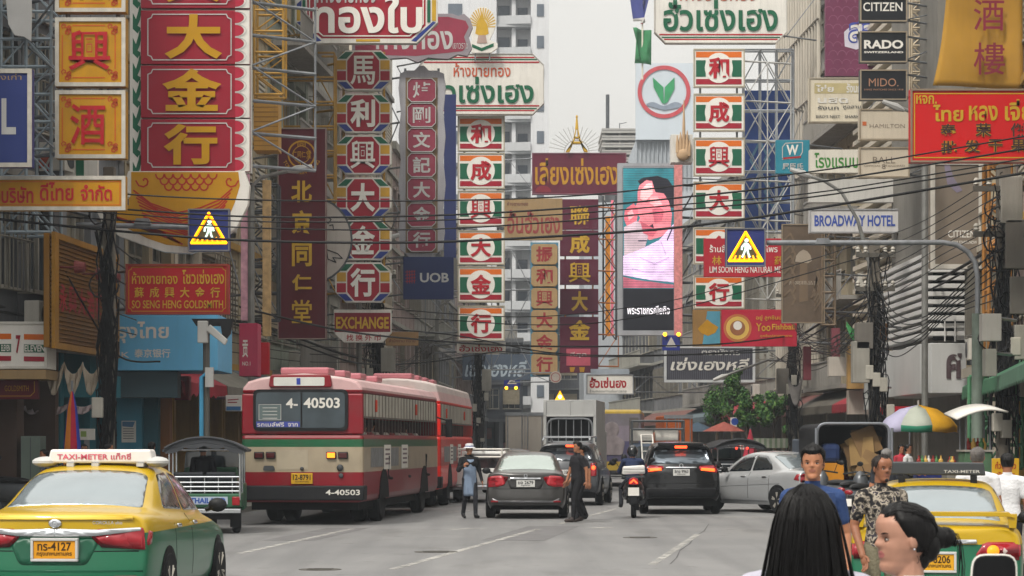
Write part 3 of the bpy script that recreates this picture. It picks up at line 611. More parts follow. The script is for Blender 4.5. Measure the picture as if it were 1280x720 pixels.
# --- tall red and gold goldsmith column, left
boxes = [(176, -56, 312, 10), (176, 13, 312, 80), (176, 82, 312, 147), (176, 149, 312, 214)]
e, w, h, sc_ = column('goldsmith_sign', 50.5, 'tall column of wide red panels with golden characters, scalloped edge and golden tail-shaped ornament below', STEEL, boxes)
back = Sign('backing', (162, -60, 314, 216), 50.62, m=OFFW, depth=.25, parent=e)
GREENF = mat('#1c6247', .55, 0, .1, 2)
fl = []
for k in range(9):
    y = -52 + 31 * k; fl.append([(166, y + 26), (166, y + 6), (170, y + 14), (173, y + 4), (175, y - 6), (177, y + 4), (175, y + 15), (172, y + 22), (176, y + 25), (172, y + 32)])
back.polys('flame_border', fl, GREENF)
for b, ch, cb in zip(boxes, '興大金行', [(207, -50, 277, 3), (206, 18, 278, 74), (203, 86, 277, 139), (205, 155, 272, 206)]):
    s = Sign('panel', b, 50.5, m=mat('#8c1a2c', .5, 0, .06, 1, streak=.12), depth=.2, parent=e)
    x0, y0, x1, y1 = b
    s.rect('side_strip', (x0 + 118, y0, x1, y1), OFFW)
    sca = [circ(x0 + 118, y0 + 9 + 16.2 * k, 11, 14, -90, 90, 7) for k in range(4)]
    s.polys('scallop', sca, mat('#a3243a', .5, 0, .06, 2))
    s.strips('scallop_line', [[(x0 + 118 + 14 * math.cos(R(a)), y0 + 9 + 16.2 * k + 8 * math.sin(R(a))) for a in range(-90, 91, 22)] for k in range(4)], .9, LGREY)
    s.outline('border', (x0 + 9, y0 + 5, x0 + 113, y1 - 5), LGREY, 1.3, 6)
    s.text([(ch, cb)], mat('#b08312', .45, 0, .06, 2), .035, up=.02)
orn = Sign('ornament', (120, 212, 314, 318), 50.45, m=OFFW, depth=.25, parent=e, shape=[(160, 214), (306, 214), (312, 232), (310, 256), (296, 284), (270, 306), (238, 317), (205, 315), (178, 306), (150, 296), (128, 280), (120, 262), (138, 262), (150, 250), (156, 230)])
YO = mat('#b38214', .5, 0, .1, 2, streak=.08)
orn.poly('gold_face', [(164, 215), (298, 215), (300, 232), (294, 252), (284, 276), (264, 298), (238, 309), (208, 306), (184, 298), (160, 286), (140, 276), (128, 266), (150, 262), (164, 244)], YO)
RL = mat('#a02a1c', .5)
ln = []
for k in range(11):   # flowing red strands
    ln.append([(167 + 1.8 * k, 238 + k * 4.7), (188 + 4.4 * k, 254 + k * 4.2), (222 + 1.8 * k, 266 + k * 3.4), (250 + 1 * k, 260 + k * 3.8), (274 - .3 * k, 250 + k * 4.4), (290 - 2.1 * k, 236 + k * 5.2)])
for k in range(9): ln.append([(132 + 4.4 * k, 267 + k * 2.2 - .14 * k * k), (152 + 4 * k, 273 + k * 2.6 - .1 * k * k), (176 + 4 * k, 282 + k * 2.6 - .1 * k * k), (204 + 3 * k, 290 + 1.9 * k)])
for r_ in range(3):
    for k in range(7 - r_): cx = 200 + 11 * k + 5.5 * r_; ln.append([(cx + 5.2 * math.cos(R(a)), 218 + 7 * r_ + 6 * math.sin(R(a))) for a in range(0, 181, 30)])
for cx, d in ((180, -1), (288, 1)):
    ln.append([(cx + (10 - 1.2 * k) * math.cos(k * .75) * d, 226 + (10 - 1.2 * k) * math.sin(k * .75)) for k in range(9)])
orn.strips('strand', ln, 1.9, RL)
col_bracket(e, w, h, 'r', 1.3, 7, 1.2)
# --- red goldsmith board
s = Sign('goldsmith_board', (157, 330, 286, 393), 48.5, 'crimson board with golden Thai, Chinese and English lines above the sky blue fascia', REDB, frame=mat('#8c3a2c', .5, .2), fw=.04)
s.outline('border', (161, 334, 282, 389), GLD, 1, 4)
s.text([('ห้างขายทอง', (165, 340, 222, 355)), ('โซวเซ่งเฮง', (228, 337, 280, 355))], GLDL, .012)
s.text([(c, (168 + 19 * i, 359, 180 + 19 * i, 372)) for i, c in enumerate('蘇成興大金行')], GLDL, .02)
s.text([('SO SENG HENG GOLDSMITH', (165, 375.5, 279, 385.5))], GLDL, .012); s.bracket('l', .8)
# --- convenience store fascia
s = Sign('store_fascia', (-40, 402, 59, 461), 45.2, 'white shop fascia with orange, green and red stripes, at the left edge of the street', WHT, depth=.9, cat='fascia', frame=mat('#c9c6be', .5), fw=.05)
for nm, y0, y1, mm in (('orange_stripe', 417, 424, ORA), ('green_stripe', 430, 440, GRN), ('red_stripe', 445, 451, RED)):
    s.polys(nm, [[(-36, y0), (14, y0), (14, y1), (-36, y1)], [(30, y0 + .5), (58, y0 + 1), (58, y1 + 1), (30, y1 + .5)]], mm)
s.text([('7', (20, 419, 26, 442))], RED, .03); s.text([('ELEVEN', (2, 431, 13, 439)), ('ELEVEN', (31, 431.5, 56, 439.5))], WHT, .02)
# --- timber slatted sign box, angled along the facade
def along(p, q, z0, z1, name, label, m, th=.2, cat='sign', group=None):
    """a board standing between two ground points p,q; local x along it, y into the wall"""
    a = math.atan2(q[1] - p[1], q[0] - p[0]); L = math.hypot(q[0] - p[0], q[1] - p[1])
    mb = MB(); mb.bx(0, L, 0, th, 0, z1 - z0); o = mb.build(name, m, None, (p[0], p[1], z0), bevel=.01, rz=a); tag(o, label, cat, group); return o, L
A_, B_ = P(62, 300, 44.6), P(142, 320, 50.0)
o, L = along((A_.x, A_.y), (B_.x, B_.y), P(0, 434, 44.6).z, P(0, 291, 44.6).z, 'slatted_sign', 'golden brown slatted sign box with faded red characters beside the white striped fascia', mat('#8a6120', .55, 0, .12, 1.5, streak=.3), .12)
Hh = P(0, 291, 44.6).z - P(0, 434, 44.6).z
mb = MB()
for k in range(26): mb.bx(.05, L - .05, -.05, -.001, .05 + k * Hh / 26.5, .05 + k * Hh / 26.5 + .045)
mb.build('slats', mat('#74501a', .55, 0, .15, 2, streak=.3), o)
mb = MB(); [mb.bx(*q) for q in ((-.05, L + .05, -.12, -.05, -.02, .10), (-.05, L + .05, -.12, -.05, Hh - .1, Hh + .02), (-.05, .25, -.12, -.05, .1, Hh - .1), (L - .2, L + .05, -.12, -.05, .1, Hh - .1))]; mb.build('frame', mat('#946a22', .5, 0, .15, 2, streak=.25), o)
mb = MB()
for k, c in enumerate('永興大酒樓行'): put_text(mb, c, .5 + k * (L - .9) / 6, Hh * .33, .5 + (k + .86) * (L - .9) / 6, Hh * .58, -.062, .02)
mb.build('lettering', mat('#a22a30', .5, 0, .2, 3, streak=.3), o)
mb = MB()
for x in (.6, 2.4, 3.6): mb.tube([(x, 0, Hh * .72), (x, -.35, Hh * .72)], .02); mb.lathe([(.09, -.55), (.13, -.35)], 12, Matrix.Translation((x, 0, Hh * .72)) @ Matrix.Rotation(R(90), 4, 'X') @ Matrix.Rotation(R(180), 4, 'X'))
mb.build('spotlight', mat('#6a3030', .5), o)
# --- bank front sign
s = Sign('bank_fascia', (145, 393, 272, 463), 50.4, 'sky blue box fascia with grey Thai and Chinese lettering over the teal shop front', mat('#66b2dc', .5, 0, .06, .8, streak=.12), depth=2.6, cat='fascia')
s.text([('กรุงไทย', (131, 402, 211, 429))], WHT, .022); s.text([('BANK', (120, 440, 162, 447)), ('泰京银行', (168, 436, 213, 447))], WHT, .015)
# --- small pink and red shop signs behind the bank
s = Sign('shop_sign', (299, 404, 322, 470), 56, 'pink shop board with small white writing, directly right of the sky blue fascia', mat('#b03a58', .55, 0, .1, 1.2, streak=.2), depth=.8)
s.text([('贡', (303, 425, 310, 447))], WHT, .02); s.text([('NO.1', (303, 452, 313, 457))], WHT, .01)
s = Sign('shop_sign', (323, 428, 336, 468), 57.5, 'narrow bright red upright board beside the pink shop board', mat('#b01024', .5, 0, .1, 1, streak=.2), depth=.3)
# --- maroon medicine banner
disc = Sign('round_sign', (330, 243, 440, 357), 67.2, 'large pale round sign half hidden behind the dark maroon upright banner', mat('#a9a39b', .6, 0, .1, 1, streak=.3), depth=.2, shape=circ(385, 300, 55, 40))
disc.ring('rim', 385, 300, 53.5, 56, STEELD)
disc.strips('mark', [[(410, 272), (414, 274), (411, 279), (408, 278)], [(412, 282), (416, 281), (417, 287)], [(408, 312), (422, 317), (428, 323), (416, 322), (420, 328), (410, 324), (408, 312)], [(344, 310), (336, 318), (344, 316), (340, 322)]], 1.2, BLACK)
disc.bracket('l', .8)
s = Sign('banner_sign', (347, 160, 408, 424), 66, 'dark maroon upright banner with a round golden emblem and five golden characters', mat('#52131f', .55, 0, .16, .7, streak=.2), frame=mat('#8f8078', .5, .3, .15, 3), fw=.03, depth=.25)
s.ring('emblem', 377, 193, 15.5, 17.5, GLD); s.ring('emblem', 377, 193, 10, 11, GLD)
s.text([('同', (372, 177, 382, 184)), ('仁', (365, 188, 371, 198)), ('堂', (383, 188, 389, 198)), ('北', (372, 202, 382, 208)), ('同仁', (372, 189, 382, 197))], GLD, .01)
mb = MB(); y = s.nxt()
for i, c in enumerate('TONG REN TANG'):
    if c == ' ': continue
    a = R(205 + 130 * i / 12); cx, cy = s.p(377 + 22.5 * math.cos(a), 193 - 22.5 * math.sin(a)); M = Matrix.Translation((cx, y, cy)) @ Matrix.Rotation(-(a - R(270)), 4, 'Y'); q = 2.1 / s.s
    put_text(mb, c, -q, -q, q, q, 0, .01, M=M)
mb.build('lettering', GLD, s.o)
s.strips('border', [[(357, 172), (396, 172)]], .8, mat('#a0837a', .5))
s.text([(c, (365 if i else 364, y0, 390, y1)) for i, (c, y0, y1) in enumerate(zip('北京同仁堂', (226, 263, 303, 343, 375), (253, 293, 333, 363, 404)))], GLDL, .03, up=.02)
s.bracket('l', .9, 4)
# --- octagonal panel column (white characters)
boxes = [(419, 63, 489, 113), (419, 117, 489, 166), (419, 169, 489, 218), (419, 222, 489, 272), (419, 275, 489, 325), (419, 328, 489, 378)]
e, w, h, sc_ = column('panel_sign', 74, 'column of octagonal panels with white characters on red and green, yellow and blue corners', mat('#a37d34', .5, .2, .2, 3), boxes)
for b, ch in zip(boxes, '馬利興大金行'):
    s = Sign('panel', b, 74, m=OFFW, depth=.3, parent=e, cut=13)
    x0, y0, x1, y1 = b; k = 12.5
    s.poly('field', [(x0 + 15 + 9, y0 + 2), (x1 - 15 - 9, y0 + 2), (x1 - 15, y0 + 13), (x1 - 15, y1 - 13), (x1 - 24, y1 - 2), (x0 + 24, y1 - 2), (x0 + 15, y1 - 13), (x0 + 15, y0 + 13)], RED)
    ym = (y0 + y1) / 2
    s.polys('green_corner', [[(x0 + 13, y0 + 2), (x0 + 22, y0 + 2), (x0 + 14, y0 + 10.5), (x0 + 3, y0 + 10.5)], [(x1 - 13, y0 + 2), (x1 - 22, y0 + 2), (x1 - 14, y0 + 10.5), (x1 - 3, y0 + 10.5)]], GRN)
    s.polys('yellow_side', [[(x0 + 2, y0 + 12.5), (x0 + 13.5, y0 + 12.5), (x0 + 13.5, ym - 1), (x0 + 2, ym - 1)], [(x1 - 2, y0 + 12.5), (x1 - 13.5, y0 + 12.5), (x1 - 13.5, ym - 1), (x1 - 2, ym - 1)]], mat('#b78d2e', .5, 0, .15, 2, streak=.2))
    s.polys('red_side', [[(x0 + 2, ym + 1), (x0 + 13.5, ym + 1), (x0 + 13.5, y1 - 12.5), (x0 + 2, y1 - 12.5)], [(x1 - 2, ym + 1), (x1 - 13.5, ym + 1), (x1 - 13.5, y1 - 12.5), (x1 - 2, y1 - 12.5)]], RED)
    s.polys('blue_corner', [[(x0 + 13, y1 - 2), (x0 + 22, y1 - 2), (x0 + 14, y1 - 10.5), (x0 + 3, y1 - 10.5)], [(x1 - 13, y1 - 2), (x1 - 22, y1 - 2), (x1 - 14, y1 - 10.5), (x1 - 3, y1 - 10.5)]], BLU)
    s.text([(ch, (x0 + 19, y0 + 7, x1 - 20, y1 - 7))], WHT, .032, up=.02)
col_bracket(e, w, h, 'l', .8, 6, 1.0, mat('#a37d34', .5, .2, .2, 3))
s = Sign('exchange_sign', (417, 387, 489, 428), 74.2, 'red sign reading EXCHANGE with white Chinese strip, hung below the octagonal panel column', OFFW, depth=.3, shape=[(417, 387), (489, 387), (489, 416), (478, 428), (430, 428), (417, 416)])
s.rect('red_field', (418, 391, 488, 415), REDD); s.text([('EXCHANGE', (420, 396, 486, 411))], GLDL, .03); s.text([(c, (433 + 11.5 * i, 418, 442 + 11.5 * i, 426)) for i, c in enumerate('找换外币')], TRED, .01)
s.bracket('l', .7)
s = Sign('notice_board', (482, 415, 523, 432), 79, 'small tan notice board beside the EXCHANGE sign', mat('#9a7a54', .6, 0, .12, 2, streak=.2), depth=.1); s.text([('สำนักงาน ทนาย', (486, 424, 519, 428))], MAROON, 0); s.bracket('l', 1)
# --- large red octagon board at the top
s = Sign('gold_shop_sign', (369, -44, 547, 54), 72, 'large red octagonal board with white Thai letters and multicoloured corner bands, at the top edge', OFFW, depth=.35, cut=26)
s.poly('field', [(400, -38), (516, -38), (532, -24), (532, 32), (514, 48), (402, 48), (384, 32), (384, -24)], RED)
s.polys('blue_corner', [[(371, 28), (375, 27), (402, 51), (396, 52)], [(545, 28), (541, 27), (514, 51), (520, 52)], [(371, 5), (377, 0), (377, 8), (371, 12)]], BLU)
s.polys('yellow_side', [[(371, 10), (376, 10), (376, 26), (371, 26)], [(545, 0), (540, 0), (540, 26), (545, 26)], [(445, 49), (475, 49), (475, 52), (445, 52)]], GLDL)
s.polys('green_side', [[(378, 0), (382, 0), (382, 28), (378, 28)], [(534, 0), (538, 0), (538, 28), (534, 28)]], GRN)
s.strips('border', [[(404, 45), (512, 45), (529, 30), (529, -20)], [(404, 45), (387, 30), (387, -20)]], 1.4, WHT)
s.text([('ทองใบ', (391, -6, 528, 42))], WHT, .028, up=.02); s.text([('ห้างขายทอง', (396, -26, 470, 4))], LGREY, .02); s.bracket('l', 2.0, 2, mat('#a37d34', .5, .2, .2, 3))
# --- red sign with curly white border behind
cur = [(440 + 150 * i / 20, 76 - 1.5 * (i % 2) * 2) for i in range(21)]
s = Sign('scroll_sign', (440, 16, 592, 78), 85.5, 'dusty red board with a curling pale border, partly hidden behind the red octagonal board', mat('#8a8288', .6, 0, .1, 2), depth=.3, shape=[(440, 22), (450, 17), (565, 17), (573, 20), (580, 17), (588, 24), (591, 34), (586, 46), (590, 60), (584, 70), (572, 68), (560, 74), (535, 72), (522, 78), (508, 72), (480, 74), (440, 74)])
s.poly('field', [(444, 22), (560, 21), (582, 26), (586, 34), (580, 46), (584, 58), (578, 64), (560, 66), (520, 70), (444, 68)], mat('#8a3346', .6, 0, .1, 1, streak=.2))
s.text([('ห้างทอง', (470, 28, 566, 62))], LGREY, .02); s.text([('เยาวราช', (566, 54, 585, 61))], LGREY, 0); s.bracket('l', 1.6, 2)
# --- golden emblem above the white octagonal sign
s = Sign('rooftop_emblem', (584, 8, 622, 67), 97, 'golden flame and ray emblem standing on the left white sign with green letters', OFFW, depth=.15, shape=[(590, 66), (585, 58), (590, 50), (588, 38), (585, 28), (590, 16), (598, 9), (608, 9), (616, 16), (621, 28), (617, 40), (612, 50), (622, 54), (622, 60), (614, 66)], cat='emblem')
s.strips('ray', [[(603 + 7 * math.cos(R(a)), 32 - 9 * math.sin(R(a))), (603 + 16 * math.cos(R(a)), 30 - 20 * math.sin(R(a)))] for a in range(-10, 191, 12)], 1.4, GLDL)
s.poly('flame', [(594, 42), (596, 30), (600, 22), (602, 14), (604, 22), (609, 30), (611, 42), (603, 46)], GLDL); s.poly('ribbon', [(590, 55), (602, 60), (617, 54), (617, 58), (602, 64), (590, 59)], TGRN); s.poly('figure', [(598, 44), (607, 44), (609, 54), (596, 54)], mat('#a08a80', .6))
mb = MB(); [mb.tube([(x, .1, -s.h / 2 - .3), (x, .1, 0)], .03) for x in (-.3, .3)]; mb.build('post', STEEL, s.o)
# --- two matching wide white signs with green Thai letters
def green_sign(box, Y, label, tred, tgreen, side, L, cutx=14):
    s = Sign('gold_shop_sign', box, Y, label, OFFW, depth=.4, cut=cutx, frame=mat('#a7a29c', .5, .2), fw=.03)
    x0, y0, x1, y1 = box
    for k, (a, mm) in enumerate(((4, TRED), (6.5, TGRN), (10, TRED))):
        s.polys('pinstripe', [[(x0 + 12 - k * 3, y0 + a + q), (x1 - 12 + k * 3, y0 + a + q), (x1 - 12 + k * 3, y0 + a + q + 1.6), (x0 + 12 - k * 3, y0 + a + q + 1.6)] for q in (0,)] + [[(x0 + 12 - k * 3, y1 - a), (x1 - 12 + k * 3, y1 - a), (x1 - 12 + k * 3, y1 - a - 1.6), (x0 + 12 - k * 3, y1 - a - 1.6)]], mm)
    s.text([tred], mat('#b8502e', .5), .01); s.text([tgreen], TGRN, .022, up=.02); s.bracket(side, L, 2)
    return s
green_sign((524, 67, 680, 143), 97.5, 'white sign with green Thai letters above the left column of red characters in circles', ('ห้างขายทอง', (567, 79, 638, 96)), ('ฮั่วเซ่งเฮง', (536, 96, 667, 129)), 'l', 1.0)
green_sign((818, -32, 984, 54), 94.5, 'white sign with green Thai letters above the right column of red characters in circles', ('ห้างขายทอง', (850, -15, 945, 1)), ('ฮั่วเซ่งเฮง', (829, 0, 972, 39)), 'r', 1.6)
# --- grey column with red tiles
e, w, h, sc_ = column('tile_sign', 86, 'narrow grey upright sign with seven dull red octagonal tiles in a scalloped pale board', STEEL, [(498, 84, 556, 330)])
bk = Sign('backing', (498, 82, 557, 330), 86, m=mat('#9d9ca1', .6, 0, .1, 1, streak=.35), depth=.3, parent=e, shape=[(500, 92), (508, 88), (518, 88), (524, 82), (530, 82), (536, 88), (546, 88), (555, 92), (557, 110), (554, 140), (557, 170), (554, 200), (557, 230), (554, 260), (556, 290), (553, 312), (543, 318), (536, 326), (526, 330), (517, 326), (508, 318), (500, 312), (498, 290), (501, 260), (498, 230), (501, 200), (498, 170), (501, 140), (498, 110)])
bk.rect('gold_strip', (507, 97, 547, 316), mat('#7d6c50', .6, 0, .12, 2, streak=.2))
for i, ch in enumerate('焯剛文記大金行'):
    y0 = 97.5 + 31.2 * i
    s = Sign('tile', (509, y0, 545, y0 + 30), 85.9, m=mat('#88384a', .55, 0, .12, 2, streak=.2), depth=.08, parent=e, cut=5, frame=LGREY, fw=.025)
    s.text([(ch, (516, y0 + 5, 538, y0 + 25))], LGREY, .025)
col_bracket(e, w, h, 'l', .8, 5, 1.0)
s = Sign('strip_board', (555, 118, 570, 322), 92, 'narrow plain dark blue upright strip behind the grey column with red tiles', mat('#2c3560', .55, 0, .1, 1, streak=.15), depth=.2); s.bracket('l', 1, 3)
# --- two matching red/green columns
def wreath_column(Y, boxes, label, side, L, n, brm=None):
    e, w, h, _ = column('panel_sign', Y, label, STEEL, boxes)
    for b, ch in zip(boxes, '和成興大金行'):
        x0, y0, x1, y1 = b; hh = y1 - y0; k = hh / 42
        s = Sign('panel', b, Y, m=WHT, depth=.3, parent=e, frame=mat('#a7a08e', .5, .3, .15, 3), fw=.05)
        s.rect('orange_stripe', (x0 + 3, y0 + 3.2 * k, x1 - 4, y0 + 9.5 * k), ORA); s.rect('red_stripe', (x0 + 3, y1 - 9 * k, x1 - 4, y1 - 3 * k), RED)
        s.polys('green_block', [[(x0 + 3, y0 + 12.5 * k), (x0 + 15, y0 + 12.5 * k), (x0 + 15, y1 - 11.5 * k), (x0 + 3, y1 - 11.5 * k)], [(x1 - 16, y0 + 12.5 * k), (x1 - 4, y0 + 12.5 * k), (x1 - 4, y1 - 11.5 * k), (x1 - 16, y1 - 11.5 * k)]], GRN)
        s.poly('disc', circ((x0 + x1) / 2 - .5, (y0 + y1) / 2, 17.5, 36, rz=16.5 * k), WHT)
        s.text([(ch, ((x0 + x1) / 2 - 13.5, y0 + 9.5 * k, (x0 + x1) / 2 + 12.5, y1 - 9.5 * k))], mat('#a81c2a', .5, 0, .08, 2), .035, up=.02)
    col_bracket(e, w, h, side, L, n, .8, brm); return e
wreath_column(98, [(572, 145, 631, 189), (572, 191, 631, 236), (572, 238, 631, 283), (572, 288, 631, 331), (572, 333, 631, 378), (572, 382, 631, 426)], 'left of two columns of white panels with red characters in circles', 'l', 1.4, 6)
wreath_column(94, [(867, 61, 931, 109), (867, 117, 931, 164), (867, 172, 931, 220), (867, 227, 931, 274), (867, 284, 931, 330), (867, 344, 931, 386)], 'right of two columns of white panels with red characters in circles', 'r', 2.0, 7, LGREY)
s = Sign('name_board', (571, 428, 632, 441), 98.5, 'small white board with red Thai lettering under the left column of red characters', OFFW, depth=.25); s.text([('ฮั่วเซ่งเฮง', (574, 431, 628, 439.5))], TRED, .02); s.bracket('l', 1)
# --- bank board
s = Sign('bank_sign', (504, 321, 567, 374), 84.5, 'plain navy blue board with white letters UOB and a small red mark', NAVY, depth=.25)
s.text([('UOB', (525, 341, 561, 353))], LGREY, .025); s.strips('red_mark', [[(507, 340 + 4 * i), (519, 339 + 4 * i)] for i in range(4)] + [[(509 + 3 * i, 338), (509 + 3 * i, 354)] for i in range(4)], 1.1, mat('#8a2030', .5)); s.bracket('l', .8)
# --- tan board and tan column
s = Sign('tan_board', (630, 248, 703, 300), 119, 'faded tan board with dull red Thai lettering, between the two tall columns in mid street', TAN, depth=.3)
s.text([('อั้นฮั่วเฮง', (634, 262, 700, 292))], mat('#8a3a38', .6), .02); s.text([('ห้างขายทอง', (634, 252, 660, 257))], MAROON, 0); s.bracket('l', 2.5)
boxes = [(664, 305 + 27.5 * i, 697, 330.5 + 27.5 * i) for i in range(6)]
e, w, h, sc_ = column('tan_column', 117, 'narrow column of six tan panels with dull red characters, left of the maroon column', mat('#3d6a86', .5, 0, .1, 2), boxes)
bk = Sign('backing', (663, 303, 698, 471), 117.2, m=mat('#52829a', .6, 0, .12, 2, streak=.25), depth=.2, parent=e)
for b, ch in zip(boxes, '振和興大金行'):
    s = Sign('panel', b, 117, m=mat('#a28760', .65, 0, .1, 2, streak=.3), depth=.12, parent=e, cut=3); s.text([(ch, (b[0] + 6, b[1] + 3, b[2] - 6, b[3] - 3))], mat('#8e2b30', .6), .03)
col_bracket(e, w, h, 'l', 3.0, 4, 1)
# --- maroon sign with golden tower
s = Sign('maroon_board', (665, 191, 783, 243), 125, 'wide maroon board with large golden Thai letters below the golden tower figure', MAROON, depth=.4, frame=mat('#7b5560', .5), fw=.05)
s.text([('เลี่ยงเซ่งเฮง', (669, 198, 773, 231))], GLD, .02); s.bracket('l', 2.5); s.polys('drop', [circ(679, 240, 10, 12, 0, 180, -8)], mat('#7a2733', .5))
t = empty('tower_figure', P(721, 190, 125), 'golden lattice tower figure with a fan of thin rays, standing on the maroon board', 'ornament')
q = S(125); mb = MB()
for sx in (-1, 1):
    for sy in (-.35, .0): mb.prism([(sx * 14 / q, 0), (sx * 9 / q, 0), (sx * 5 / q, 13 / q), (sx * 1.2 / q, 30 / q), (sx * .2 / q, 30 / q), (sx * 2.5 / q, 16 / q), (sx * 7 / q, 6 / q)], .1 + sy, .2 + sy)
mb.bx(-7 / q, 7 / q, -.25, .2, 10 / q, 12.5 / q); mb.bx(-4 / q, 4 / q, -.25, .2, 17 / q, 18.5 / q); mb.tube([(0, 0, 28 / q), (0, 0, 46 / q)], [.1, .03]); mb.ball((0, 0, 44 / q), .07, 8)
mb.build('tower', GLDL, t)
mb = MB()
for a in range(8, 173, 10): mb.tube([(15 / q * math.cos(R(a)), .2, 15 / q * math.sin(R(a))), (36 / q * math.cos(R(a)), .2, 33 / q * math.sin(R(a)))], .012, 4)
mb.tube([(15.5 / q * math.cos(R(a)), .2, 15.5 / q * math.sin(R(a))) for a in range(0, 181, 12)], .015, 4); mb.build('ray', mat('#8d8a86', .5), t)
boxes = [(700, 249, 748, 287), (700, 288, 748, 320), (700, 324, 748, 356), (700, 361, 748, 393), (700, 396, 748, 466)]
e, w, h, sc_ = column('maroon_column', 122, 'column of dark maroon panels with golden characters, hanging in mid street below the maroon board', mat('#c07a28', .5), boxes)
for b, ch, cb in zip(boxes, '聯成興大金', [(712, 257, 737, 281), (712, 293, 737, 317), (711, 328, 738, 353), (714, 364, 735, 389), (711, 400, 738, 425)]):
    s = Sign('panel', b, 122, m=mat('#551a30', .55, 0, .1, 1.2, streak=.15), depth=.25, parent=e); s.text([(ch, cb)], GLDL, .035, up=.02)
    if ch == '金': s.rect('pink_plate', (708, 436, 738, 457), mat('#b05060', .6)); s.text([('ที่สุด', (713, 440, 733, 447))], OFFW, .01); s.polys('gold_foot', [[(712, 459), (719, 459), (717, 465), (713, 465)], [(724, 459), (731, 459), (730, 465), (725, 465)]], GLD)
col_bracket(e, w, h, 'r', 1.1, 6, .8, mat('#b06a3a', .5))
lt = empty('lattice_mast', P(762, 330, 123), 'lattice mast with glowing pink and orange tubes between the maroon column and the video screen', 'mast')
q = S(123); mb = MB()
for x in (-8, 8): mb.tube([(x / q, 0, -95 / q), (x / q, 0, 85 / q)], .05)
for k in range(8): mb.tube([(-8 / q, 0, (-95 + 22 * k) / q), (8 / q, 0, (-73 + 22 * k) / q)], .03, 5); mb.tube([(8 / q, .1, (-95 + 22 * k) / q), (-8 / q, .1, (-73 + 22 * k) / q)], .03, 5)
mb.build('lattice', STEELD, lt); mb = MB(); mb.bx(-5 / q, 1 / q, .15, .3, -90 / q, 60 / q); mb.build('orange_tube', mat('#d58a2c', .5, 0, .2, 1, emit=.25), lt)
mb = MB(); mb.bx(2 / q, 5 / q, .1, .25, -90 / q, 80 / q); mb.build('pink_tube', mat('#d0697a', .5, 0, .2, 1, emit=.3), lt)
mb = MB()
for z in (.8, -.8): mb.tube([(8 / q, .1, z * 90 / q), (4.6, 1.2, z * 90 / q)], .05)
mb.build('bracket', STEELD, lt)
# --- LED video screen
s = Sign('video_screen', (772, 204, 849, 419), 118, 'tall lit video screen showing a pink and lavender figure on teal', mat('#8d8f95', .45, .2, .1, 2), cat='screen', depth=.7, frame=mat('#a5a7ac', .4, .3, .1, 2), fw=.24)
def em(h, e=.55):
    m = mat(h, .3, 0, .3, 1.1, emit=e); n = m.node_tree; n.links.new([x for x in n.nodes if x.type == 'MIX'][0].outputs[2], n.nodes['Principled BSDF'].inputs['Emission Color']); return m
s.rect('lit_panel', (779, 206, 842, 361), em('#2b6f78')); s.rect('dark_panel', (779, 361, 842, 413), mat('#23242c', .3, 0, .1, 2))
s.poly('hair', [(797, 226), (804, 222), (822, 220), (835, 224), (842, 234), (842, 260), (830, 258), (822, 246), (815, 240), (808, 244)], em('#22242c', .2))
s.poly('face', [(799, 232), (808, 225), (815, 226), (819, 240), (830, 242), (836, 252), (840, 268), (838, 288), (826, 296), (812, 300), (800, 294), (796, 282), (800, 272), (793, 262), (797, 252), (797, 240)], em('#d87a84'))
s.poly('cheek', [(808, 230), (815, 228), (816, 242), (806, 252), (800, 248), (801, 238)], em('#e0b4b6'))
s.poly('hand', [(781, 262), (792, 254), (798, 262), (796, 276), (784, 284), (780, 274)], em('#cf6672'))
s.poly('sleeve', [(780, 284), (796, 276), (806, 284), (810, 296), (806, 310), (780, 320)], em('#b9a3ac'))
s.poly('shirt', [(779, 320), (800, 312), (824, 300), (838, 284), (842, 280), (842, 353), (812, 350), (779, 344)], em('#d9bfdf'))
s.poly('fold', [(779, 346), (795, 350), (812, 352), (842, 356), (842, 360), (779, 360)], em('#a85a6a')); s.poly('collar', [(806, 286), (816, 280), (818, 288), (810, 294)], em('#3a2c3e', .2)); s.strips('seam', [[(834, 300), (840, 286)], [(798, 301), (808, 301)]], 1.6, em('#3c3a58', .2))
s.polys('shade', [[(815, 262), (824, 258), (830, 264), (827, 276), (818, 278)], [(800, 276), (810, 282), (822, 288), (816, 296), (804, 292)]], em('#b95a68')); s.polys('highlight', [[(812, 246), (822, 246), (828, 256), (818, 258), (812, 254)], [(784, 266), (790, 262), (793, 270), (786, 276)]], em('#e8a0a4')); s.strips('fold_line', [[(800, 322), (818, 330), (836, 322)], [(790, 336), (806, 340), (830, 340)], [(826, 302), (832, 318)]], 1.4, em('#b79cc0')); s.strips('pixel_row', [[(779, 208 + 3 * k), (842, 208 + 3 * k)] for k in range(51)], .35, em('#3a3040', .1))
s.text([('พระราชกรณียกิจ', (784, 382, 837, 393))], em('#d8d4da', .8), .01); s.bracket('r', 3.0, 5, STEELD, r=.07)
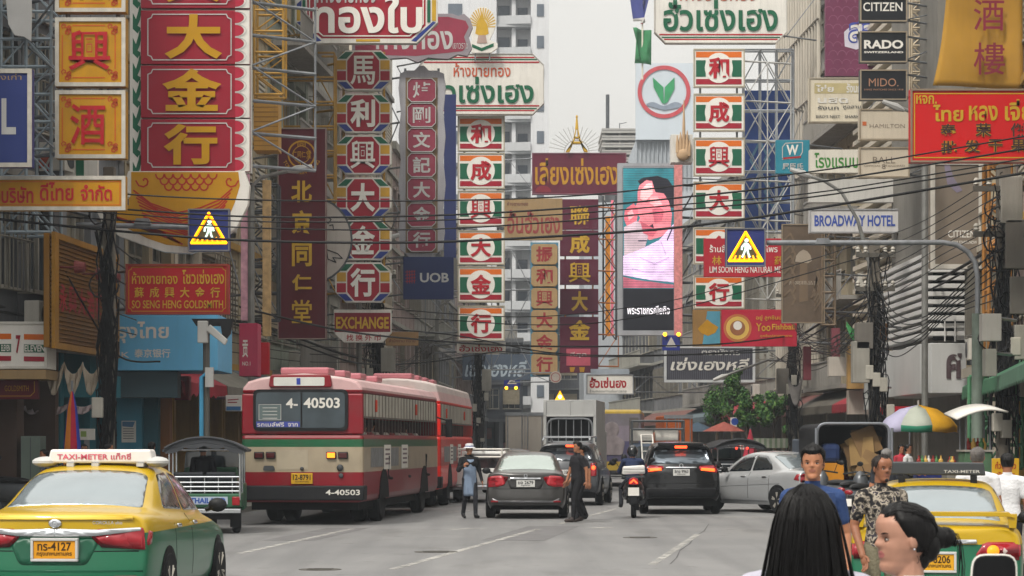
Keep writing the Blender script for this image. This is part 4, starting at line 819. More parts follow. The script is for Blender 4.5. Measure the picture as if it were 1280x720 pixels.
# --- lower far boards
s = Sign('noodle_sign', (733, 468, 792, 493), 120, 'small white board with bold red Thai letters hung low in the middle of the street', WHT, depth=.2, frame=mat('#8d8f93', .5, .2), fw=.05)
s.text([('ฮั้วเซ่นฮง', (737, 471.5, 783, 485))], TRED, .035); s.text([('ร้านทองเก่าแก่เยาวราช', (737, 487, 783, 490.5))], STEELD, .0); s.bracket('r', 4.5)
mb = MB(); mb.bx(-1.0, 1.0, 0, .2, s.h / 2 + .02, s.h / 2 + .28); mb.build('top_plate', mat('#9aa3ad', .6), s.o)
s = Sign('script_sign', (578, 443, 663, 475), 126, 'slate grey board with pale looping Thai script, left one below the white name board', mat('#4c5766', .6, 0, .12, 1, streak=.25), depth=.3)
s.text([('เซ่งเฮงหลี', (581, 449, 659, 471))], mat('#a3b0ba', .6), .02, .25); s.bracket('l', .6)
s = Sign('script_sign', (830, 432, 944, 478), 108, 'dark ribbed board in a white frame with pale looping Thai script, above the round trees', mat('#3c3c46', .6, 0, .15, 2, streak=.2), depth=.3, frame=mat('#b9bcbe', .5, 0, .1, 2), fw=.12)
s.strips('rib', [[(836 + 2.4 * i, 436), (836 + 2.4 * i, 474)] for i in range(43)], .7, mat('#5a5a62', .6)); s.text([('เซ่งเฮงหลี', (838, 447, 937, 463))], OFFW, .02, .2, up=.03); s.text([('ตรามังกร', (877, 436, 925, 444))], LGREY, .02); s.bracket('r', 1.5)
s = Sign('sun_disc_sign', (687, 464, 702, 479), 116, 'small round pale disc sign under the narrow tan column', mat('#a39a92', .6), depth=.15, shape=circ(694.5, 471.5, 7.5, 24)); s.ring('rim', 694.5, 471.5, 5, 6, mat('#8b4a48', .6)); s.bracket('l', 2)
# --- right side signs
s = Sign('teal_sign', (970, 175, 1012, 217), 86, 'teal square sign with a white W emblem over pale Chinese letters', mat('#2b7f93', .5, 0, .08, 1, streak=.1), depth=.3)
s.text([('W', (983, 181, 998, 194))], WHT, .03); s.strips('emblem', [[(978, 197), (978, 184), (982, 179), (1003, 178), (1003, 190), (999, 197), (978, 199)]], 1.2, LGREY); s.poly('red_bar', [(979, 197), (1001, 195), (1001, 197), (979, 199)], TRED)
s.text([('屈臣氏', (978, 204, 1004, 212))], LGREY, .02); s.bracket('r', 1.4)
s = Sign('hotel_board', (1012, 187, 1076, 216), 77.5, 'pale board with green Thai letters, right of the teal square sign', mat('#cfcabe', .6, 0, .08, 1, streak=.25), depth=.3); s.text([('โรงแรมบ', (1018, 191, 1073, 210))], mat('#3c7c34', .5), .02); s.bracket('r', .8)
s = Sign('birds_nest_sign', (1011, 97, 1078, 153), 78.5, 'cream board of faded Thai lines with small BIRD\'S NEST and SHARK writing', mat('#cdc4b0', .6, 0, .08, 1, streak=.25), depth=.3, frame=mat('#a59c8c', .5, .2), fw=.04)
s.rect('gold_band', (1018, 104, 1078, 117), mat('#b3a67c', .6)); s.text([('ไช่ย', (1020, 106, 1042, 115)), ('รังนก', (1058, 104, 1076, 116))], OFFW, .03); s.text([('นสด', (1022, 122, 1060, 129))], OFFW, .03); s.text([('รังนก', (1022, 132, 1048, 137)), ('หูฉลาม', (1054, 132, 1076, 137)), ("BIRD'S NEST", (1020, 144, 1050, 147.5)), ('SHARK', (1056, 144, 1074, 147.5))], STEELD, .01); s.bracket('r', 1)
def watch(box, label, m, items, tm, bold, extra=None, Y=70):
    s = Sign('watch_sign', box, Y, label, m, depth=.3, frame=mat('#9c8f7c', .45, .4, .1, 3), fw=.04); s.text(items, tm, bold); s.bracket('r', 1.5, 2); return s
BK = mat('#202226', .4, 0, .1, 1, streak=.05); BG = mat('#bdb2a0', .55, 0, .08, 1, streak=.2)
watch((1075, -2, 1134, 27), 'black board with white serif capitals, topmost of three black boards', BK, [('CITIZEN', (1079, 3, 1128, 14))], WHT, .01)
watch((1075, 39, 1134, 78), 'black board with bold white letters RADO, middle of three black boards', BK, [('RADO', (1080, 50, 1129, 61)), ('SWITZERLAND', (1080, 64, 1129, 66.5))], WHT, .035)
watch((1075, 87, 1134, 125), 'black board with bronze letters MIDO, lowest of three black boards', BK, [('MIDO.', (1086, 98, 1123, 108)), ('SWISS WATCHES SINCE 1918', (1080, 111, 1129, 113))], mat('#a97f66', .5, .2), .0)
s = watch((1074, 136, 1138, 175), 'beige board with thin HAMILTON capitals and a small orange square', BG, [('HAMILTON', (1087, 155, 1131, 160))], mat('#7d7265', .5), -.005); s.rect('orange_square', (1078, 152, 1083, 157), mat('#b8623a', .5))
s = watch((1074, 184, 1137, 222), 'beige board with serif BALL capitals, below the board with the orange square', BG, [('BALL', (1091, 196, 1119, 204)), ('8', (1102, 205, 1107, 211)), ('OFFICIAL  STANDARD', (1080, 206, 1131, 208.5))], mat('#7d7265', .5), .0)
s = Sign('blank_board', (1011, 224, 1137, 253), 77, 'long blank pale board under the BALL board, crossed by cables', mat('#b9b7b2', .6, 0, .08, .8, streak=.3), depth=.3); s.bracket('r', .8)
s = Sign('hotel_sign', (1012, 261, 1126, 291), 76, 'long pale grey board with blue capitals BROADWAY HOTEL', mat('#c2c0bf', .6, 0, .06, .8, streak=.25), depth=.35, frame=mat('#9b9b9d', .5, .2), fw=.04); s.text([('BROADWAY HOTEL', (1018, 269, 1119, 283))], mat('#3a4f9a', .5), .03); s.bracket('r', 1)
s = Sign('purple_billboard', (1032, -40, 1150, 95), 83, 'purple scale-patterned billboard with blue and white Thai lettering, behind the black boards', mat('#6d3550', .55, 0, .12, 1, streak=.15), cat='billboard', depth=.3)
s.strips('scale', [[(1036 + 11 * i + 5.5 * (j % 2) + 5.5 * math.cos(R(a)), -30 + 11 * j - 6 * math.sin(R(a))) for a in range(0, 181, 36)] for i in range(10) for j in range(12)], .8, mat('#835069', .6))
s.poly('white_glow', [(1055, 40), (1062, 34), (1110, 26), (1148, 14), (1148, 36), (1120, 48), (1070, 62), (1056, 58)], mat('#c6c3cf', .6)); s.text([('สอชนก', (1060, 27, 1146, 54))], mat('#3a4b9c', .5), .06); s.text([('สอชนก', (1062, 30, 1144, 52))], OFFW, .01); s.poly('pale_field', [(1110, 62), (1148, 50), (1148, 94), (1100, 94)], mat('#a5a3ae', .6))
mb = MB(); [mb.tube([(x, .4, -s.h / 2), (x, .4, s.h / 2)], .06) for x in (-1, 1)]; mb.tube([(1, .4, 0), (2.2, 1, 0)], .06); mb.build('bracket', STEEL, s.o)
# cloth banner
def cloth(name, label, box, Y, m, amp=.06, shape=None):
    x0, y0, x1, y1 = box; q = S(Y); c = P((x0 + x1) / 2, (y0 + y1) / 2, Y); w, h = (x1 - x0) / q, (y1 - y0) / q
    mb = MB(); nx, nz = 16, 20; vs = []
    for j in range(nz + 1):
        for i in range(nx + 1):
            u, v = i / nx, j / nz; sw = .12 * w * (1 - v) ** 2 * (1 - u)
            vs.append((-w / 2 + u * w - sw * 1.6, -amp * math.sin(u * 7 + v * 2) * (1.2 - v) - amp * .5 * math.sin(v * 9), -h / 2 + v * h - .03 * h * u * (1 - v)))
    mb.add(vs, [(j * (nx + 1) + i, j * (nx + 1) + i + 1, (j + 1) * (nx + 1) + i + 1, (j + 1) * (nx + 1) + i) for j in range(nz) for i in range(nx)])
    o = mb.build(name, m, None, c, smooth=True); sd = o.modifiers.new("solid", 'SOLIDIFY'); sd.thickness = .015; sd.offset = 1
    return tag(o, label, 'banner'), q, c
o, q, c = cloth('cloth_banner', 'ochre cloth banner with two maroon characters, hanging above the bright red board', (1184, -50, 1278, 107), 56, mat('#a87f30', .75, 0, .08, 1.5, streak=.15))
mb = MB()
for ch, (x0, y0, x1, y1) in (('酒', (1215, 1, 1253, 40)), ('樓', (1215, 55, 1254, 95))): put_text(mb, ch, (x0 - 640) / q * 1 - c.x, CH + (HZ - y1) / q - c.z, (x1 - 640) / q - c.x, CH + (HZ - y0) / q - c.z, -.2, .004)
mb.build('lettering', mat('#7c2438', .6), o)
mb = MB(); mb.tube([(1.0, .05, -1.6), (1.0, .05, 1.5)], .03); mb.tube([(-.9, .05, 1.5), (2.0, .05, 1.52)], .03); mb.build('pole', STEEL, o)
s = Sign('red_board', (1138, 111, 1300, 203), 49, 'bright red board with yellow Thai and dark Chinese characters at the right edge', mat('#c01d1f', .45, 0, .06, .8, streak=.05), depth=.25, frame=mat('#8b7a6a', .5, .3), fw=.04)
s.outline('border', (1143, 117, 1296, 197), GLDL, 1.4)
s.text([('หจก.', (1145, 119, 1171, 130)), ('ไทย', (1166, 131, 1204, 152)), ('หลง', (1211, 132, 1247, 151)), ('เจี่ย', (1256, 124, 1290, 151))], GLDL, .025)
s.text([('泰', (1175, 155, 1195, 171)), ('荣', (1219, 154, 1239, 171)), ('傑', (1263, 154, 1283, 171)), ('批', (1176, 176, 1196, 192)), ('发', (1205, 175, 1225, 191)), ('干', (1235, 174, 1253, 190)), ('果', (1263, 174, 1283, 190))], GLDL, .055)
s.text([('泰', (1175, 155, 1195, 171)), ('荣', (1219, 154, 1239, 171)), ('傑', (1263, 154, 1283, 171)), ('批', (1176, 176, 1196, 192)), ('发', (1205, 175, 1225, 191)), ('干', (1235, 174, 1253, 190)), ('果', (1263, 174, 1283, 190))], mat('#43302a', .5), .018); s.bracket('r', .8)
s = Sign('watch_billboard', (1163, 200, 1229, 336), 65, 'tall grey brown billboard in a white frame with white capitals near its foot', mat('#7b7064', .5, 0, .1, .9, streak=.1), cat='billboard', depth=.3, frame=mat('#c4bfb6', .5, 0, .1, 2, streak=.2), fw=.13)
s.text([('CITIZEN', (1185, 288, 1219, 297)), ('BETTER STARTS NOW', (1186, 301, 1221, 305))], WHT, .01); s.polys('pale_figure', [[(1180, 205), (1186, 203), (1192, 222), (1203, 238), (1196, 241), (1184, 230)]], mat('#81788a', .5)); s.bracket('r', .3)
s = Sign('poster_banner', (977, 280, 1031, 404), 79, 'brown poster banner with a pale domed shape and swirls, below the BROADWAY HOTEL board', mat('#5e5043', .55, 0, .25, 1.3, streak=.2), cat='banner', depth=.12, frame=mat('#8d7f6c', .5, .3), fw=.04)
s.poly('pale_dome', [(994, 327), (995, 320), (999, 315), (1004, 312), (1009, 314), (1013, 319), (1015, 326), (1010, 329)], mat('#9b8f80', .6)); s.poly('stalk', [(1000, 329), (1009, 329), (1010, 376), (999, 378)], mat('#6e5d4b', .6)); s.text([('燕窝精品集', (986, 351, 1024, 356))], mat('#a09484', .6), .0)
s.strips('swirl', [[(980, 300 + 14 * k), (988, 292 + 14 * k), (994, 304 + 14 * k), (990, 316 + 13 * k)] for k in range(6)] + [[(1014 + 2 * k, 372 - 6 * k), (1022, 360 - 8 * k), (1026, 376 - 8 * k), (1018, 388 - 6 * k)] for k in range(4)], 2.2, mat('#6f5f4e', .6)); s.bracket('r', 2.0, 3)
s = Sign('medicine_sign', (880, 298, 979, 346), 89, 'red board with white English capitals partly hidden by the right lit crossing sign', mat('#a8202f', .5, 0, .08, 1, streak=.15), depth=.25)
s.text([('ร้านลิ้มซุ่นเฮงสมุนไพร', (887, 306, 972, 318)), ('LIM SOON HENG NATURAL ME', (887, 333, 976, 341))], WHT, .01); s.text([(c, (890 + 26 * i, 320, 902 + 26 * i, 331)) for i, c in enumerate('林順興药')], GLDL, .01); s.bracket('r', 2.4)
s = Sign('fishball_sign', (902, 387, 996, 433), 87, 'crimson board with a round yellow emblem and gold serif lettering, above the dark ribbed board', mat('#a81f35', .5, 0, .08, 1, streak=.1), depth=.25)
s.ring('emblem', 922, 410, 15, 17.5, mat('#b06a3c', .5)); s.poly('emblem', circ(922, 410, 14.5, 32), mat('#c9a552', .5)); s.poly('emblem', circ(922, 410, 9.5, 32), mat('#8c5a3a', .5)); s.poly('emblem', circ(922, 407, 5.5, 24), OFFW)
s.text([('Yoo', (945, 404, 963, 414)), ('Fishball', (965, 405, 993, 412)), ('อยู่ ลูกชิ้นปลา', (945, 394, 984, 401)), ('ลูกชิ้นปลาเยาวราช', (950, 418, 990, 422))], GLDL, .012); s.bracket('r', 2.2)
s = Sign('pattern_sign', (866, 387, 901, 433), 91, 'ochre and sky blue board with a golden lotus shape below the right panel column', mat('#8a6a3c', .55, 0, .15, 1.5, streak=.2), depth=.2); s.poly('blue_field', [(884, 389), (900, 389), (900, 431), (878, 431)], mat('#4d8aa0', .55)); s.poly('lotus', [(872, 411), (878, 405), (884, 399), (890, 404), (898, 409), (894, 416), (885, 420), (876, 416)], GLD); s.bracket('r', 2)
s = Sign('lattice_banner', (929, 113, 991, 287), 97, 'blue netted banner with pale diamond figures behind white lattice steelwork', mat('#3d5aa0', .6, 0, .15, .8, streak=.15), cat='banner', depth=.1)
s.strips('diamond', [[(938 + 18 * k, 240 - 40 * j), (950 + 18 * k, 205 - 40 * j + 12), (962 + 18 * k, 240 - 40 * j), (950 + 18 * k, 262 - 40 * j), (938 + 18 * k, 240 - 40 * j)] for k in range(2) for j in range(2)], 3, mat('#6d9ab8', .6)); s.bracket('r', .6, 4, LGREY)
# --- hanging sky-line pieces: flags, hand-shaped ornament
fp = empty('flagpole', P(803, 80, 150), 'pole with a red, white and blue flag above a green flag', 'flagpole'); q = S(150)
mb = MB(); mb.tube([(0, 0, -1), (0, 0, 5.2)], .06); mb.build('pole', mat('#c8c2b4', .5), fp)
def flagmesh(z, h, w, name, m, ph):
    mb = MB(); vs = []
    for j in range(9):
        for i in range(9):
            u, v = i / 8, j / 8; vs.append((-.05 + .3 * math.sin(u * 5 + ph) * (.4 + v) + w * (u - .55) * (1 - .35 * v), .25 * math.sin(u * 9 + ph + v * 2), z - h * v - .25 * u))
    mb.add(vs, [(j * 9 + i, (j + 1) * 9 + i, (j + 1) * 9 + i + 1, j * 9 + i + 1) for j in range(8) for i in range(8)]); o = mb.build(name, m, fp, smooth=True); o.modifiers.new("s", 'SOLIDIFY').thickness = .02
flagmesh(4.9, 2.1, 1.5, 'flag', zmat('flag_bands', [(-1, '#b8323e'), (2.2, '#b8323e'), (2.6, '#d8d4d0'), (2.95, '#39407e'), (3.6, '#39407e')], .7, 0), 0); flagmesh(2.4, 2.2, 1.2, 'flag', mat('#2f7448', .7, 0, .15, 2), 2)
hd = Sign('hand_ornament', (839, 168, 866, 203), 110, 'tan spired hand-shaped ornament on a white box above the video screen', OFFW, cat='ornament', depth=1.0)
mb = MB(); q = S(110)
for x, z1, z0, r in ((-6, 16, -6, .08), (-2, 20, -6, .08), (2, 60, -4, .07), (6, 22, -6, .08), (9, 10, -10, .07)): mb.tube([(x / q * .9, -.15, z0 / q), (x / q, -.15, (z0 + z1) / 2 / q), (x / q * 1.05, -.15, z1 / q)], [r * 1.3, r, .02], 8)
mb.ball((1 / q, -.15, -8 / q), (.32, .15, .3), 14); mb.build('hand', mat('#b89a78', .6, 0, .1, 3), hd.o, smooth=True); hd.bracket('r', 2.5)
# --- LED crossing signs on mast arms
def crossing(box, Y, label, size=1.):
    s = Sign('crossing_sign', box, Y, label, mat('#2a3470', .5, 0, .12, 2, streak=.15), depth=.18, frame=mat('#6f7076', .5, .3), fw=.03, group='lit pedestrian crossing signs')
    x0, y0, x1, y1 = box; k = (x1 - x0) / 51; X = lambda a: x0 + a * k; Z = lambda b: y0 + b * k
    tri = [[(X(25.5), Z(5)), (X(4), Z(42)), (X(47), Z(42)), (X(25.5), Z(5))]]
    s.poly('triangle_field', [(X(25.5), Z(9)), (X(7), Z(40.5)), (X(44), Z(40.5))], mat('#5a5236', .5))
    s.strips('lit_triangle', tri, 2.8 * k, mat('#ffb400', .4, 0, .05, 9, emit=1.15)); s.strips('lit_triangle', [[(X(25.5), Z(8.5)), (X(6.8), Z(40)), (X(44.2), Z(40)), (X(25.5), Z(8.5))]], 1.6 * k, mat('#ff8a00', .4, emit=.9))
    s.strips('lit_stripe', [[(X(11 + 6.4 * i), Z(40.5)), (X(13 + 5.4 * i), Z(35.5))] for i in range(6)], 2.2 * k, mat('#ffa81e', .4, emit=.9))
    PF = mat('#cfe9dc', .4, 0, .05, 9, emit=.75)
    s.polys('lit_walker', [circ(X(26.5), Z(16), 2.6 * k, 14), [(X(24), Z(19)), (X(28), Z(19.5)), (X(29.5), Z(27)), (X(28), Z(28.5)), (X(24), Z(28))]], PF)
    s.strips('lit_walker', [[(X(24.5), Z(20)), (X(21), Z(24)), (X(20.5), Z(27.5))], [(X(28), Z(20.5)), (X(31), Z(24.5)), (X(31.5), Z(27))], [(X(25), Z(27.5)), (X(23.5), Z(32)), (X(21), Z(37))], [(X(27.5), Z(27.5)), (X(28.5), Z(32)), (X(30.5), Z(37))]], 2.5 * k, PF)
    return s
cs1 = crossing((235, 261, 287, 314), 50, 'left lit crossing sign with a yellow triangle, above the crimson goldsmith board')
cs2 = crossing((907, 285, 957, 333), 52, 'right lit crossing sign with a yellow triangle, before the red medicine board')
def mast_arm(pts, label, arm_r=.06, box=None, extra=None):
    b = Vector(pts[0]); o = empty('mast_arm_pole', b, label, 'pole'); loc = [Vector(p) - b for p in pts]
    mb = MB(); mb.tube(loc[:2], [.15, .13], 12); mb.build('lower_pole', mat('#6e7a70', .5, .1, .25, 3, streak=.4), o, smooth=True)
    mb = MB(); mb.tube(loc[1:], arm_r, 10); mb.build('arm', STEEL, o, smooth=True)
    return o
q = 52; p = lambda x, y: P(x, y, 52.15)
o = mast_arm([(p(1222, 0).x, 52.15, .1), p(1222, 392), p(1222, 345), p(1219, 328), p(1210, 315), p(1196, 306), p(1178, 303), p(1100, 303.5), p(958, 303.5)], 'grey green mast pole curving into a long arm over the road, behind the food stalls')
mb = MB(); c = P(1029, 302, 52.15) - Vector(o.location); mb.prism([(c.x - .18, c.z - .06), (c.x + .16, c.z - .06), (c.x + .12, c.z + .07), (c.x - .14, c.z + .07)], c.y - .1, c.y + .1); mb.build('lamp_head', STEEL, o)
p = lambda x, y: P(x, y, 50.12)
o = mast_arm([(p(-60, 0).x, 50.12, .1), p(-60, 400), p(-60, 300), p(-56, 288), p(-46, 282), p(0, 280.5), p(100, 281), p(236, 284)], 'grey mast pole at the far left with a long arm carrying the crossing sign')
mb = MB(); c = P(178, 278, 50.12) - Vector(o.location); mb.prism([(c.x - .18, c.z - .05), (c.x + .2, c.z - .05), (c.x + .14, c.z + .08), (c.x - .12, c.z + .08)], c.y - .1, c.y + .1); mb.build('lamp_head', STEEL, o)
for (box, Y, lab, xs) in (((828, 419, 850, 438), 104, 'small blue crossing sign with two amber lamps on top, above the dark ribbed board', (831, 848)), ((630, 469, 650, 484), 128, 'small blue crossing sign with two amber lamps under it, left of the white truck', (633, 645))):
    s = Sign('far_crossing_sign', box, Y, lab, mat('#27327c', .5), depth=.2); x0, y0, x1, y1 = box; s.poly('triangle', [((x0 + x1) / 2, y0 + 2), (x0 + 4, y1 - 4), (x1 - 4, y1 - 4)], LGREY)
    yy = y0 - 1 if Y < 110 else y1 + 1
    mb = MB(); [mb.ball(((x - s.cx) / s.s, -.1, (s.cy - yy) / s.s), .09, 10) for x in xs]; mb.build('amber_lamp', AMBER, s.o); s.bracket('r' if Y < 110 else 'l', 2.5, 1)
s = Sign('warning_triangle', (692, 487, 708, 502), 112, 'small glowing yellow warning triangle above the tall white truck', mat('#3a3424', .5), depth=.15, shape=[(700, 487), (692, 501.5), (708, 501.5)]); s.poly('lit_face', [(700, 488), (693, 501), (707, 501)], mat('#f0a810', .4, emit=1.0)); s.poly('lit_mark', circ(700, 496, 2.6, 12), mat('#e8f4e0', .4, emit=.8)); mb = MB(); mb.tube([(0, .1, .1), (0, .1, -3.8)], .05); mb.build('post', STEELD, s.o)
# ================================================================== STREET TREES
def tree(loc, h, r, label, seed, flat=1.0):
    rr = random.Random(seed); e = empty('street_tree', loc, label, 'tree', 'round clipped street trees on the right pavement'); mb = MB()
    mb.tube([(0, 0, 0), (.04, .02, h * .35), (-.03, 0, h * .7)], [.11, .08, .06], 8)
    for k in range(7):
        a = k * .9; mb.tube([(-.02, 0, h * .62), (r * .4 * math.cos(a), r * .4 * math.sin(a), h * .82), (r * .75 * math.cos(a + .3), r * .75 * math.sin(a + .3), h * (.85 + .06 * (k % 3)))], [.05, .035, .015], 5)
    mb.build('trunk', mat('#4a4036', .9, 0, .2, 6), e, smooth=True)
    cl = [(rr.gauss(0, .36) * r, rr.gauss(0, .36) * r, h * .86 + rr.gauss(0, .4) * r * flat, rr.uniform(.22, .46) * r) for _ in range(24)]
    mb = MB()
    for i in range(4200):
        c = rr.choice(cl); d = Vector((rr.gauss(0, 1), rr.gauss(0, 1), rr.gauss(0, 1))).normalized() * c[3] * rr.uniform(.55, 1.08); p_ = Vector(c[:3]) + d
        n_ = (d.normalized() + Vector((rr.gauss(0, .6), rr.gauss(0, .6), rr.gauss(0, .6)))).normalized(); t = n_.cross(Vector((rr.gauss(0, 1), rr.gauss(0, 1), rr.gauss(0, 1)))).normalized(); b = n_.cross(t); s_ = rr.uniform(.025, .07)
        mb.add([p_ - t * s_ * 1.5, p_ + b * s_ * .7, p_ + t * s_ * 1.5, p_ - b * s_ * .7], [(0, 1, 2, 3)], i % 3)
    mb.build('crown', [mat('#3f6a30', .6, 0, .3, 3), mat('#5c803e', .6, 0, .3, 3), mat('#294d28', .6, 0, .3, 3)], e)
for (px, py, rr_, Y, lab, sd) in ((896, 507, 26, 108, 'large round street tree, farthest left of the trees below the dark ribbed board', 1), (934, 514, 19, 100, 'middle round street tree with a pale green crown below the ribbed board', 2), (968, 513, 19, 96, 'rightmost round street tree, beside the grey poles', 3), (915, 488, 17, 106, 'small dim tree crown behind the round trees under the ribbed board', 4)):
    c = P(px, py, Y); tree((c.x, c.y, .13), c.z / .86, rr_ / S(Y), lab, sd)
# ================================================================== POLES, CABLES
def upole(px, Y, top, label, seed, tf=2, side=1, arms=(.8, .93), aw=.7, coils=8, r=.14, sw=.28):
    rr = random.Random(seed); x = (px - 640) / F * Y; e = empty('utility_pole', (x, Y, .1), label, 'utility pole'); mb = MB()
    mb.prism([(-r, -r), (r, -r), (r, r), (-r, r)], 0, top, 0, 'xy'); mb.build('pole', mat('#6d675e', .85, 0, .2, 2, bump=.2, streak=.4), e, bevel=.02)
    for z in [top * k for k in arms]:
        mb = MB(); mb.bx(-aw, aw, -r - .1, -r - .002, z - .06, z + .06); a = mb.build('crossarm', mat('#55524c', .8, 0, .2, 3), e); mb = MB()
        for x_ in (-.9 * aw, -.5 * aw, .5 * aw, .9 * aw): mb.lathe([(.03, .06), (.07, .1), (.05, .14), (.07, .18), (.03, .24)], 8, Matrix.Translation((x_, -r - .05, z)))
        mb.build('insulator', mat('#a8a49a', .4, 0, .1, 4), a, smooth=True)
    for k in range(tf):
        z = top * (.44 + .13 * k); xx = side * (.42 - .1 * k); mb = MB(); mb.bx(xx - .24, xx + .24, -.34, .1, z, z + rr.uniform(.7, 1.2)); mb.build('junction_box', rr.choice([mat('#8f8c84', .6, 0, .12, 2, streak=.35), mat('#6a6660', .6, 0, .12, 2, streak=.35)]), e, bevel=.02)
    for k in range(4 if tf else 1):
        z = rr.uniform(1.6, top * .5); mb = MB(); mb.bx(-.3 + .2 * k, -.08 + .2 * k, -r - .22, -r - .01, z, z + .4); mb.build('meter_box', mat('#a9a59b', .6, 0, .1, 3, streak=.3), e, bevel=.02)
    mb = MB()
    for k in range(coils):   # coils and drops of cable hung on the pole
        z = rr.uniform(top * .4, top * .95); xx = rr.uniform(-.25, .25); w, d = rr.uniform(.12, .4), rr.uniform(.25, .7); mb.tube([(xx + w * math.cos(t), -r - .12 - .04 * rr.random(), z - d * .5 + d * .5 * math.sin(t) + .05 * rr.random()) for t in [2 * math.pi * i / 14 for i in range(15)]], rr.uniform(.012, .022), 4, caps=False)
    for k in range(30):
        x0 = rr.uniform(-sw, sw); zt_ = rr.uniform(top * .6, top * .95); mb.tube([(x0 + .12 * math.sin(i * 1.7 + k), -r - .08 + .05 * math.sin(i + k), zt_ - (zt_ - rr.uniform(.5, 3)) * i / 6) for i in range(7)], .016, 4, caps=False)
    o = mb.build('cable_coil', CABLE, e, smooth=True); return e
upole(1254, 51.3, 7.7, 'utility pole crowded with grey boxes and coiled cables at the right edge', 1, 4, 1, coils=14)
upole(1093, 66, 7.4, 'utility pole wrapped in cables in front of the beige watch boards', 2, 2, -1, aw=.55)
upole(137, 45.8, 7.0, 'dark utility pole with hanging wires beside the slatted sign', 3, 0, 1, (.9,), .4, 2, r=.11, sw=.13)
upole(470, 79, 9.0, 'utility pole tangled with wires above the red bus roof', 4, 1, 1)
upole(991, 93, 8.0, 'utility pole with looped wires behind the crimson board with a round emblem', 5, 1, -1)
upole(598, 118, 9.5, 'far utility pole beside the slate script board', 6, 1, 1)
# slim pale blue pipe pole by the bank with camera
e = empty('camera_pole', ((258 - 640) / F * 47.5, 47.5, .1), 'slim pole with a pale blue pipe and cameras before the sky blue fascia', 'pole'); mb = MB(); mb.tube([(0, 0, 0), (0, 0, 4.0)], .07, 8); mb.build('pole', mat('#5c5a55', .7, 0, .2, 2), e, smooth=True)
mb = MB(); mb.tube([(-.09, -.1, 0), (-.09, -.1, 2.9), (.05, -.1, 3.0)], .045, 8); mb.build('pipe', mat('#4d9cc4', .5), e, smooth=True); mb = MB(); mb.prism([(.02, 3.85), (.4, 3.55), (.46, 3.66), (.1, 3.98)], -.25, -.1); mb.bx(-.16, .05, -.2, -.05, 3.6, 4.05); mb.build('camera', mat('#b5b4b0', .5), e, bevel=.02); mb = MB(); mb.prism([(-.3, 4.1), (.55, 4.1), (.5, 3.8), (.35, 3.6), (.3, 3.95), (-.2, 3.95)], -.06, .06); mb.build('hood', BLACK, e); mb = MB(); mb.bx(.0, .16, -.2, -.05, 2.7, 3.1); mb.build('junction_box', LGREY, e)
# street lamps: curved arms on slim poles
def street_lamp(pts, Y, label, head):
    b = P(pts[0][0], 553, Y); b.z = .1; e = empty('street_lamp', b, label, 'street lamp'); mb = MB(); l = [P(x, y, Y) - b for x, y in pts]; l[0] = Vector((0, 0, 0)); mb.tube(l, [.09] * 2 + [.05] * (len(l) - 2), 8); mb.build('pole', mat('#7b7b78', .5, .2, .2, 3), e, smooth=True)
    mb = MB(); c = P(*head, Y) - b; d = (l[-1] - l[-2]).normalized(); mb.tube([c - d * .35, c - d * .1, c + d * .3], [.05, .11, .06], 8); mb.build('lamp_head', mat('#a5a5a3', .4, .1), e, smooth=True)
street_lamp([(314, 553), (314, 260), (316, 232), (326, 222), (350, 216), (372, 212)], 60, 'street lamp arm crossing the maroon banner below its round emblem', (376, 211))
street_lamp([(449, 553), (449, 330), (452, 312), (466, 304), (482, 299)], 75, 'street lamp arm in front of the fifth octagonal panel', (488, 297))
street_lamp([(545, 553), (546, 400), (551, 382), (566, 372), (590, 368)], 100, 'street lamp arm crossing the fifth panel of the left white column', (596, 367))
street_lamp([(1090, 553), (1088, 330), (1072, 275), (1052, 240), (1030, 226), (1006, 218)], 68, 'brown street lamp arm rising over the BROADWAY HOTEL board', (1000, 216))
street_lamp([(1003, 553), (1000, 500), (985, 452), (960, 450), (905, 470)], 98, 'pale street lamp arm slanting over the dark ribbed script board', (900, 472))
street_lamp([(1156, 553), (1156, 190), (1153, 150), (1142, 141), (1122, 133)], 64, 'dark street lamp arm behind the left edge of the bright red board', (1116, 132))
# overhead cables
def cable(pts, Y0, Y1, r, label, group='cables strung across the street'):
    k = len(pts); w = [P(x, y, Y0 + (Y1 - Y0) * i / (k - 1)) for i, (x, y) in enumerate(pts)]; out = []
    for i in range(k - 1):   # smooth through the points
        p0, p1, p2, p3 = w[max(i - 1, 0)], w[i], w[i + 1], w[min(i + 2, k - 1)]
        for j in range(8):
            t = j / 8; out.append(.5 * ((2 * p1) + (p2 - p0) * t + (2 * p0 - 5 * p1 + 4 * p2 - p3) * t * t + (3 * p1 - p0 - 3 * p2 + p3) * t ** 3))
    out.append(w[-1]); b = out[0]; mb = MB(); mb.tube([q_ - b for q_ in out], r * .82, 5); o = mb.build('overhead_cable', CABLE, None, b, smooth=True); tag(o, label, 'cable', group)
CB = [([(-60, 226), (160, 243), (320, 250), (520, 251), (700, 246), (860, 231), (1040, 211), (1340, 160)], .018, 'thin cable, topmost of the bundle sagging across the whole street'),
      ([(-60, 246), (160, 262), (320, 271), (520, 270), (700, 261), (860, 246), (1040, 225), (1340, 176)], .022, 'cable second from the top of the bundle sagging across the street'),
      ([(-60, 252), (160, 268), (320, 277), (520, 276), (700, 268), (860, 255), (1040, 238), (1340, 188)], .016, 'thin cable third from the top of the bundle crossing the street'),
      ([(-60, 262), (160, 276), (320, 285), (520, 287), (700, 277), (860, 262), (1040, 243), (1340, 196)], .018, 'cable fourth from the top of the bundle crossing the street'),
      ([(-60, 268), (160, 290), (320, 301), (520, 303), (700, 295), (860, 283), (1040, 257), (1340, 206)], .03, 'thickest black cable, lowest of the upper bundle crossing the street')]
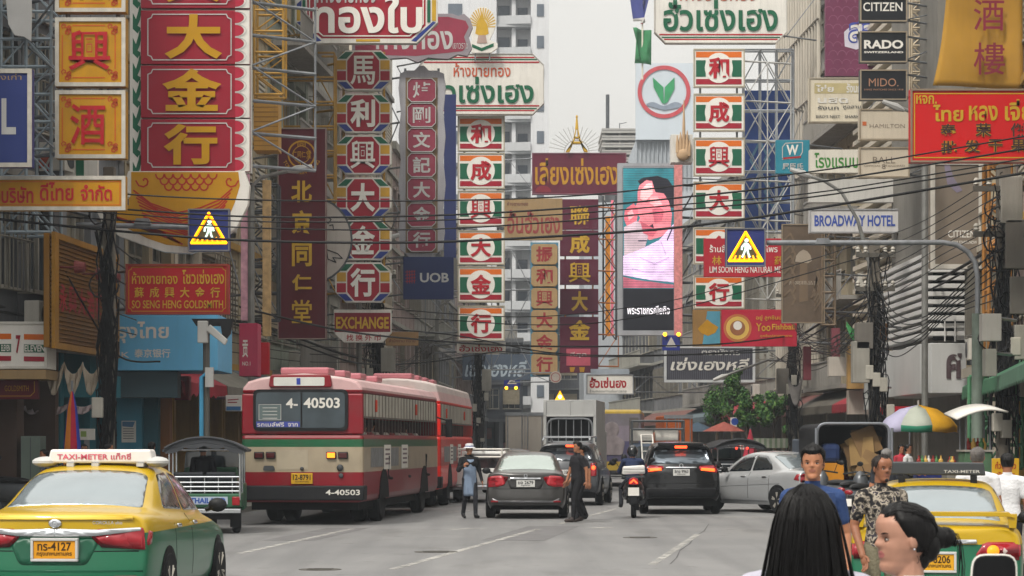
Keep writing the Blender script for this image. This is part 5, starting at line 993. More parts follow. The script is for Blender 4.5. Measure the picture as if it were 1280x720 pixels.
for pts, r, lab in CB: cable(pts, 44, 41, r, lab)
cable([(-60, 372), (60, 392), (150, 392), (240, 396), (330, 408), (420, 440), (470, 452)], 43, 78, .05, 'thick sagging cable bundle in front of the slatted sign and the sky blue fascia', 'cables along the left fronts')
cable([(-60, 380), (80, 400), (170, 398), (260, 400), (340, 418), (430, 450), (475, 456)], 43, 78, .035, 'cable bundle just below the thick one on the left fronts', 'cables along the left fronts')
cable([(60, 300), (110, 390), (150, 446), (200, 452)], 45.5, 48, .025, 'loose black cable hanging down across the slatted sign', 'cables along the left fronts')
cable([(300, 384), (420, 412), (520, 424), (640, 432), (760, 433), (900, 430), (1000, 418)], 60, 88, .035, 'dark cable sagging low across the middle of the street', 'low cables in mid street')
cable([(420, 408), (560, 418), (700, 442), (860, 443), (960, 436)], 78, 92, .03, 'lower dark cable under the first low one in mid street', 'low cables in mid street')
cable([(470, 457), (540, 452), (610, 441), (640, 440), (760, 446), (960, 440)], 79, 93, .03, 'dark cable dipping beside the white name board', 'low cables in mid street')
cable([(470, 396), (560, 400), (660, 406), (760, 402), (880, 378), (1090, 318)], 79, 66, .02, 'thin cable rising to the pole in front of the watch boards', 'low cables in mid street')
cable([(470, 384), (560, 392), (660, 396), (760, 388), (880, 366), (1090, 300)], 79, 66, .018, 'thin cable above the one rising to the watch board pole', 'low cables in mid street')
cable([(1000, 420), (1092, 366), (1150, 358), (1200, 335), (1253, 300), (1330, 250)], 88, 48, .06, 'thick brown cable bundle curving up to the right edge pole', 'cables along the right fronts')
cable([(1000, 428), (1092, 376), (1150, 366), (1200, 343), (1253, 312), (1330, 265)], 88, 46, .04, 'cable bundle beneath the thick brown one on the right', 'cables along the right fronts')
for k in range(7): cable([(1092, 300 + 14 * k), (1135, 285 + 12 * k), (1180, 262 + 11 * k), (1253, 215 + 13 * k)], 66, 51, .014, 'thin wire fanning from the watch board pole to the right edge pole', 'fan of wires between the two right poles')
for k in range(6): cable([(962, 440 + 4 * k), (1000, 462 - 6 * k), (1040, 452 - 4 * k), (1092, 380 + 14 * k)], 93, 66, .016, 'loose wire looping between the poles left of the watch board pole', 'wires between the right poles')
for k in range(7): cable([(470, 440 - 5 * k), (500, 452 + 3 * k - 6 * (k % 2)), (545, 448 - 7 * k + 8 * (k % 3)), (598, 440 - 6 * k)], 79, 118, .02, 'loose wire among the tangle above the second red bus', 'wires over the second red bus')
for k in range(6): cable([(136, 300 + 22 * k), (200, 345 + 16 * k), (290, 380 + 12 * k), (380, 402 + 10 * k), (470, 412 + 8 * k)], 45.8, 79, .016, 'thin wire running along the left fronts between two poles', 'wires along the left fronts')
for k in range(9): cable([(985 + 3 * k, 398 + 5 * k), (1012 + 4 * k, 420 + 7 * (k % 4)), (1050, 418 + 6 * (k % 5)), (1094, 352 + 13 * k)], 86, 65.5, .017, 'pale drooping wire bunched left of the watch board pole', 'pale wires at the watch board pole')
for k in range(7): cable([(1094, 360 + 12 * k), (1120, 392 + 9 * k), (1150, 398 + 5 * k), (1185, 372 + 4 * k), (1254, 300 + 12 * k)], 65.7, 51, .018, 'dark wire sagging in front of the white louvres', 'wires in front of the white louvres')
# ================================================================== SCAFFOLDING, CLOTHS AND FRONT CLUTTER
def truss(name, label, px0, py0, px1, py1, Y, m, nx, nz, d=.8, r=.035, cat='scaffold', X=True):
    c = P((px0 + px1) / 2, (py0 + py1) / 2, Y); q = S(Y); w, h = (px1 - px0) / q / 2, (py1 - py0) / q / 2; mb = MB()
    for y in (0, d):
        for i in range(nx + 1): x = -w + 2 * w * i / nx; mb.tube([(x, y, -h), (x, y, h)], r, 6)
        for j in range(nz + 1): z = -h + 2 * h * j / nz; mb.tube([(-w, y, z), (w, y, z)], r, 6)
        if X:
            for i in range(nx):
                for j in range(nz): a, b = (0, 1) if (i + j) % 2 else (1, 0); mb.tube([(-w + 2 * w * (i + a) / nx, y, -h + 2 * h * j / nz), (-w + 2 * w * (i + b) / nx, y, -h + 2 * h * (j + 1) / nz)], r * .6, 5)
    o = mb.build(name, m, None, c, smooth=True); tag(o, label, cat); return o
SY = mat('#a8823c', .55, .2, .2, 3, streak=.25)
truss('sign_scaffold', 'grey steel scaffold behind the blue board with the white L', -30, -20, 64, 290, 45.2, mat('#8a97a0', .5, .2, .15, 3), 3, 9, 1.0)
truss('sign_scaffold', 'mustard yellow steel frame beside the red and gold goldsmith column', 318, -40, 354, 118, 58, SY, 1, 6, .7)
truss('sign_scaffold', 'wide mustard yellow frame behind the top octagonal panels', 354, 66, 418, 250, 73, SY, 1, 6, .7, X=False)
truss('sign_scaffold', 'dim grey lattice frame below the mustard frame by the maroon banner', 312, 230, 347, 400, 63, STEELD, 1, 5, .6)
truss('sign_scaffold', 'white lattice frame in front of the blue netted banner', 930, 62, 992, 290, 96, mat('#a9aeb4', .5, .2), 3, 6, .5, .04)
truss('sign_scaffold', 'rusty lattice frame beside the crimson board and brown poster', 1028, 284, 1044, 406, 79, mat('#7a6a58', .6, .2, .2, 3), 1, 6, .4)
truss('sign_scaffold', 'twisted steel post stack right of the black watch boards', 1140, -20, 1152, 112, 72, mat('#b3a58e', .5, .3, .2, 3), 1, 12, .4)
truss('sign_scaffold', 'steel frame coloured as if lit orange, behind the right edge pole', 1236, 205, 1264, 440, 57, mat('#9a6a34', .5, .1, .35, 2, streak=.4), 1, 9, .6, .05)  # orange light on the frame is put into its base colour
truss('site_screen_frame', 'green scaffold poles behind the yellow stall banner', 1218, 470, 1278, 585, 53, mat('#4d7d5c', .6, 0, .2, 3), 3, 4, .6, .05)
# pink neon tube and cream pilaster
for (px, y0, y1, Y, h_, lab, em_) in ((306, 130, 400, 60, '#b98c98', 'long pink upright light box beside the red and gold column', .08), (333, 225, 420, 61.5, '#b3966a', 'long amber upright light strip left of the maroon banner', .04), (848, 195, 420, 117.5, '#c07a78', 'pink speckled upright strip at the right edge of the video screen', .1)):
    s = Sign('light_strip', (px - 5, y0, px + 5, y1), Y, lab, mat(h_, .5, 0, .3, 6, emit=em_), cat='light strip', depth=.25); s.bracket('l' if px < 700 else 'r', .7 if px < 700 else 3, 3)
s = Sign('roller_shutter', (317, 118, 348, 188), 61, 'yellow slatted shutter box above the maroon banner bracket', mat('#b5893f', .6, 0, .1, 1.5, streak=.2), cat='shutter', depth=.8); s.strips('slat', [[(318, 122 + 6 * k), (347, 122 + 6 * k)] for k in range(11)], 1.4, mat('#8f6a30', .6)); s.bracket('l', .5)
def drape(name, label, Y, px0, px1, y_top, sag, n, m, cat='cloth', th=3):
    q = S(Y); c = P((px0 + px1) / 2, y_top, Y); w = (px1 - px0) / q; mb = MB(); vs = []; nx, nz = 10 * n, 8
    for j in range(nz + 1):
        for i in range(nx + 1):
            u = i / nx; t = (u * n) % 1 if i < nx else 1; sg = 4 * t * (1 - t); v = j / nz
            vs.append((-w / 2 + u * w, -.15 * v * sg + .04 * math.sin(u * 60 + v * 3), -(sag / q) * (sg * (.45 + .55 * v) + .25 * v)))
    mb.add(vs, [(j * (nx + 1) + i, (j + 1) * (nx + 1) + i, (j + 1) * (nx + 1) + i + 1, j * (nx + 1) + i + 1) for j in range(nz) for i in range(nx)])
    o = mb.build(name, m, None, c, smooth=True); o.modifiers.new('s', 'SOLIDIFY').thickness = .012; return tag(o, label, cat)
CL = mat('#a79c8c', .85, 0, .1, 3)
drape('cloth_swag', 'dingy white cloth swags hung below the slatted sign', 46.2, 57, 126, 452, 34, 3, CL); drape('cloth_swag', 'thin white swags low in the dark shop beside the folded parasol', 48.6, 26, 118, 503, 12, 3, mat('#9c8f90', .85))
s = Sign('hanging_sheet', (5, -12, 40, 52), 44.9, 'torn white sheet hanging on the scaffold at the top left', mat('#c3c2c0', .85, 0, .08, 2), cat='cloth', depth=.02, shape=[(6, -12), (39, -12), (40, 20), (39, 52), (30, 46), (18, 44), (10, 30)])
s = Sign('back_panel', (36, 178, 122, 222), 47.6, 'board with a red and green curved emblem behind the yellow strip sign', OFFW, cat='sign', depth=.15); s.poly('red_curve', [(64, 196), (84, 194), (84, 208), (74, 218), (56, 222), (60, 206)], RED); s.poly('orange_block', [(40, 196), (62, 196), (54, 210), (40, 212)], mat('#b84a2a', .5)); s.poly('green_block', [(95, 196), (105, 196), (105, 222), (95, 222)], GRN); s.bracket('l', .5)
s = Sign('shop_sign', (-20, 475, 47, 499), 45.5, 'dark red shop board with a thin gold border under the white striped fascia', mat('#5c1420', .5, 0, .12, 1), depth=.2); s.strips('border', [[(-18, 495), (38, 495), (43, 490), (43, 477)]], .8, GLD); s.text([('GOLDSMITH', (6, 482, 36, 489))], GLD, 0)
s = Sign('canopy_slab', (-40, 462, 57, 474), 45.0, 'tan canopy edge under the white striped fascia', TAN, cat='canopy', depth=1.5)
s = Sign('teal_fascia', (48, 470, 146, 497), 48.9, 'teal beam above the dark shop entrance by the folded parasol', TEAL, cat='fascia', depth=.5); s = Sign('teal_fascia', (146, 464, 222, 497), 50.6, 'grey teal underside panel below the sky blue fascia', mat('#41565e', .6, 0, .15, 1), cat='fascia', depth=.5)
s = Sign('shop_entrance', (146, 497, 177, 590), 51.2, 'teal wall panel with a pale paper notice, under the bank fascia', mat('#3c7f96', .6, 0, .1, 1, streak=.15), cat='shop front', depth=.3); s.rect('notice', (152, 526, 170, 553), OFFW); s.strips('print', [[(154, 536 + 3 * k), (167, 536 + 3 * k)] for k in range(5)], .8, STEELD); s.poly('blue_print', [(153, 527), (169, 527), (166, 534), (153, 533)], mat('#51779a', .6))
s = Sign('shop_entrance', (177, 497, 198, 590), 51.6, 'narrow dark teal door panel right of the paper notice', mat('#2b5b68', .5, 0, .1, 1), cat='shop front', depth=.3)
s = Sign('brown_pillar', (197, 497, 212, 600), 52.2, 'orange brown pillar between the teal door and the next shop', mat('#8a5c34', .6, 0, .15, 1, streak=.3), cat='pillar', depth=.4)
s = Sign('shop_sign', (218, 470, 236, 500), 52.6, 'dark red small awning board right of the teal front', mat('#6a1c28', .6, 0, .15, 1), depth=.4)
s = Sign('shop_sign', (282, 494, 302, 514), 55, 'small white board with red and blue print behind the tuk-tuk', WHT, depth=.2); s.strips('print', [[(285, 500), (298, 499)], [(285, 503), (296, 503)]], 1.2, RED); s.rect('blue_strip', (283, 508, 301, 513), mat('#356a9c', .6)); s.bracket('l', .4, 1)
s = Sign('steel_cabinet', (26, 545, 50, 600), 46.2, 'green grey metal cabinet standing in front of the dark shop', mat('#6d7a72', .5, .1, .12, 1), cat='cabinet', depth=.6); s.strips('seam', [[(38, 547), (38, 598)]], .8, STEELD)
s = Sign('notice_board', (98, 536, 118, 550), 47.5, 'small framed yellow notice on the shop front right of the folded parasol', OFFW, depth=.1); s.polys('print', [[(101, 539), (108, 539), (108, 546), (101, 546)]], mat('#8aa05a', .6)); mb = MB(); mb.bx(-.05, .05, .02, .08, -1.9, -.1); mb.build('stand', STEEL, s.o)
e = empty('folded_parasol', ((90 - 640) / F * 45.4, 45.4, .13), 'closed parasol in red, orange and blue standing in front of the dark shop', 'parasol'); mb = MB()
for k in range(8):
    a0, a1 = R(45 * k), R(45 * k + 45); m_ = k % 3
    mb.add([(0, 0, 2.65)] + [(r_ * math.cos(a), r_ * math.sin(a), z) for z, r_ in ((2.2, .1), (1.5, .17), (1.0, .2)) for a in (a0, (a0 + a1) / 2 if 0 else a1)], [(0, 1, 2), (1, 3, 4, 2), (3, 5, 6, 4)], m_)
mb.build('canopy', [mat('#a01c34', .8, 0, .15, 3), mat('#2f3f9a', .8, 0, .15, 3), mat('#c0742a', .8, 0, .15, 3)], e); mb = MB(); mb.tube([(0, 0, 0), (0, 0, 2.75)], .025); mb.lathe([(.25, 0), (.25, .06), (.05, .1)], 14); mb.build('pole', STEEL, e)
# right-hand clutter boxes under the poles
for (b, Y, h_, lab) in (((1060, 431, 1096, 486), 72, '#a3814e', 'large tan board under the green cloth by the cable-wrapped pole'), ((1036, 446, 1062, 470), 73, '#aaa39a', 'pale grey box left of the large tan board'), ((1060, 488, 1092, 518), 72.5, '#9a8f86', 'dull pinkish box under the large tan board'), ((1082, 479, 1098, 512), 70, '#aeb0ae', 'pale cabinet hung on the cable-wrapped pole'), ((1098, 484, 1118, 516), 76, '#9d9286', 'beige panel right of the cable-wrapped pole'), ((1005, 433, 1014, 475), 80, '#6a3038', 'narrow dull red upright board behind the wires'), ((1040, 410, 1050, 448), 79, '#7a4048', 'small dull red upright board beside the green cloth'), ((1100, 404, 1110, 426), 66.4, '#a57a58', 'tan meter box high on the cable-wrapped pole'), ((1228, 392, 1252, 426), 47.6, '#8c8984', 'grey switch cabinet on the right edge pole, upper one'), ((1232, 436, 1246, 470), 47.6, '#77766f', 'grey switch cabinet on the right edge pole, lower one')):
    s = Sign('wall_box', b, Y, lab, mat(h_, .6, 0, .12, 1.2, streak=.35), cat='box', depth=.35); s.bracket('r', .6, 1)
drape('green_cloth', 'bundle of green netting hung above the large tan board', 70, 1058, 1084, 402, 22, 1, mat('#3c7a48', .85, 0, .25, 8)); drape('grey_cloth', 'grey cloth hanging beside the rightmost round tree', 88, 985, 1003, 470, 30, 1, mat('#6f6c6a', .85, 0, .2, 3))
e = empty('security_camera', P(1072, 459, 71.6), 'white tubular security camera on the large tan board', 'camera'); mb = MB(); mb.tube([(-.18, -.3, 0), (.22, -.2, .02)], .06, 8); mb.build('body', WHITE, e, smooth=True); mb = MB(); mb.tube([(.2, -.2, 0), (.3, .4, 0)], .02); mb.build('arm', STEEL, e)
s = Sign('traffic_sign', (913, 522, 921, 541), 97, 'small blue and white traffic sign by the round trees', OFFW, cat='traffic sign', depth=.05); s.poly('blue_disc', circ(918.5, 527, 4.5, 20), mat('#2a4a9a', .5)); mb = MB(); mb.tube([(0, .08, 0.3), (0, .08, -2.2)], .03); mb.build('post', STEEL, s.o)
for i, (px, py, h_, Y, lab) in enumerate(((938, 548, '#a03040', 90, 'closed dark red parasol under the round trees'), (905, 548, '#8a4a40', 97, 'faded red parasol left of the blue traffic sign'), (872, 560, '#3a4a58', 99, 'dull blue parasol left below the round trees'))):
    c = P(px, py, Y); e = empty('street_parasol', (c.x, c.y, .13), lab, 'parasol'); mb = MB(); w = .3 if i == 0 else .9
    mb.lathe([(w, 2.0 if i else 1.0), (w * .55, 2.2 if i else 1.5), (.03, 2.4 if i else 2.05)], 10); mb.build('canopy', mat(h_, .8, 0, .2, 3), e).modifiers.new('s', 'SOLIDIFY').thickness = .01; mb = MB(); mb.tube([(0, 0, 0), (0, 0, 2.1)], .03); mb.build('pole', STEEL, e)
# striped and plain stall awnings under the trees
for (b, Y, h1, h2, lab) in (((925, 551, 945, 562), 93, '#b03a40', '#d0ccc4', 'red and white striped stall awning under the round trees'), ((945, 548, 985, 560), 90, '#7a8a72', '#a8aa9c', 'pale green stall awning by the rightmost round tree'), ((1108, 508, 1140, 518), 71, '#b01c2c', '#b01c2c', 'bright red stall awning behind the multicoloured umbrella')):
    s = Sign('stall_awning', b, Y, lab, mat(h1, .8, 0, .1, 2), cat='awning', depth=1.5); x0, y0, x1, y1 = b
    if h1 != h2: s.polys('stripe', [[(x0 + (x1 - x0) * k / 6, y0), (x0 + (x1 - x0) * (k + .5) / 6, y0), (x0 + (x1 - x0) * (k + .5) / 6, y1), (x0 + (x1 - x0) * k / 6, y1)] for k in range(6)], mat(h2, .8))
    mb = MB(); zb = -(CH + (HZ - (y0 + y1) / 2) / S(Y)) + .13; [mb.tube([(x_, .2, zb), (x_, .2, 0)], .03, 6) for x_ in (-s.w * .45, s.w * .45)]; mb.build('post', STEEL, s.o)
# ================================================================== FOOD STALLS ON THE RIGHT
e = empty('market_umbrella', (P(1148, 553, 62).x, 62, .13), 'open market umbrella with orange, green, white and lilac panels above the food stall', 'umbrella'); q = S(62); n = 8; zt = CH + (HZ - 512) / q; rad = 50 / q; mats_ = [mat(h, .75, 0, .12, 2) for h in ('#cf9a1e', '#2e7d62', '#aab0a4', '#a9a6c0', '#c05a5a', '#d8902a', '#2e7d62', '#aab0a4')]
mb = MB()
for k in range(n):
    a0, a1 = R(45 * k + 10), R(45 * k + 55); prof = [(.02, zt), (rad * .5, zt - .12), (rad * .85, zt - .36), (rad, zt - .55), (rad, zt - .72)]; vs = []
    for r_, z in prof:
        for t in (0, .5, 1): a = a0 + (a1 - a0) * t; rr_ = r_ * (1 - .04 * (t == .5)); vs.append((rr_ * math.cos(a), rr_ * math.sin(a), z - (.03 if t == .5 else 0)))
    mb.add(vs, [(3 * i + j, 3 * i + 3 + j, 3 * i + 4 + j, 3 * i + 1 + j) for i in range(4) for j in (0, 1)], k)
# colours ordered so the street side shows lilac, green/white, orange, pink
mb.m = [1 if k == 5 and (i % 8) in (6, 7) else k for i, k in enumerate(mb.m)]
cm = mb.build('canopy', [mats_[i] for i in (5, 1, 2, 3, 3, 2, 0, 0)], e, smooth=True); cm.modifiers.new('s', 'SOLIDIFY').thickness = .012
mb = MB(); mb.tube([(0, 0, 0), (0, 0, zt + .12)], .028); mb.build('pole', mat('#b5b0a8', .5), e)
mb = MB()
for k in range(8): a = R(45 * k + 10); mb.tube([(0, 0, zt - .5), (rad * .8 * math.cos(a), rad * .8 * math.sin(a), zt - .36)], .01, 4)
mb.build('rib', STEEL, e)
def stall(b, Y, lab, body, h=.95, roof=None):
    x0, x1 = b; w = (x1 - x0) / S(Y); e = empty('food_stall', (P((x0 + x1) / 2, 553, Y).x, Y, .13), lab, 'food stall'); mb = MB(); mb.bx(-w / 2, w / 2, 0, .7, .2, h); mb.build('counter', body, e, bevel=.02)
    mb = MB(); mb.bx(-w / 2 - .03, w / 2 + .03, -.03, .73, h + .002, h + .04); mb.build('worktop', ALU, e)
    mb = MB(); [mb.tube([(x, y, 0), (x, y, (2.1 if roof else .2))], .02) for x in (-w / 2 + .03, w / 2 - .03) for y in (.05, .65)]; mb.build('leg', STEEL, e)
    if roof: mb = MB(); vs = []; [vs.extend([(-w / 2 - .25 + (w + .5) * i / 8, -.4, 2.0 + .22 * math.sin(math.pi * (i / 8) * .7 + .1)), (-w / 2 - .25 + (w + .5) * i / 8, .95, 2.12 + .22 * math.sin(math.pi * (i / 8) * .7 + .1))]) for i in range(9)]; mb.add(vs, [(2 * i, 2 * i + 2, 2 * i + 3, 2 * i + 1) for i in range(8)]); mb.build('roof', roof, e, smooth=True).modifiers.new('s', 'SOLIDIFY').thickness = .04
    rr = random.Random(int(x0)); mb = MB()
    for k in range(7): x = -w / 2 + .12 + k * (w - .24) / 6; mb.lathe([(.05, 0), (.06, .12), (.05, .14), (.02, .18), (.02, .24)], 9, Matrix.Translation((x, rr.uniform(.15, .5), h + .04)), k % 4)
    mb.build('jar', [mat('#8a2a24', .4), mat('#4a7a4a', .4), mat('#c8a050', .4), mat('#d8d4cc', .4)], e, smooth=True); return e
stall((1146, 1184), 55, 'dark blue tiled food stall below the multicoloured umbrella', mat('#25306e', .5, 0, .25, 6)); stall((1184, 1202), 52, 'steel food stall with bowls between the blue stall and the green panel', mat('#8d8a84', .4, .4, .15, 3))
stall((1206, 1240), 47, 'green panelled food cart under a curved white roof', mat('#4d6b50', .6, 0, .2, 3), 1.35, roof=WHITE)
s = Sign('menu_banner', (1240, 573, 1274, 603), 44, 'yellow menu banner with red lettering behind the white-shirted man', mat('#d0a426', .6, 0, .1, 2), cat='banner', depth=.03); s.text([('ก๋วยเตี๋ยว', (1244, 577, 1270, 586)), ('ผัดไทย', (1246, 589, 1268, 597))], TRED, .02); mb = MB(); [mb.tube([(x, .05, -1.1), (x, .05, s.h / 2)], .02) for x in (-.24, .24)]; mb.build('post', STEEL, s.o)
e = empty('parked_motorbike', (P(1062, 553, 47).x, 47, 0), 'parked scooter with a silver cover in front of the cardboard truck', 'motorbike', None)
def scooter(e, col):
    mb = MB(); mb.ball((0, .0, .62), (.2, .55, .2), 14); mb.ball((0, .75, .75), (.17, .18, .34), 12); mb.bx(-.14, .14, .1, .7, .3, .42); mb.build('body', col, e, smooth=True)
    for y in (-.45, .85): mb = MB(); mb.lathe([(.16, -.05), (.25, -.05), (.27, 0), (.25, .05), (.16, .05)], 20, Matrix.Translation((0, y, .27)) @ Matrix.Rotation(R(90), 4, 'Y')); w_ = mb.build('wheel', RUBBER, e, smooth=True); mb = MB(); mb.lathe([(.02, -.04), (.15, -.02), (.15, .02), (.02, .04)], 14, Matrix.Translation((0, y, .27)) @ Matrix.Rotation(R(90), 4, 'Y')); mb.build('rim', ALU, w_)
    mb = MB(); mb.ball((0, -.05, .82), (.16, .42, .07), 12); mb.build('seat', BLACK, e, smooth=True)
    mb = MB(); mb.tube([(-.33, .62, 1.02), (-.1, .75, 1.06), (.1, .75, 1.06), (.33, .62, 1.02)], .018); h_ = mb.build('handlebar', BLACK, e, smooth=True)
    for sx in (-1, 1): mb = MB(); mb.tube([(sx * .26, .66, 1.03), (sx * .32, .64, 1.2)], .008, 5); mb.ball((sx * .36, .63, 1.25), (.07, .015, .05), 10); mb.build('mirror', BLACK, h_, smooth=True)
    mb = MB(); mb.ball((0, -.58, .72), (.09, .04, .05), 10); mb.build('tail_lamp', LAMPR, e, smooth=True); mb = MB(); mb.bx(-.1, .1, -.66, -.65, .46, .6); mb.build('number_plate', WHT, e)
    mb = MB(); mb.tube([(.12, .2, .3), (.17, -.5, .36)], [.03, .055], 8); mb.build('exhaust', STEELD, e, smooth=True)
scooter(e, mat('#55585c', .3, .2, .1, 2, coat=.5)); e.rotation_euler = (0, 0, R(-25))
for (px, Y, rz, lab) in ((1046, 49, 18, 'parked scooter nearest the tailgate of the cardboard truck'), (1078, 44.5, -35, 'parked scooter with raised mirrors behind the camouflage-shirted man'), (14, 43.5, 60, 'parked scooter among the shop fronts at the left edge'), (2, 44.5, 70, 'second parked scooter at the left edge, behind the first one')): dup(e, (P(px, 553, Y).x, Y, 0 if px > 500 else .13), R(rz), lab)
# ================================================================== VEHICLES
def evalmesh(o):
    dg = bpy.context.evaluated_depsgraph_get(); return bpy.data.meshes.new_from_object(o.evaluated_get(dg))
def rpoly(pts, r, n=4):
    out = []; k = len(pts)
    for i in range(k):
        a, b, c = Vector(pts[i - 1]), Vector(pts[i]), Vector(pts[(i + 1) % k]); d1, d2 = (a - b), (c - b); q = min(r, d1.length * .45, d2.length * .45)
        p1, p2 = b + d1.normalized() * q, b + d2.normalized() * q
        for j in range(n + 1): t = j / n; out.append(tuple(p1 * (1 - t) ** 2 + b * 2 * t * (1 - t) + p2 * t * t))
    return out
class Shell:
    """car body lofted from stations (y, z0, W, d, wb, r, wr); rear at y = 0, front at +y"""
    def __init__(s, st, K, prof, bow, m, parent, Kf=6, fprof=None, name='body', bowf=.22):
        V = []; F = []
        def sec(t):
            y, z0, W, d, wb, r, wr = t
            low = [(W * .90, z0), (W * .985, z0 + .10), (W, z0 + .40 * (d - z0)), (W * .995, z0 + .72 * (d - z0)), (W * .972, d - .05), (wb, d)]
            if r - d < .15: top = [(wb * .88, d + (r - d) * .5), (wb * .72, d + (r - d) * .75), (wb * .5, r - .004), (wb * .25, r), (0, r + .003)]
            else: top = [((wb + wr) / 2 + .015, d + (r - d) * .52), (wr + .01, r - .065), (wr * .84, r - .014), (wr * .42, r + .004), (0, r + .01)]
            return low + top
        secs = [sec(t) for t in st]; n = len(st); idx = {}
        for i, (t, sc) in enumerate(zip(st, secs)):
            for j, (x, z) in enumerate(sc):
                y = t[0]
                if i == 0: u = 1 if j < K - 1 else x / max(.01, sc[K - 1][0]); y += prof[min(j, len(prof) - 1)] + bow * u * u
                if i == n - 1: u = 1 if j < Kf - 1 else x / max(.01, sc[Kf - 1][0]); y -= (fprof or [0] * 11)[min(j, 10)] + bowf * u * u
                for sd in ((1, -1) if x > 0 else (1,)): idx[i, j, sd] = len(V); V.append((sd * x, y, z))
                if x == 0: idx[i, j, -1] = idx[i, j, 1]
        for i in range(n - 1):
            for j in range(10):
                F.append((idx[i, j, 1], idx[i + 1, j, 1], idx[i + 1, j + 1, 1], idx[i, j + 1, 1])); F.append((idx[i, j, -1], idx[i, j + 1, -1], idx[i + 1, j + 1, -1], idx[i + 1, j, -1]))
        for (i, KK, pr, bw, sg) in ((0, K, prof, bow, 1), (n - 1, Kf, fprof or [0] * 11, bowf, -1)):
            cols = [(j, -1) for j in range(KK - 1, 10)] + [(10, 1)] + [(j, 1) for j in range(9, KK - 2, -1)]
            us = [sd * secs[i][j][0] / secs[i][KK - 1][0] for j, sd in cols]; grid = []
            for row in range(KK):
                if row == KK - 1: grid.append([idx[i, j, sd] for j, sd in cols]); continue
                g = []
                for c, u in enumerate(us):
                    if c == 0: g.append(idx[i, row, -1])
                    elif c == len(us) - 1: g.append(idx[i, row, 1])
                    else: g.append(len(V)); V.append((u * secs[i][row][0], st[i][0] + sg * (pr[min(row, len(pr) - 1)] + bw * u * u), secs[i][row][1]))
                grid.append(g)
            for r_ in range(KK - 1):
                for c in range(len(us) - 1):
                    f = (grid[r_][c], grid[r_][c + 1], grid[r_ + 1][c + 1], grid[r_ + 1][c]); F.append(f if sg > 0 else f[::-1])
        me = bpy.data.meshes.new(name); me.from_pydata(V, [], F); me.materials.append(m); me.polygons.foreach_set('use_smooth', [True] * len(F)); me.update()
        tmp = bpy.data.objects.new(name, me); COL.objects.link(tmp); sd = tmp.modifiers.new('s', 'SUBSURF'); sd.levels = 2; sd.render_levels = 2
        ev = evalmesh(tmp); tmp.modifiers.clear(); tmp.data = ev; bpy.data.meshes.remove(me); s.o = tmp; s.o.parent = parent
        s.bvh = BVHTree.FromPolygons([v.co.copy() for v in ev.vertices], [tuple(p.vertices) for p in ev.polygons])
    def hit(s, a, b, dirn):
        o, d = {'rear': ((a, -3, b), (0, 1, 0)), 'right': ((3, a, b), (-1, 0, 0)), 'left': ((-3, a, b), (1, 0, 0)), 'top': ((a, b, 4), (0, 0, -1)), 'front': ((a, 12, b), (0, -1, 0))}[dirn]
        h = s.bvh.ray_cast(Vector(o), Vector(d))
        if h[0] is None: h = s.bvh.find_nearest({'rear': Vector((a, .05, b)), 'right': Vector((.9, a, b)), 'left': Vector((-.9, a, b)), 'top': Vector((a, b, 1.4)), 'front': Vector((a, 4.5, b))}[dirn])
        n = h[1] if h[1].dot(Vector(d)) < 0 else -h[1]
        return h[0], n
    def patch(s, name, pts, dirn, m, off=.004, parent=None, seg=.11, smooth=True):
        bm = bmesh.new(); vs = [bm.verts.new((a, b, 0)) for a, b in pts]; f = bm.faces.new(vs); f.normal_update()
        if f.normal.z < 0: bmesh.ops.reverse_faces(bm, faces=[f])
        bmesh.ops.triangulate(bm, faces=bm.faces[:])
        for _ in range(6):
            lg = [e for e in bm.edges if e.calc_length() > seg]
            if not lg: break
            bmesh.ops.subdivide_edges(bm, edges=lg, cuts=1); bmesh.ops.triangulate(bm, faces=[f for f in bm.faces if len(f.verts) > 3])
        for v in bm.verts: p_, n_ = s.hit(v.co.x, v.co.y, dirn); v.co = p_ + n_ * off
        if dirn in ('left', 'front'): bmesh.ops.reverse_faces(bm, faces=bm.faces[:])
        for f in bm.faces: f.smooth = smooth
        me = bpy.data.meshes.new(name); bm.to_mesh(me); bm.free(); me.materials.append(m); o = bpy.data.objects.new(name, me); COL.objects.link(o); o.parent = parent or s.o.parent
        sd = o.modifiers.new('s', 'SOLIDIFY'); sd.thickness = max(.004, off * .9); sd.offset = -1
        return o
def wheels(e, ys, half, r, rimm=None, w=.2, steer=0.):
    for y in ys:
        for sx in (-1, 1):
            M = Matrix.Translation((sx * (half - w / 2 + .012), y, r)) @ (Matrix.Rotation(steer if y > 2 else 0, 4, 'Z')) @ Matrix.Rotation(R(90) * sx, 4, 'Y')
            mb = MB(); mb.lathe([(r * .6, -w / 2), (r * .9, -w / 2), (r * .985, -w * .36), (r, -w * .2), (r, w * .2), (r * .985, w * .36), (r * .9, w / 2), (r * .66, w * .47)], 28, M); o = mb.build('wheel', RUBBER, e, smooth=True)
            mb = MB(); mb.lathe([(r * .67, w * .46), (r * .63, w * .36), (r * .6, w * .1), (.02, w * .1)], 24, M)
            for k in range(5):
                a = k * 2 * math.pi / 5
                for dd in (-.13, .13): mb.tube([M @ Vector((r * .1 * math.cos(a), r * .1 * math.sin(a), w * .36)), M @ Vector((r * .62 * math.cos(a + dd), r * .62 * math.sin(a + dd), w * .42))], .022, 5)
            mb.lathe([(r * .14, w * .3), (r * .13, w * .42), (.01, w * .43)], 12, M); mb.build('rim', rimm or ALU, o, smooth=True)
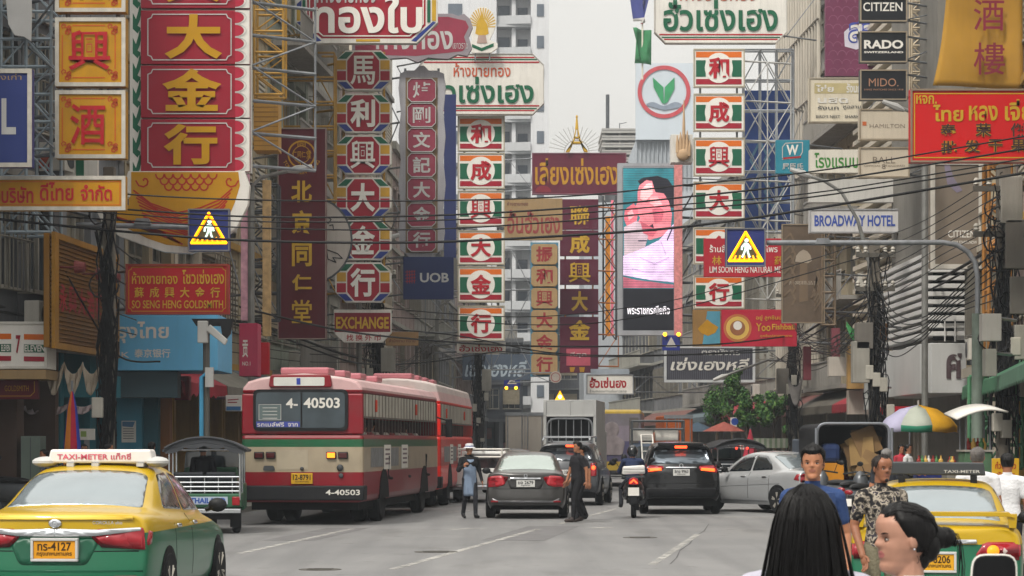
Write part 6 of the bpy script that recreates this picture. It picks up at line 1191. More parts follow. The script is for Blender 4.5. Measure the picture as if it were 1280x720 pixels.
SEDAN = [(0, .30, .79, .97, .70, .985, 0), (.16, .26, .85, 1.0, .73, 1.025, 0), (.50, .22, .875, 1.02, .745, 1.045, 0), (.80, .2, .88, 1.01, .755, 1.06, 0), (1.15, .2, .885, .985, .765, 1.26, .62), (1.62, .2, .888, .96, .775, 1.435, .585), (2.2, .2, .888, .94, .78, 1.475, .585), (2.75, .2, .885, .92, .775, 1.42, .575), (3.2, .2, .88, .91, .76, 1.17, .64), (3.5, .2, .875, .90, .73, .97, 0), (4.0, .22, .86, .84, .66, .87, 0), (4.4, .26, .82, .74, .58, .76, 0), (4.58, .32, .70, .62, .5, .64, 0)]
SUV = [(0, .38, .84, 1.02, .80, 1.50, .62), (.14, .32, .90, 1.05, .825, 1.615, .635), (.5, .28, .915, 1.06, .83, 1.665, .645), (1.2, .26, .92, 1.05, .835, 1.69, .65), (2.0, .26, .92, 1.03, .835, 1.69, .65), (2.6, .26, .92, 1.01, .83, 1.63, .64), (3.15, .26, .915, 1.0, .81, 1.30, .68), (3.5, .26, .91, .99, .78, 1.06, 0), (4.0, .28, .89, .95, .7, .985, 0), (4.4, .32, .85, .85, .62, .88, 0), (4.62, .38, .74, .7, .52, .72, 0)]
def car(name, label, cat, loc, rz, kind, paint, scale=1., steer=0., glass=None, group=None):
    e = empty(name, loc, label, cat, group, rz); e.scale = (scale,) * 3; sed = kind == 'sedan'
    prof = [.07, .0, .03, .07, .075, .07, .07, .07, .07, .07, .07] if sed else [.06, .0, .03, .07, .08, .10, .19, .36, .42, .44, .44]
    sh = Shell(SEDAN if sed else SUV, 6 if sed else 9, prof, .13 if sed else .12, paint, e)
    r = .315 if sed else .36; ys = (.98, 3.66) if sed else (.92, 3.62); half = .885 if sed else .92
    mb = MB(); mb.bx(-half + .14, half - .14, .25, 4.3, .2, .55); mb.build('underbody', DARK, e)
    for y in ys:
        for sd in ('left', 'right'): sh.patch('wheel_arch', [(y + (r + .055) * math.cos(R(a)), r + (r + .055) * math.sin(R(a))) for a in range(-8, 189, 14)], sd, DARK, .005, sh.o)
    wheels(e, ys, half + .005, r, steer=steer)
    g = glass or GLASSR
    if sed:
        for sd in ('left', 'right'):
            sh.patch('side_window', rpoly([(1.30, 1.03), (2.12, .995), (2.10, 1.37), (1.72, 1.35), (1.47, 1.2)], .05), sd, GLASSD, .003)
            sh.patch('side_window', rpoly([(2.18, .99), (3.12, .965), (2.98, 1.09), (2.62, 1.32), (2.16, 1.37)], .05), sd, GLASSD, .003)
            for y in (2.15, 1.32): sh.patch('door_gap', [(y, .35), (y + .012, .35), (y + .012, .96), (y, .96)], sd, DARK, .002)
            for y in (2.28, 1.42): sh.patch('door_handle', rpoly([(y, .845), (y + .17, .84), (y + .17, .87), (y, .875)], .012), sd, CHROME, .02)
            sx = 1 if sd == 'right' else -1
            mb = MB(); mb.ball((sx * .99, 2.95, 1.02), (.1, .05, .075), 12); mb.tube([(sx * .86, 2.98, .97), (sx * .95, 2.96, 1.0)], .025); mb.build('wing_mirror', BLACK, e, smooth=True)
        sh.patch('windscreen', rpoly([(-.6, 2.82), (.6, 2.82), (.68, 3.42), (-.68, 3.42)], .06), 'top', g, .003)
    else:
        for sd in ('left', 'right'):
            sh.patch('side_window', rpoly([(.42, 1.18), (1.02, 1.13), (1.04, 1.56), (.62, 1.54)], .05), sd, GLASSD, .003)
            sh.patch('side_window', rpoly([(1.1, 1.12), (2.02, 1.09), (2.02, 1.59), (1.12, 1.57)], .05), sd, GLASSD, .003)
            sh.patch('side_window', rpoly([(2.1, 1.085), (3.05, 1.06), (2.6, 1.5), (2.1, 1.58)], .05), sd, GLASSD, .003)
            for y in (2.06, 1.07): sh.patch('door_gap', [(y, .45), (y + .012, .45), (y + .012, 1.06), (y, 1.06)], sd, DARK, .002)
            for y in (2.2, 1.2): sh.patch('door_handle', rpoly([(y, .95), (y + .18, .95), (y + .18, .98), (y, .985)], .012), sd, CHROME, .02)
            sx = 1 if sd == 'right' else -1
            mb = MB(); mb.ball((sx * 1.03, 2.95, 1.12), (.1, .06, .09), 12); mb.tube([(sx * .9, 2.98, 1.06), (sx * .98, 2.96, 1.1)], .025); mb.build('wing_mirror', BLACK, e, smooth=True)
        sh.patch('windscreen', rpoly([(-.62, 2.75), (.62, 2.75), (.7, 3.38), (-.7, 3.38)], .06), 'top', g, .003)
    for sx in (-1, 1): sh.patch('headlight', rpoly([(sx * .38, .58), (sx * .66, .58), (sx * .66, .7), (sx * .38, .68)], .03), 'front', CHROME, .004)
    return e, sh
def plate(e, x0, z0, x1, z1, sh, m, lines, tm, surround=None):
    h, n = sh.hit((x0 + x1) / 2, (z0 + z1) / 2, 'rear'); y = h.y - .03
    mb = MB(); mb.bx(x0, x1, y, y + .06, z0, z1); o = mb.build('number_plate', m, e, bevel=.004)
    if surround: mb = MB(); w = .025; [mb.bx(*b) for b in ((x0 - w, x1 + w, y - .012, y + .05, z1, z1 + w), (x0 - w, x1 + w, y - .012, y + .05, z0 - w, z0), (x0 - w, x0, y - .012, y + .05, z0, z1), (x1, x1 + w, y - .012, y + .05, z0, z1))]; mb.build('plate_frame', surround, o, bevel=.005)
    mb = MB(); w, h_ = x1 - x0, z1 - z0
    for t, (a, b, c, d) in lines: put_text(mb, t, x0 + a * w, z0 + b * h_, x0 + c * w, z0 + d * h_, y - .003, .02)
    mb.build('lettering', tm, o)
PLW = mat('#c9c9c6', .5, 0, .06, 5)
# ---- yellow and green taxi, lower left
TX = zmat('taxi_paint', [(-1, '#0c5a3e'), (.835, '#b39312')], .28, .6, dirt=.12)
e, sh = car('taxi', 'yellow over green taxi with a white roof sign at the left edge', 'taxi', ((67 - 640) / 136, 21.3, 0), R(-3), 'sedan', TX)
sh.patch('rear_window', rpoly([(-.66, .76), (.66, .76), (.56, 1.54), (-.56, 1.54)], .09), 'top', GLASSR, .003)
for sx in (-1, 1):
    sh.patch('tail_lamp', rpoly([(sx * .36, .80), (sx * .50, .835), (sx * .80, .885), (sx * .80, .69), (sx * .66, .70), (sx * .44, .735)], .02), 'rear', LAMPR, .012)
    sh.patch('tail_lamp', rpoly([(.02, .69), (.28, .73), (.34, .84), (.02, .885)], .02), 'right' if sx > 0 else 'left', LAMPR, .008)
    sh.patch('chrome_strip', rpoly([(sx * .0, .80), (sx * .36, .805), (sx * .78, .855), (sx * .78, .885), (sx * .4, .865), (sx * .0, .875)], .01), 'rear', CHROME, .022)
plate(e, -.19, .60, .2, .765, sh, mat('#c98a1c', .5, 0, .08, 4), [('ทร-4127', (.1, .45, .9, .92)), ('กรุงเทพมหานคร', (.08, .1, .92, .36))], mat('#3c2a12', .5), LGREY)
sh.patch('recess', rpoly([(-.45, .79), (.42, .79), (.3, .54), (-.33, .54)], .05), 'rear', zmat('taxi_recess', [(-1, '#0a4a34')], .3, .4, dirt=.1), .003)
mb = MB(); h, n_ = sh.hit(.0, .925, 'rear'); mb.ball((0, h.y - .01, .925), (.062, .02, .042), 16); ringpts(mb, 0, .925, .02, .028, h.y - .036, h.y - .028, 20); mb.build('emblem', CHROME, e, smooth=True)
h, n_ = sh.hit(.5, .93, 'rear'); mb = MB(); put_text(mb, 'COROLLA altis', .34, .915, .62, .945, h.y - .03, .01); mb.build('badge', CHROME, e)
sh.patch('boot_gap', [(-.76, .662), (.76, .662), (.76, .672), (-.76, .672)], 'rear', DARK, .0015); sh.patch('boot_lip', rpoly([(-.7, .955), (.7, .955), (.7, .985), (-.7, .985)], .01), 'rear', mat('#d8b640', .25, 0, .05, 2, coat=.6), .02)
sh.patch('bumper_crease', [(-.8, .475), (.8, .475), (.8, .495), (-.8, .495)], 'rear', mat('#0b4a34', .4, 0, .1, 2), .002)
for sx in (-1, 1): sh.patch('reflector', rpoly([(sx * .55, .40), (sx * .75, .40), (sx * .75, .44), (sx * .55, .44)], .01), 'rear', LAMPR, .004)
mb = MB(); zt = 1.465; mb.prism([(-.5, zt), (.56, zt), (.53, zt + .135), (-.47, zt + .135)], 1.75, 2.0); rs = mb.build('roof_sign', mat('#d6d3d0', .35, 0, .06, 3), e, bevel=.02)
mb = MB(); put_text(mb, 'TAXI-METER แท็กซี่', -.4, zt + .035, .34, zt + .1, 1.744, .02); mb.build('lettering', mat('#c0566a', .5, 0, .3, 8), rs)
mb = MB(); [mb.bx(x, x + .07, 1.72, 1.95, 1.43, zt) for x in (-.3, -.05, .4)]; mb.ball((.58, 1.86, 1.475), (.12, .16, .055), 14); mb.ball((-.54, 1.86, 1.475), (.14, .16, .055), 14); mb.build('mount', LGREY, rs, smooth=True)
# ---- second taxi on the right
e, sh = car('taxi', 'golden yellow over green taxi with a raised boot spoiler and dark roof sign, at the right behind the seated traffic', 'taxi', ((1168 - 640) / 139, 20.8, 0), R(-10.5), 'sedan', TX, .9)
e['label'] = 'golden yellow over green taxi with a raised boot spoiler and dark roof sign'
sh.patch('rear_window', rpoly([(-.66, .76), (.66, .76), (.56, 1.54), (-.56, 1.54)], .09), 'top', GLASSR, .003)
mb = MB(); mb.prism(rpoly([(-.72, 1.16), (.72, 1.16), (.78, 1.1), (.7, 1.115), (-.7, 1.115), (-.78, 1.1)], .02), .14, .42); [mb.prism([(sx * .72, 1.0), (sx * .79, 1.0), (sx * .80, 1.14), (sx * .70, 1.14)], .16, .4) for sx in (-1, 1)]; mb.build('spoiler', mat('#ac8c14', .3, 0, .06, 2, coat=.5), e, bevel=.015)
for sx in (-1, 1):
    sh.patch('tail_lamp', rpoly([(sx * .38, .72), (sx * .48, .86), (sx * .79, .86), (sx * .79, .68)], .04), 'rear', LAMPR, .012); sh.patch('lamp_lens', circ(sx * .56, .77, .06, 18), 'rear', mat('#e8821c', .3, emit=.7) if sx > 0 else mat('#b8a9a4', .2, .2), .02); sh.patch('lamp_lens', circ(sx * .71, .77, .055, 18), 'rear', mat('#b8a9a4', .2, .2), .02)
    sh.patch('tail_lamp', rpoly([(.02, .69), (.2, .72), (.22, .83), (.02, .86)], .02), 'right' if sx > 0 else 'left', LAMPR, .008)
sh.patch('chrome_strip', rpoly([(-.4, .845), (.4, .845), (.4, .885), (-.4, .885)], .012), 'rear', CHROME, .022)
plate(e, -.18, .58, .18, .74, sh, mat('#c99420', .5, 0, .08, 4), [('มจ-8206', (.1, .45, .9, .92)), ('กรุงเทพมหานคร', (.08, .1, .92, .36))], mat('#3c2a12', .5), LGREY)
mb = MB(); zt = 1.5; mb.prism([(-.56, zt + .01), (.52, zt), (.5, zt + .14), (-.54, zt + .15)], 1.75, 1.95); rs = mb.build('roof_sign', mat('#3a3d40', .4, 0, .1, 3), e, bevel=.015); mb = MB(); put_text(mb, 'TAXI-METER', .08, zt + .03, .46, zt + .06, 1.744, .01); mb.build('lettering', LGREY, rs); mb = MB(); [mb.bx(x, x + .07, 1.74, 1.95, 1.42, zt) for x in (-.4, .36)]; mb.build('mount', BLACK, rs)
# ---- grey sedan
e, sh = car('parked_sedan', 'dark grey sedan in the middle lane, beside the man in black crossing', 'car', ((657 - 640) / 57.5, 50.4, 0), R(-2), 'sedan', mat('#434241', .3, .3, .08, 2, coat=.35)); e.name = 'saloon_car'
sh.patch('rear_window', rpoly([(-.66, .78), (.66, .78), (.56, 1.54), (-.56, 1.54)], .09), 'top', mat('#a7b3ae', .12, .6, .08, 1.5, coat=.6), .003)
for sx in (-1, 1): sh.patch('tail_lamp', rpoly([(sx * .44, .76), (sx * .50, .95), (sx * .79, .93), (sx * .79, .70), (sx * .6, .70)], .04), 'rear', mat('#a01824', .25, 0, .08, 6, coat=.8), .014); sh.patch('tail_lamp', rpoly([(.02, .70), (.22, .76), (.22, .9), (.02, .94)], .02), 'right' if sx > 0 else 'left', LAMPR, .008); sh.patch('reflector', rpoly([(sx * .6, .36), (sx * .76, .36), (sx * .76, .40), (sx * .6, .40)], .01), 'rear', LAMPR, .004)
sh.patch('recess', rpoly([(-.42, .90), (.42, .90), (.34, .66), (-.34, .66)], .05), 'rear', mat('#3c3b3b', .35, .3, .08, 2), .003); sh.patch('chrome_strip', rpoly([(-.33, .865), (.33, .865), (.33, .9), (-.33, .9)], .012), 'rear', CHROME, .025)
plate(e, -.2, .70, .2, .845, sh, PLW, [('ฆอ 2679', (.08, .4, .92, .92)), ('กรุงเทพ', (.25, .08, .75, .32))], mat('#2c2c30', .5)); mb = MB(); h, n_ = sh.hit(0, .945, 'rear'); ringpts(mb, 0, .945, .025, .04, h.y - .02, h.y + .01, 18); mb.build('emblem', CHROME, e)
sh.patch('boot_gap', [(-.72, .652), (.72, .652), (.72, .662), (-.72, .662)], 'rear', DARK, .0015); sh.patch('bumper_trim', rpoly([(-.7, .36), (.7, .36), (.74, .46), (.6, .40), (-.6, .40), (-.74, .46)], .02), 'rear', mat('#77777a', .3, .5), .004)
# ---- black SUV
e, sh = car('sport_utility_car', 'black SUV with lit brake lamps on the right lane, next to the scooter rider', 'car', ((852 - 640) / 54.2, 53.5, 0), R(-1), 'suv', mat('#131416', .22, .0, .1, 2, coat=.35))
sh.patch('rear_window', rpoly([(-.70, 1.17), (.70, 1.17), (.60, 1.50), (-.60, 1.50)], .07), 'rear', mat('#59626a', .1, .5, .25, 2.2, coat=.6), .004); sh.patch('brake_lamp', rpoly([(-.14, 1.545), (.14, 1.545), (.14, 1.59), (-.14, 1.59)], .01), 'rear', LAMPON, .012)
for sx in (-1, 1): sh.patch('tail_lamp', rpoly([(sx * .40, 1.06), (sx * .42, 1.12), (sx * .82, 1.14), (sx * .83, .96), (sx * .56, .99)], .02), 'rear', LAMPR, .014); sh.patch('lit_strip', rpoly([(sx * .45, 1.02), (sx * .78, .99), (sx * .78, 1.06), (sx * .46, 1.075)], .02), 'rear', mat('#ff5a1e', .3, 0, .05, 6, emit=1.6), .02); sh.patch('reflector', rpoly([(sx * .5, .50), (sx * .74, .50), (sx * .74, .535), (sx * .5, .535)], .01), 'rear', LAMPR, .004)
plate(e, -.19, .90, .19, 1.05, sh, PLW, [('8กย 9963', (.08, .4, .92, .92)), ('กรุงเทพ', (.25, .08, .75, .32))], mat('#2c2c30', .5)); sh.patch('chrome_strip', rpoly([(-.36, 1.075), (.36, 1.075), (.36, 1.10), (-.36, 1.10)], .01), 'rear', CHROME, .016); mb = MB(); h, n_ = sh.hit(0, 1.13, 'rear'); ringpts(mb, 0, 1.135, .03, .05, h.y - .02, h.y + .01, 18); mb.build('emblem', CHROME, e)
sh.patch('bumper', rpoly([(-.80, .40), (.80, .40), (.82, .62), (-.82, .62)], .05), 'rear', mat('#101114', .6, 0, .15, 3), .006); sh.patch('tailgate_gap', [(-.76, .72), (.76, .72), (.76, .732), (-.76, .732)], 'rear', DARK, .0015)
mb = MB(); mb.prism([(-.5, 1.6), (.5, 1.6), (.54, 1.66), (-.54, 1.66)], .2, .5); mb.tube([(0, 1.1, 1.69), (0, 1.0, 1.9)], .012, 5); mb.build('spoiler', mat('#131416', .25, .0, .1, 2, coat=.35), e, bevel=.015)
# ---- silver sedan turning on the right
e, sh = car('saloon_car', 'silver sedan at an angle across the lane, behind the blue-shirted man', 'car', (7.45, 53.8, 0), R(30), 'sedan', mat('#a9abad', .25, .3, .06, 2, coat=.6), steer=R(12))
sh.patch('rear_window', rpoly([(-.66, .76), (.66, .76), (.56, 1.54), (-.56, 1.54)], .09), 'top', GLASSR, .003)
for sx in (-1, 1): sh.patch('tail_lamp', rpoly([(sx * .46, .8), (sx * .5, .94), (sx * .79, .93), (sx * .79, .74)], .03), 'rear', LAMPR, .014); sh.patch('tail_lamp', rpoly([(.02, .76), (.38, .80), (.3, .93), (.02, .95)], .03), 'right' if sx > 0 else 'left', LAMPR, .008)
plate(e, -.2, .70, .2, .845, sh, PLW, [('กท 5518', (.08, .3, .92, .85))], mat('#2c2c30', .5)); sh.patch('crease', [(.9, .70), (3.3, .60), (3.3, .612), (.9, .713)], 'left', mat('#6b6d70', .4, .3), .002); sh.patch('sill', [(1.4, .27), (3.25, .27), (3.25, .31), (1.4, .31)], 'left', mat('#77797c', .4, .3), .004)
# ---- dark SUV behind the grey sedan
e, sh = car('sport_utility_car', 'grey pickup-like SUV with a silver roof rack behind the dark grey sedan', 'car', ((706 - 640) / 47.5, 61, 0), R(-7), 'suv', mat('#3c3e42', .3, .2, .08, 2, coat=.4)); e['label'] = 'dark SUV with a silver roof rack, queuing behind the dark grey sedan'
sh.patch('rear_window', rpoly([(-.72, 1.17), (.72, 1.17), (.62, 1.52), (-.62, 1.52)], .07), 'rear', mat('#33383e', .12, .3, .1, 2, coat=.6), .004); sh.patch('brake_lamp', rpoly([(.0, 1.56), (.2, 1.56), (.2, 1.6), (.0, 1.6)], .01), 'rear', LAMPON, .012)
for sx in (-1, 1): sh.patch('tail_lamp', rpoly([(sx * .66, .78), (sx * .66, 1.12), (sx * .82, 1.12), (sx * .82, .78)], .03), 'rear', LAMPR, .014)
sh.patch('lit_strip', circ(.74, 1.0, .055, 14), 'rear', LAMPON, .02); plate(e, -.19, .80, .19, .95, sh, PLW, [('ชน 3310', (.08, .3, .92, .85))], mat('#2c2c30', .5))
mb = MB(); [mb.tube([(sx * .62, .35, 1.72), (sx * .62, .5, 1.80), (sx * .62, 2.3, 1.82), (sx * .6, 2.5, 1.70)], .025) for sx in (-1, 1)]; [mb.bx(-.62, .62, y, y + .12, 1.79, 1.84) for y in (.45, 1.0, 1.6, 2.2)]; mb.build('roof_rack', CHROME, e, smooth=True)
# ---- white pickup behind the apron woman
def pickup(label, loc, rz, paint, rack, scale=1., cat='pickup truck', extra=None):
    e = empty('pickup_truck', loc, label, cat, None, rz); e.scale = (scale,) * 3
    mb = MB(); mb.prism([(0, .55), (5.0, .45), (5.05, .75), (4.9, .95), (3.75, 1.02), (3.15, 1.62), (1.75, 1.66), (1.6, 1.05), (0, 1.02)], -.83, .83, 0, 'yz'); mb.build('body', paint, e, bevel=.06)
    mb = MB(); mb.bx(-.7, .7, .05, 1.55, .75, 1.03); mb.build('load_bed', DARK, e); mb = MB(); mb.bx(-.78, .78, -.03, .03, .58, 1.03); t = mb.build('tailgate', paint, e, bevel=.02)
    mb = MB(); mb.prism(rpoly([(-.66, 1.1), (.66, 1.1), (.6, 1.55), (-.6, 1.55)], .06), 1.60, 1.64); mb.build('rear_window', GLASSD, e)
    for sx in (-1, 1):
        mb = MB(); mb.bx(sx * .66, sx * .8, -.035, .05, .7, .98); mb.build('tail_lamp', LAMPR, e, bevel=.01); mb = MB(); mb.prism([(1.85, 1.08), (3.5, 1.05), (3.08, 1.52), (1.9, 1.55)], sx * .825, sx * .84, 0, 'yz'); mb.build('side_window', GLASSD, e)
        mb = MB(); mb.ball((sx * .98, 3.1, 1.18), (.1, .05, .12), 10); mb.tube([(sx * .82, 3.15, 1.1), (sx * .95, 3.1, 1.15)], .02); mb.build('wing_mirror', BLACK, e, smooth=True)
    mb = MB(); mb.bx(-.8, .8, -.14, -.04, .42, .56); mb.build('bumper', CHROME, e, bevel=.02); mb = MB(); mb.bx(-.18, .18, -.045, -.032, .66, .8); mb.build('number_plate', PLW, e)
    wheels(e, (1.0, 4.1), .86, .34)
    if rack: mb = MB(); [mb.tube([(x, y, 1.0), (x, y, rack)], .03) for x in (-.78, .78) for y in (.1, 1.5)]; [mb.tube([(-.78, y, z), (.78, y, z)], .03) for y in (.1, 1.5) for z in (rack, rack - .25)]; [mb.tube([(x, .1, z), (x, 2.8, z)], .03) for x in (-.78, 0, .78) for z in (rack,)]; mb.build('rack', STEELD if rack > 2 else WHITE, e, smooth=True)
    return e
pickup('white pickup with low rails in the left lane, behind the woman in the blue apron', ((597 - 640) / 45, 64, 0), R(-5), mat('#c9c9c6', .35, .1, .05, 2, coat=.4), 1.72, .86)
e = pickup('slate blue pickup with a tall rack and white ladder, ahead of the scooter rider', ((823 - 640) / 41.5, 70, 0), R(-2), mat('#4e5a6c', .35, .2, .08, 2, coat=.4), 2.32, 1.0)
mb = MB(); [mb.tube([(x, -.1, .65), (x, 1.2, 1.9)], .025) for x in (-.45, -.1)]; [mb.tube([(-.45, -.1 + 1.3 * k / 5, .65 + 1.25 * k / 5), (-.1, -.1 + 1.3 * k / 5, .65 + 1.25 * k / 5)], .018) for k in range(6)]; tag(mb.build('ladder', WHITE, None, e.location, smooth=True), 'white ladder leaning in the bed of the slate blue pickup', 'ladder')
mb = MB(); [mb.bx(x0, x0 + .68, 1.7, 2.4, 1.72, 2.1) for x0 in (-.72, .04)]; tag(mb.build('crate', OFFW, None, e.location, bevel=.02), 'pair of pale boxes roped under the rack of the slate blue pickup', 'crate')
# ---- trucks further on
def truck(label, loc, rz, w, h, L, body, style, scale=1.):
    e = empty('cargo_truck', loc, label, 'truck', None, rz); hw = w / 2
    mb = MB(); mb.bx(-hw * .8, hw * .8, .1, L + 1.6, .55, .85); mb.build('chassis', DARK, e); wheels(e, (.9, L + .6), hw, .42, STEELD, .26)
    if style == 'stake':
        mb = MB(); mb.bx(-hw, hw, 0, L, .85, 1.0); [mb.bx(-hw, -hw + .06, 0, L, 1.0, h), mb.bx(hw - .06, hw, 0, L, 1.0, h), mb.bx(-hw, hw, L - .06, L, 1.0, h), mb.bx(-hw, hw, 0, L, h, h + .05)]; mb.bx(-hw + .06, hw - .06, 0, .06, h - .48, h); mb.bx(-.03, .03, -.03, 0, h - .5, h + .04); mb.bx(-hw, hw, -.04, 0, h - .52, h - .46); mb.bx(-hw, -hw + .1, -.04, 0, .9, h); mb.bx(hw - .1, hw, -.04, 0, .9, h); mb.build('box', body, e, bevel=.015)
        mb = MB(); mb.bx(-hw + .07, hw - .07, .5, .55, 1.0, h - .49); mb.build('interior_shade_sheet', DARK, e)  # black sheet standing in for the shade inside the truck box
        mb = MB(); arch = rpoly([(-hw + .13, 1.0), (-hw + .13, h - .58), (hw - .13, h - .58), (hw - .13, 1.0)], .3); mb.tube([(x, -.02, z) for x, z in arch], .035); [mb.tube([(x, 0, 1.0), (x, 0, h - .56)], .018) for x in [(-.3 + .6 * k / 5) * w * 1.2 for k in range(6)]]; [mb.tube([(-hw + .1, 0, z), (hw - .1, 0, z)], .018) for z in (1.3, 1.7)]; mb.build('stake_gate', STEEL, e, smooth=True)
    else:
        mb = MB(); mb.bx(-hw, hw, 0, L, .85, h); mb.build('box', body, e, bevel=.04); mb = MB(); mb.bx(-.012, .012, -.02, -.002, .9, h - .05); [mb.tube([(x, -.03, .9), (x, -.03, h - .1)], .02) for x in (-.12, .12, -hw + .1, hw - .1)]; mb.bx(-hw - .01, hw + .01, -.03, 0, h - .12, h + .02); mb.build('door_hardware', STEEL, e)
    mb = MB(); mb.bx(-hw * .95, hw * .95, L + .1, L + 1.7, .7, 2.1); mb.build('cab', body, e, bevel=.08)
    mb = MB(); mb.bx(-hw, hw, -.08, .02, .6, .72); mb.build('bumper', STEELD, e)
    for sx in (-1, 1): mb = MB(); mb.bx(sx * hw * .65, sx * hw * .92, -.1, -.05, .62, .72); mb.build('tail_lamp', LAMPR, e)
    return e
truck('tall white caged truck ahead of the dark SUV with the roof rack', ((713 - 640) / 37.5, 78, 0), R(-6), 1.78, 3.05, 4.5, mat('#b0b1b0', .5, 0, .08, 1, streak=.2), 'stake')
truck('tan closed box truck left of the tall white caged truck', ((656 - 640) / 29.5, 98, 0), R(-4), 1.65, 2.92, 4.2, mat('#9a938a', .5, .1, .1, 1, streak=.25), 'box')
truck('small orange sided truck beyond the slate blue pickup', ((848 - 640) / 31, 93.5, 0), R(2), 1.15, 2.75, 3.6, mat('#a3501f', .5, 0, .12, 1.2, streak=.3), 'box')
# ---- buses
def bus(label, loc, rz, L, cols, body_name, h=3.0, detail=True):
    red, cream, green = cols; e = empty('city_bus', loc, label, 'bus', None, rz)
    pm = zmat('bus_' + body_name, [(-1, red), (1.06, cream), (1.57, green), (1.73, red)], .38, .35, dirt=.3)
    out = [(-1.2, .46), (1.2, .46), (1.25, .6), (1.25, 1.83), (-1.25, 1.83), (-1.25, .6)]
    mb = MB(); mb.prism(out, .0, L); mb.build('lower_body', pm, e, bevel=.07)
    rf = [(-1.245, 2.66), (1.245, 2.66), (1.22, 2.78), (1.12, h - .1), (.85, h - .02), (.4, h + .04), (0, h + .06), (-.4, h + .04), (-.85, h - .02), (-1.12, h - .1), (-1.22, 2.78)]
    mb = MB(); mb.prism(rf, .02, L - .02); mb.build('roof', zmat('bus_roof_' + body_name, [(-1, red), (2.72, '#c7a3a3'), (2.95, '#c4b8b4')], .45, .2, dirt=.3), e, bevel=.05)
    mb = MB(); mb.prism([(-1.245, 1.834), (1.245, 1.834), (1.24, 2.655), (-1.24, 2.655)], .01, .14); mb.prism([(-1.245, 1.834), (1.245, 1.834), (1.24, 2.655), (-1.24, 2.655)], L - .15, L - .02); mb.build('end_wall', pm, e, bevel=.03)
    # rear face
    mb = MB(); mb.prism(rpoly([(-1.0, 1.9), (.94, 1.9), (.94, 2.74), (-1.0, 2.74)], .12), -.03, -.002); mb.build('rear_window_rubber', BLACK, e)
    mb = MB(); mb.prism(rpoly([(-.94, 1.96), (.88, 1.96), (.88, 2.68), (-.94, 2.68)], .1), -.04, -.031); w = mb.build('rear_window', mat('#3c464c', .1, .15, .3, 1.6, coat=.6), e)
    mb = MB(); mb.bx(-.02, .01, -.048, -.041, 1.97, 2.67); mb.build('window_bar', BLACK, w)
    mb = MB(); mb.prism(rpoly([(-.68, 2.78), (.62, 2.78), (.58, 3.04), (-.64, 3.04)], .06), -.06, .3); mb.build('route_box', pm, e, bevel=.02)
    mb = MB(); mb.prism(rpoly([(-.57, 2.81), (.47, 2.81), (.47, 2.985), (-.57, 2.985)], .03), -.07, -.061); rp = mb.build('route_panel', mat('#c8c8c2', .5, 0, .06, 3), e)
    if detail:
        mb = MB(); put_text(mb, '1', -.1, 2.835, -.02, 2.965, -.075, .03); mb.build('lettering', mat('#34459a', .5), rp)
        mb = MB(); put_text(mb, '4-', -.32, 2.36, -.08, 2.56, -.05, .02); put_text(mb, '40503', .04, 2.36, .78, 2.57, -.05, .025); mb.build('lettering', OFFW, w)
        mb = MB(); mb.bx(-.88, -.42, -.048, -.041, 2.12, 2.44); n_ = mb.build('notice', mat('#5b6868', .4), w); mb = MB(); [mb.bx(-.8, -.5, -.053, -.049, 2.36 - .07 * k, 2.375 - .07 * k) for k in range(4)]; [mb.bx(*b) for b in ((-.88, -.42, -.053, -.049, 2.43, 2.44), (-.88, -.42, -.053, -.049, 2.12, 2.13), (-.88, -.87, -.053, -.049, 2.13, 2.43), (-.43, -.42, -.053, -.049, 2.13, 2.43))]; mb.build('print', LGREY, n_)
        mb = MB(); mb.bx(-.93, -.04, -.049, -.042, 1.98, 2.09); n_ = mb.build('banner', mat('#3c4690', .5, 0, .1, 3), w); mb = MB(); put_text(mb, 'รถเมล์ฟรี', -.91, 1.99, -.36, 2.08, -.052, .01); put_text(mb, 'จาก', -.28, 1.99, -.08, 2.06, -.052, .01); mb.build('lettering', OFFW, n_)
    for x in (-.98, -.74, .5, .74):
        mb = MB(); mb.bx(x, x + .2, -.05, 0, 1.34, 1.48); l = mb.build('tail_lamp', BLACK, e, bevel=.015); mb = MB(); mb.bx(x + .02, x + .18, -.062, -.051, 1.36, 1.46); mb.build('lens', mat('#ff7a1e', .3, 0, .1, 8, emit=1.6) if x == .5 and detail else mat('#4a1a1c', .3, 0, .1, 8, coat=.5), l, bevel=.01)
    mb = MB(); mb.prism(rpoly([(-.8, 1.1), (-.55, 1.1), (-.58, 1.2), (-.78, 1.2)], .03), -.03, 0); mb.ball((0, -.02, 1.14), .04, 10); mb.ball((.78, -.03, 1.16), (.07, .04, .07), 12); mb.ball((.8, -.03, 1.0), (.05, .03, .05), 12); mb.build('fitting', STEELD, e, smooth=True)
    mb = MB(); mb.bx(-.52, .12, -.008, -.002, 1.12, 1.52); mb.build('engine_hatch', zmat('bus_hatch', [(-1, '#a79c88')], .45, .2, dirt=.35), e)
    mb = MB(); mb.bx(-.22, .22, -.04, -.002, .83, 1.05); pl = mb.build('number_plate', mat('#c09422', .5, 0, .12, 5), e, bevel=.01)
    if detail: mb = MB(); put_text(mb, '12-8791', -.18, .91, .18, 1.02, -.044, .02); put_text(mb, 'กรุงเทพมหานคร', -.14, .85, .14, .895, -.044, .0); mb.build('lettering', BLACK, pl)
    mb = MB(); mb.prism([(-1.27, .5), (1.27, .5), (1.28, .8), (-1.28, .8)], -.1, .35); bp = mb.build('bumper', mat('#1e1f22', .6, 0, .15, 2, streak=.2), e, bevel=.03)
    if detail: mb = MB(); put_text(mb, '4-40503', .5, .61, 1.2, .72, -.104, .02); mb.build('lettering', OFFW, bp)
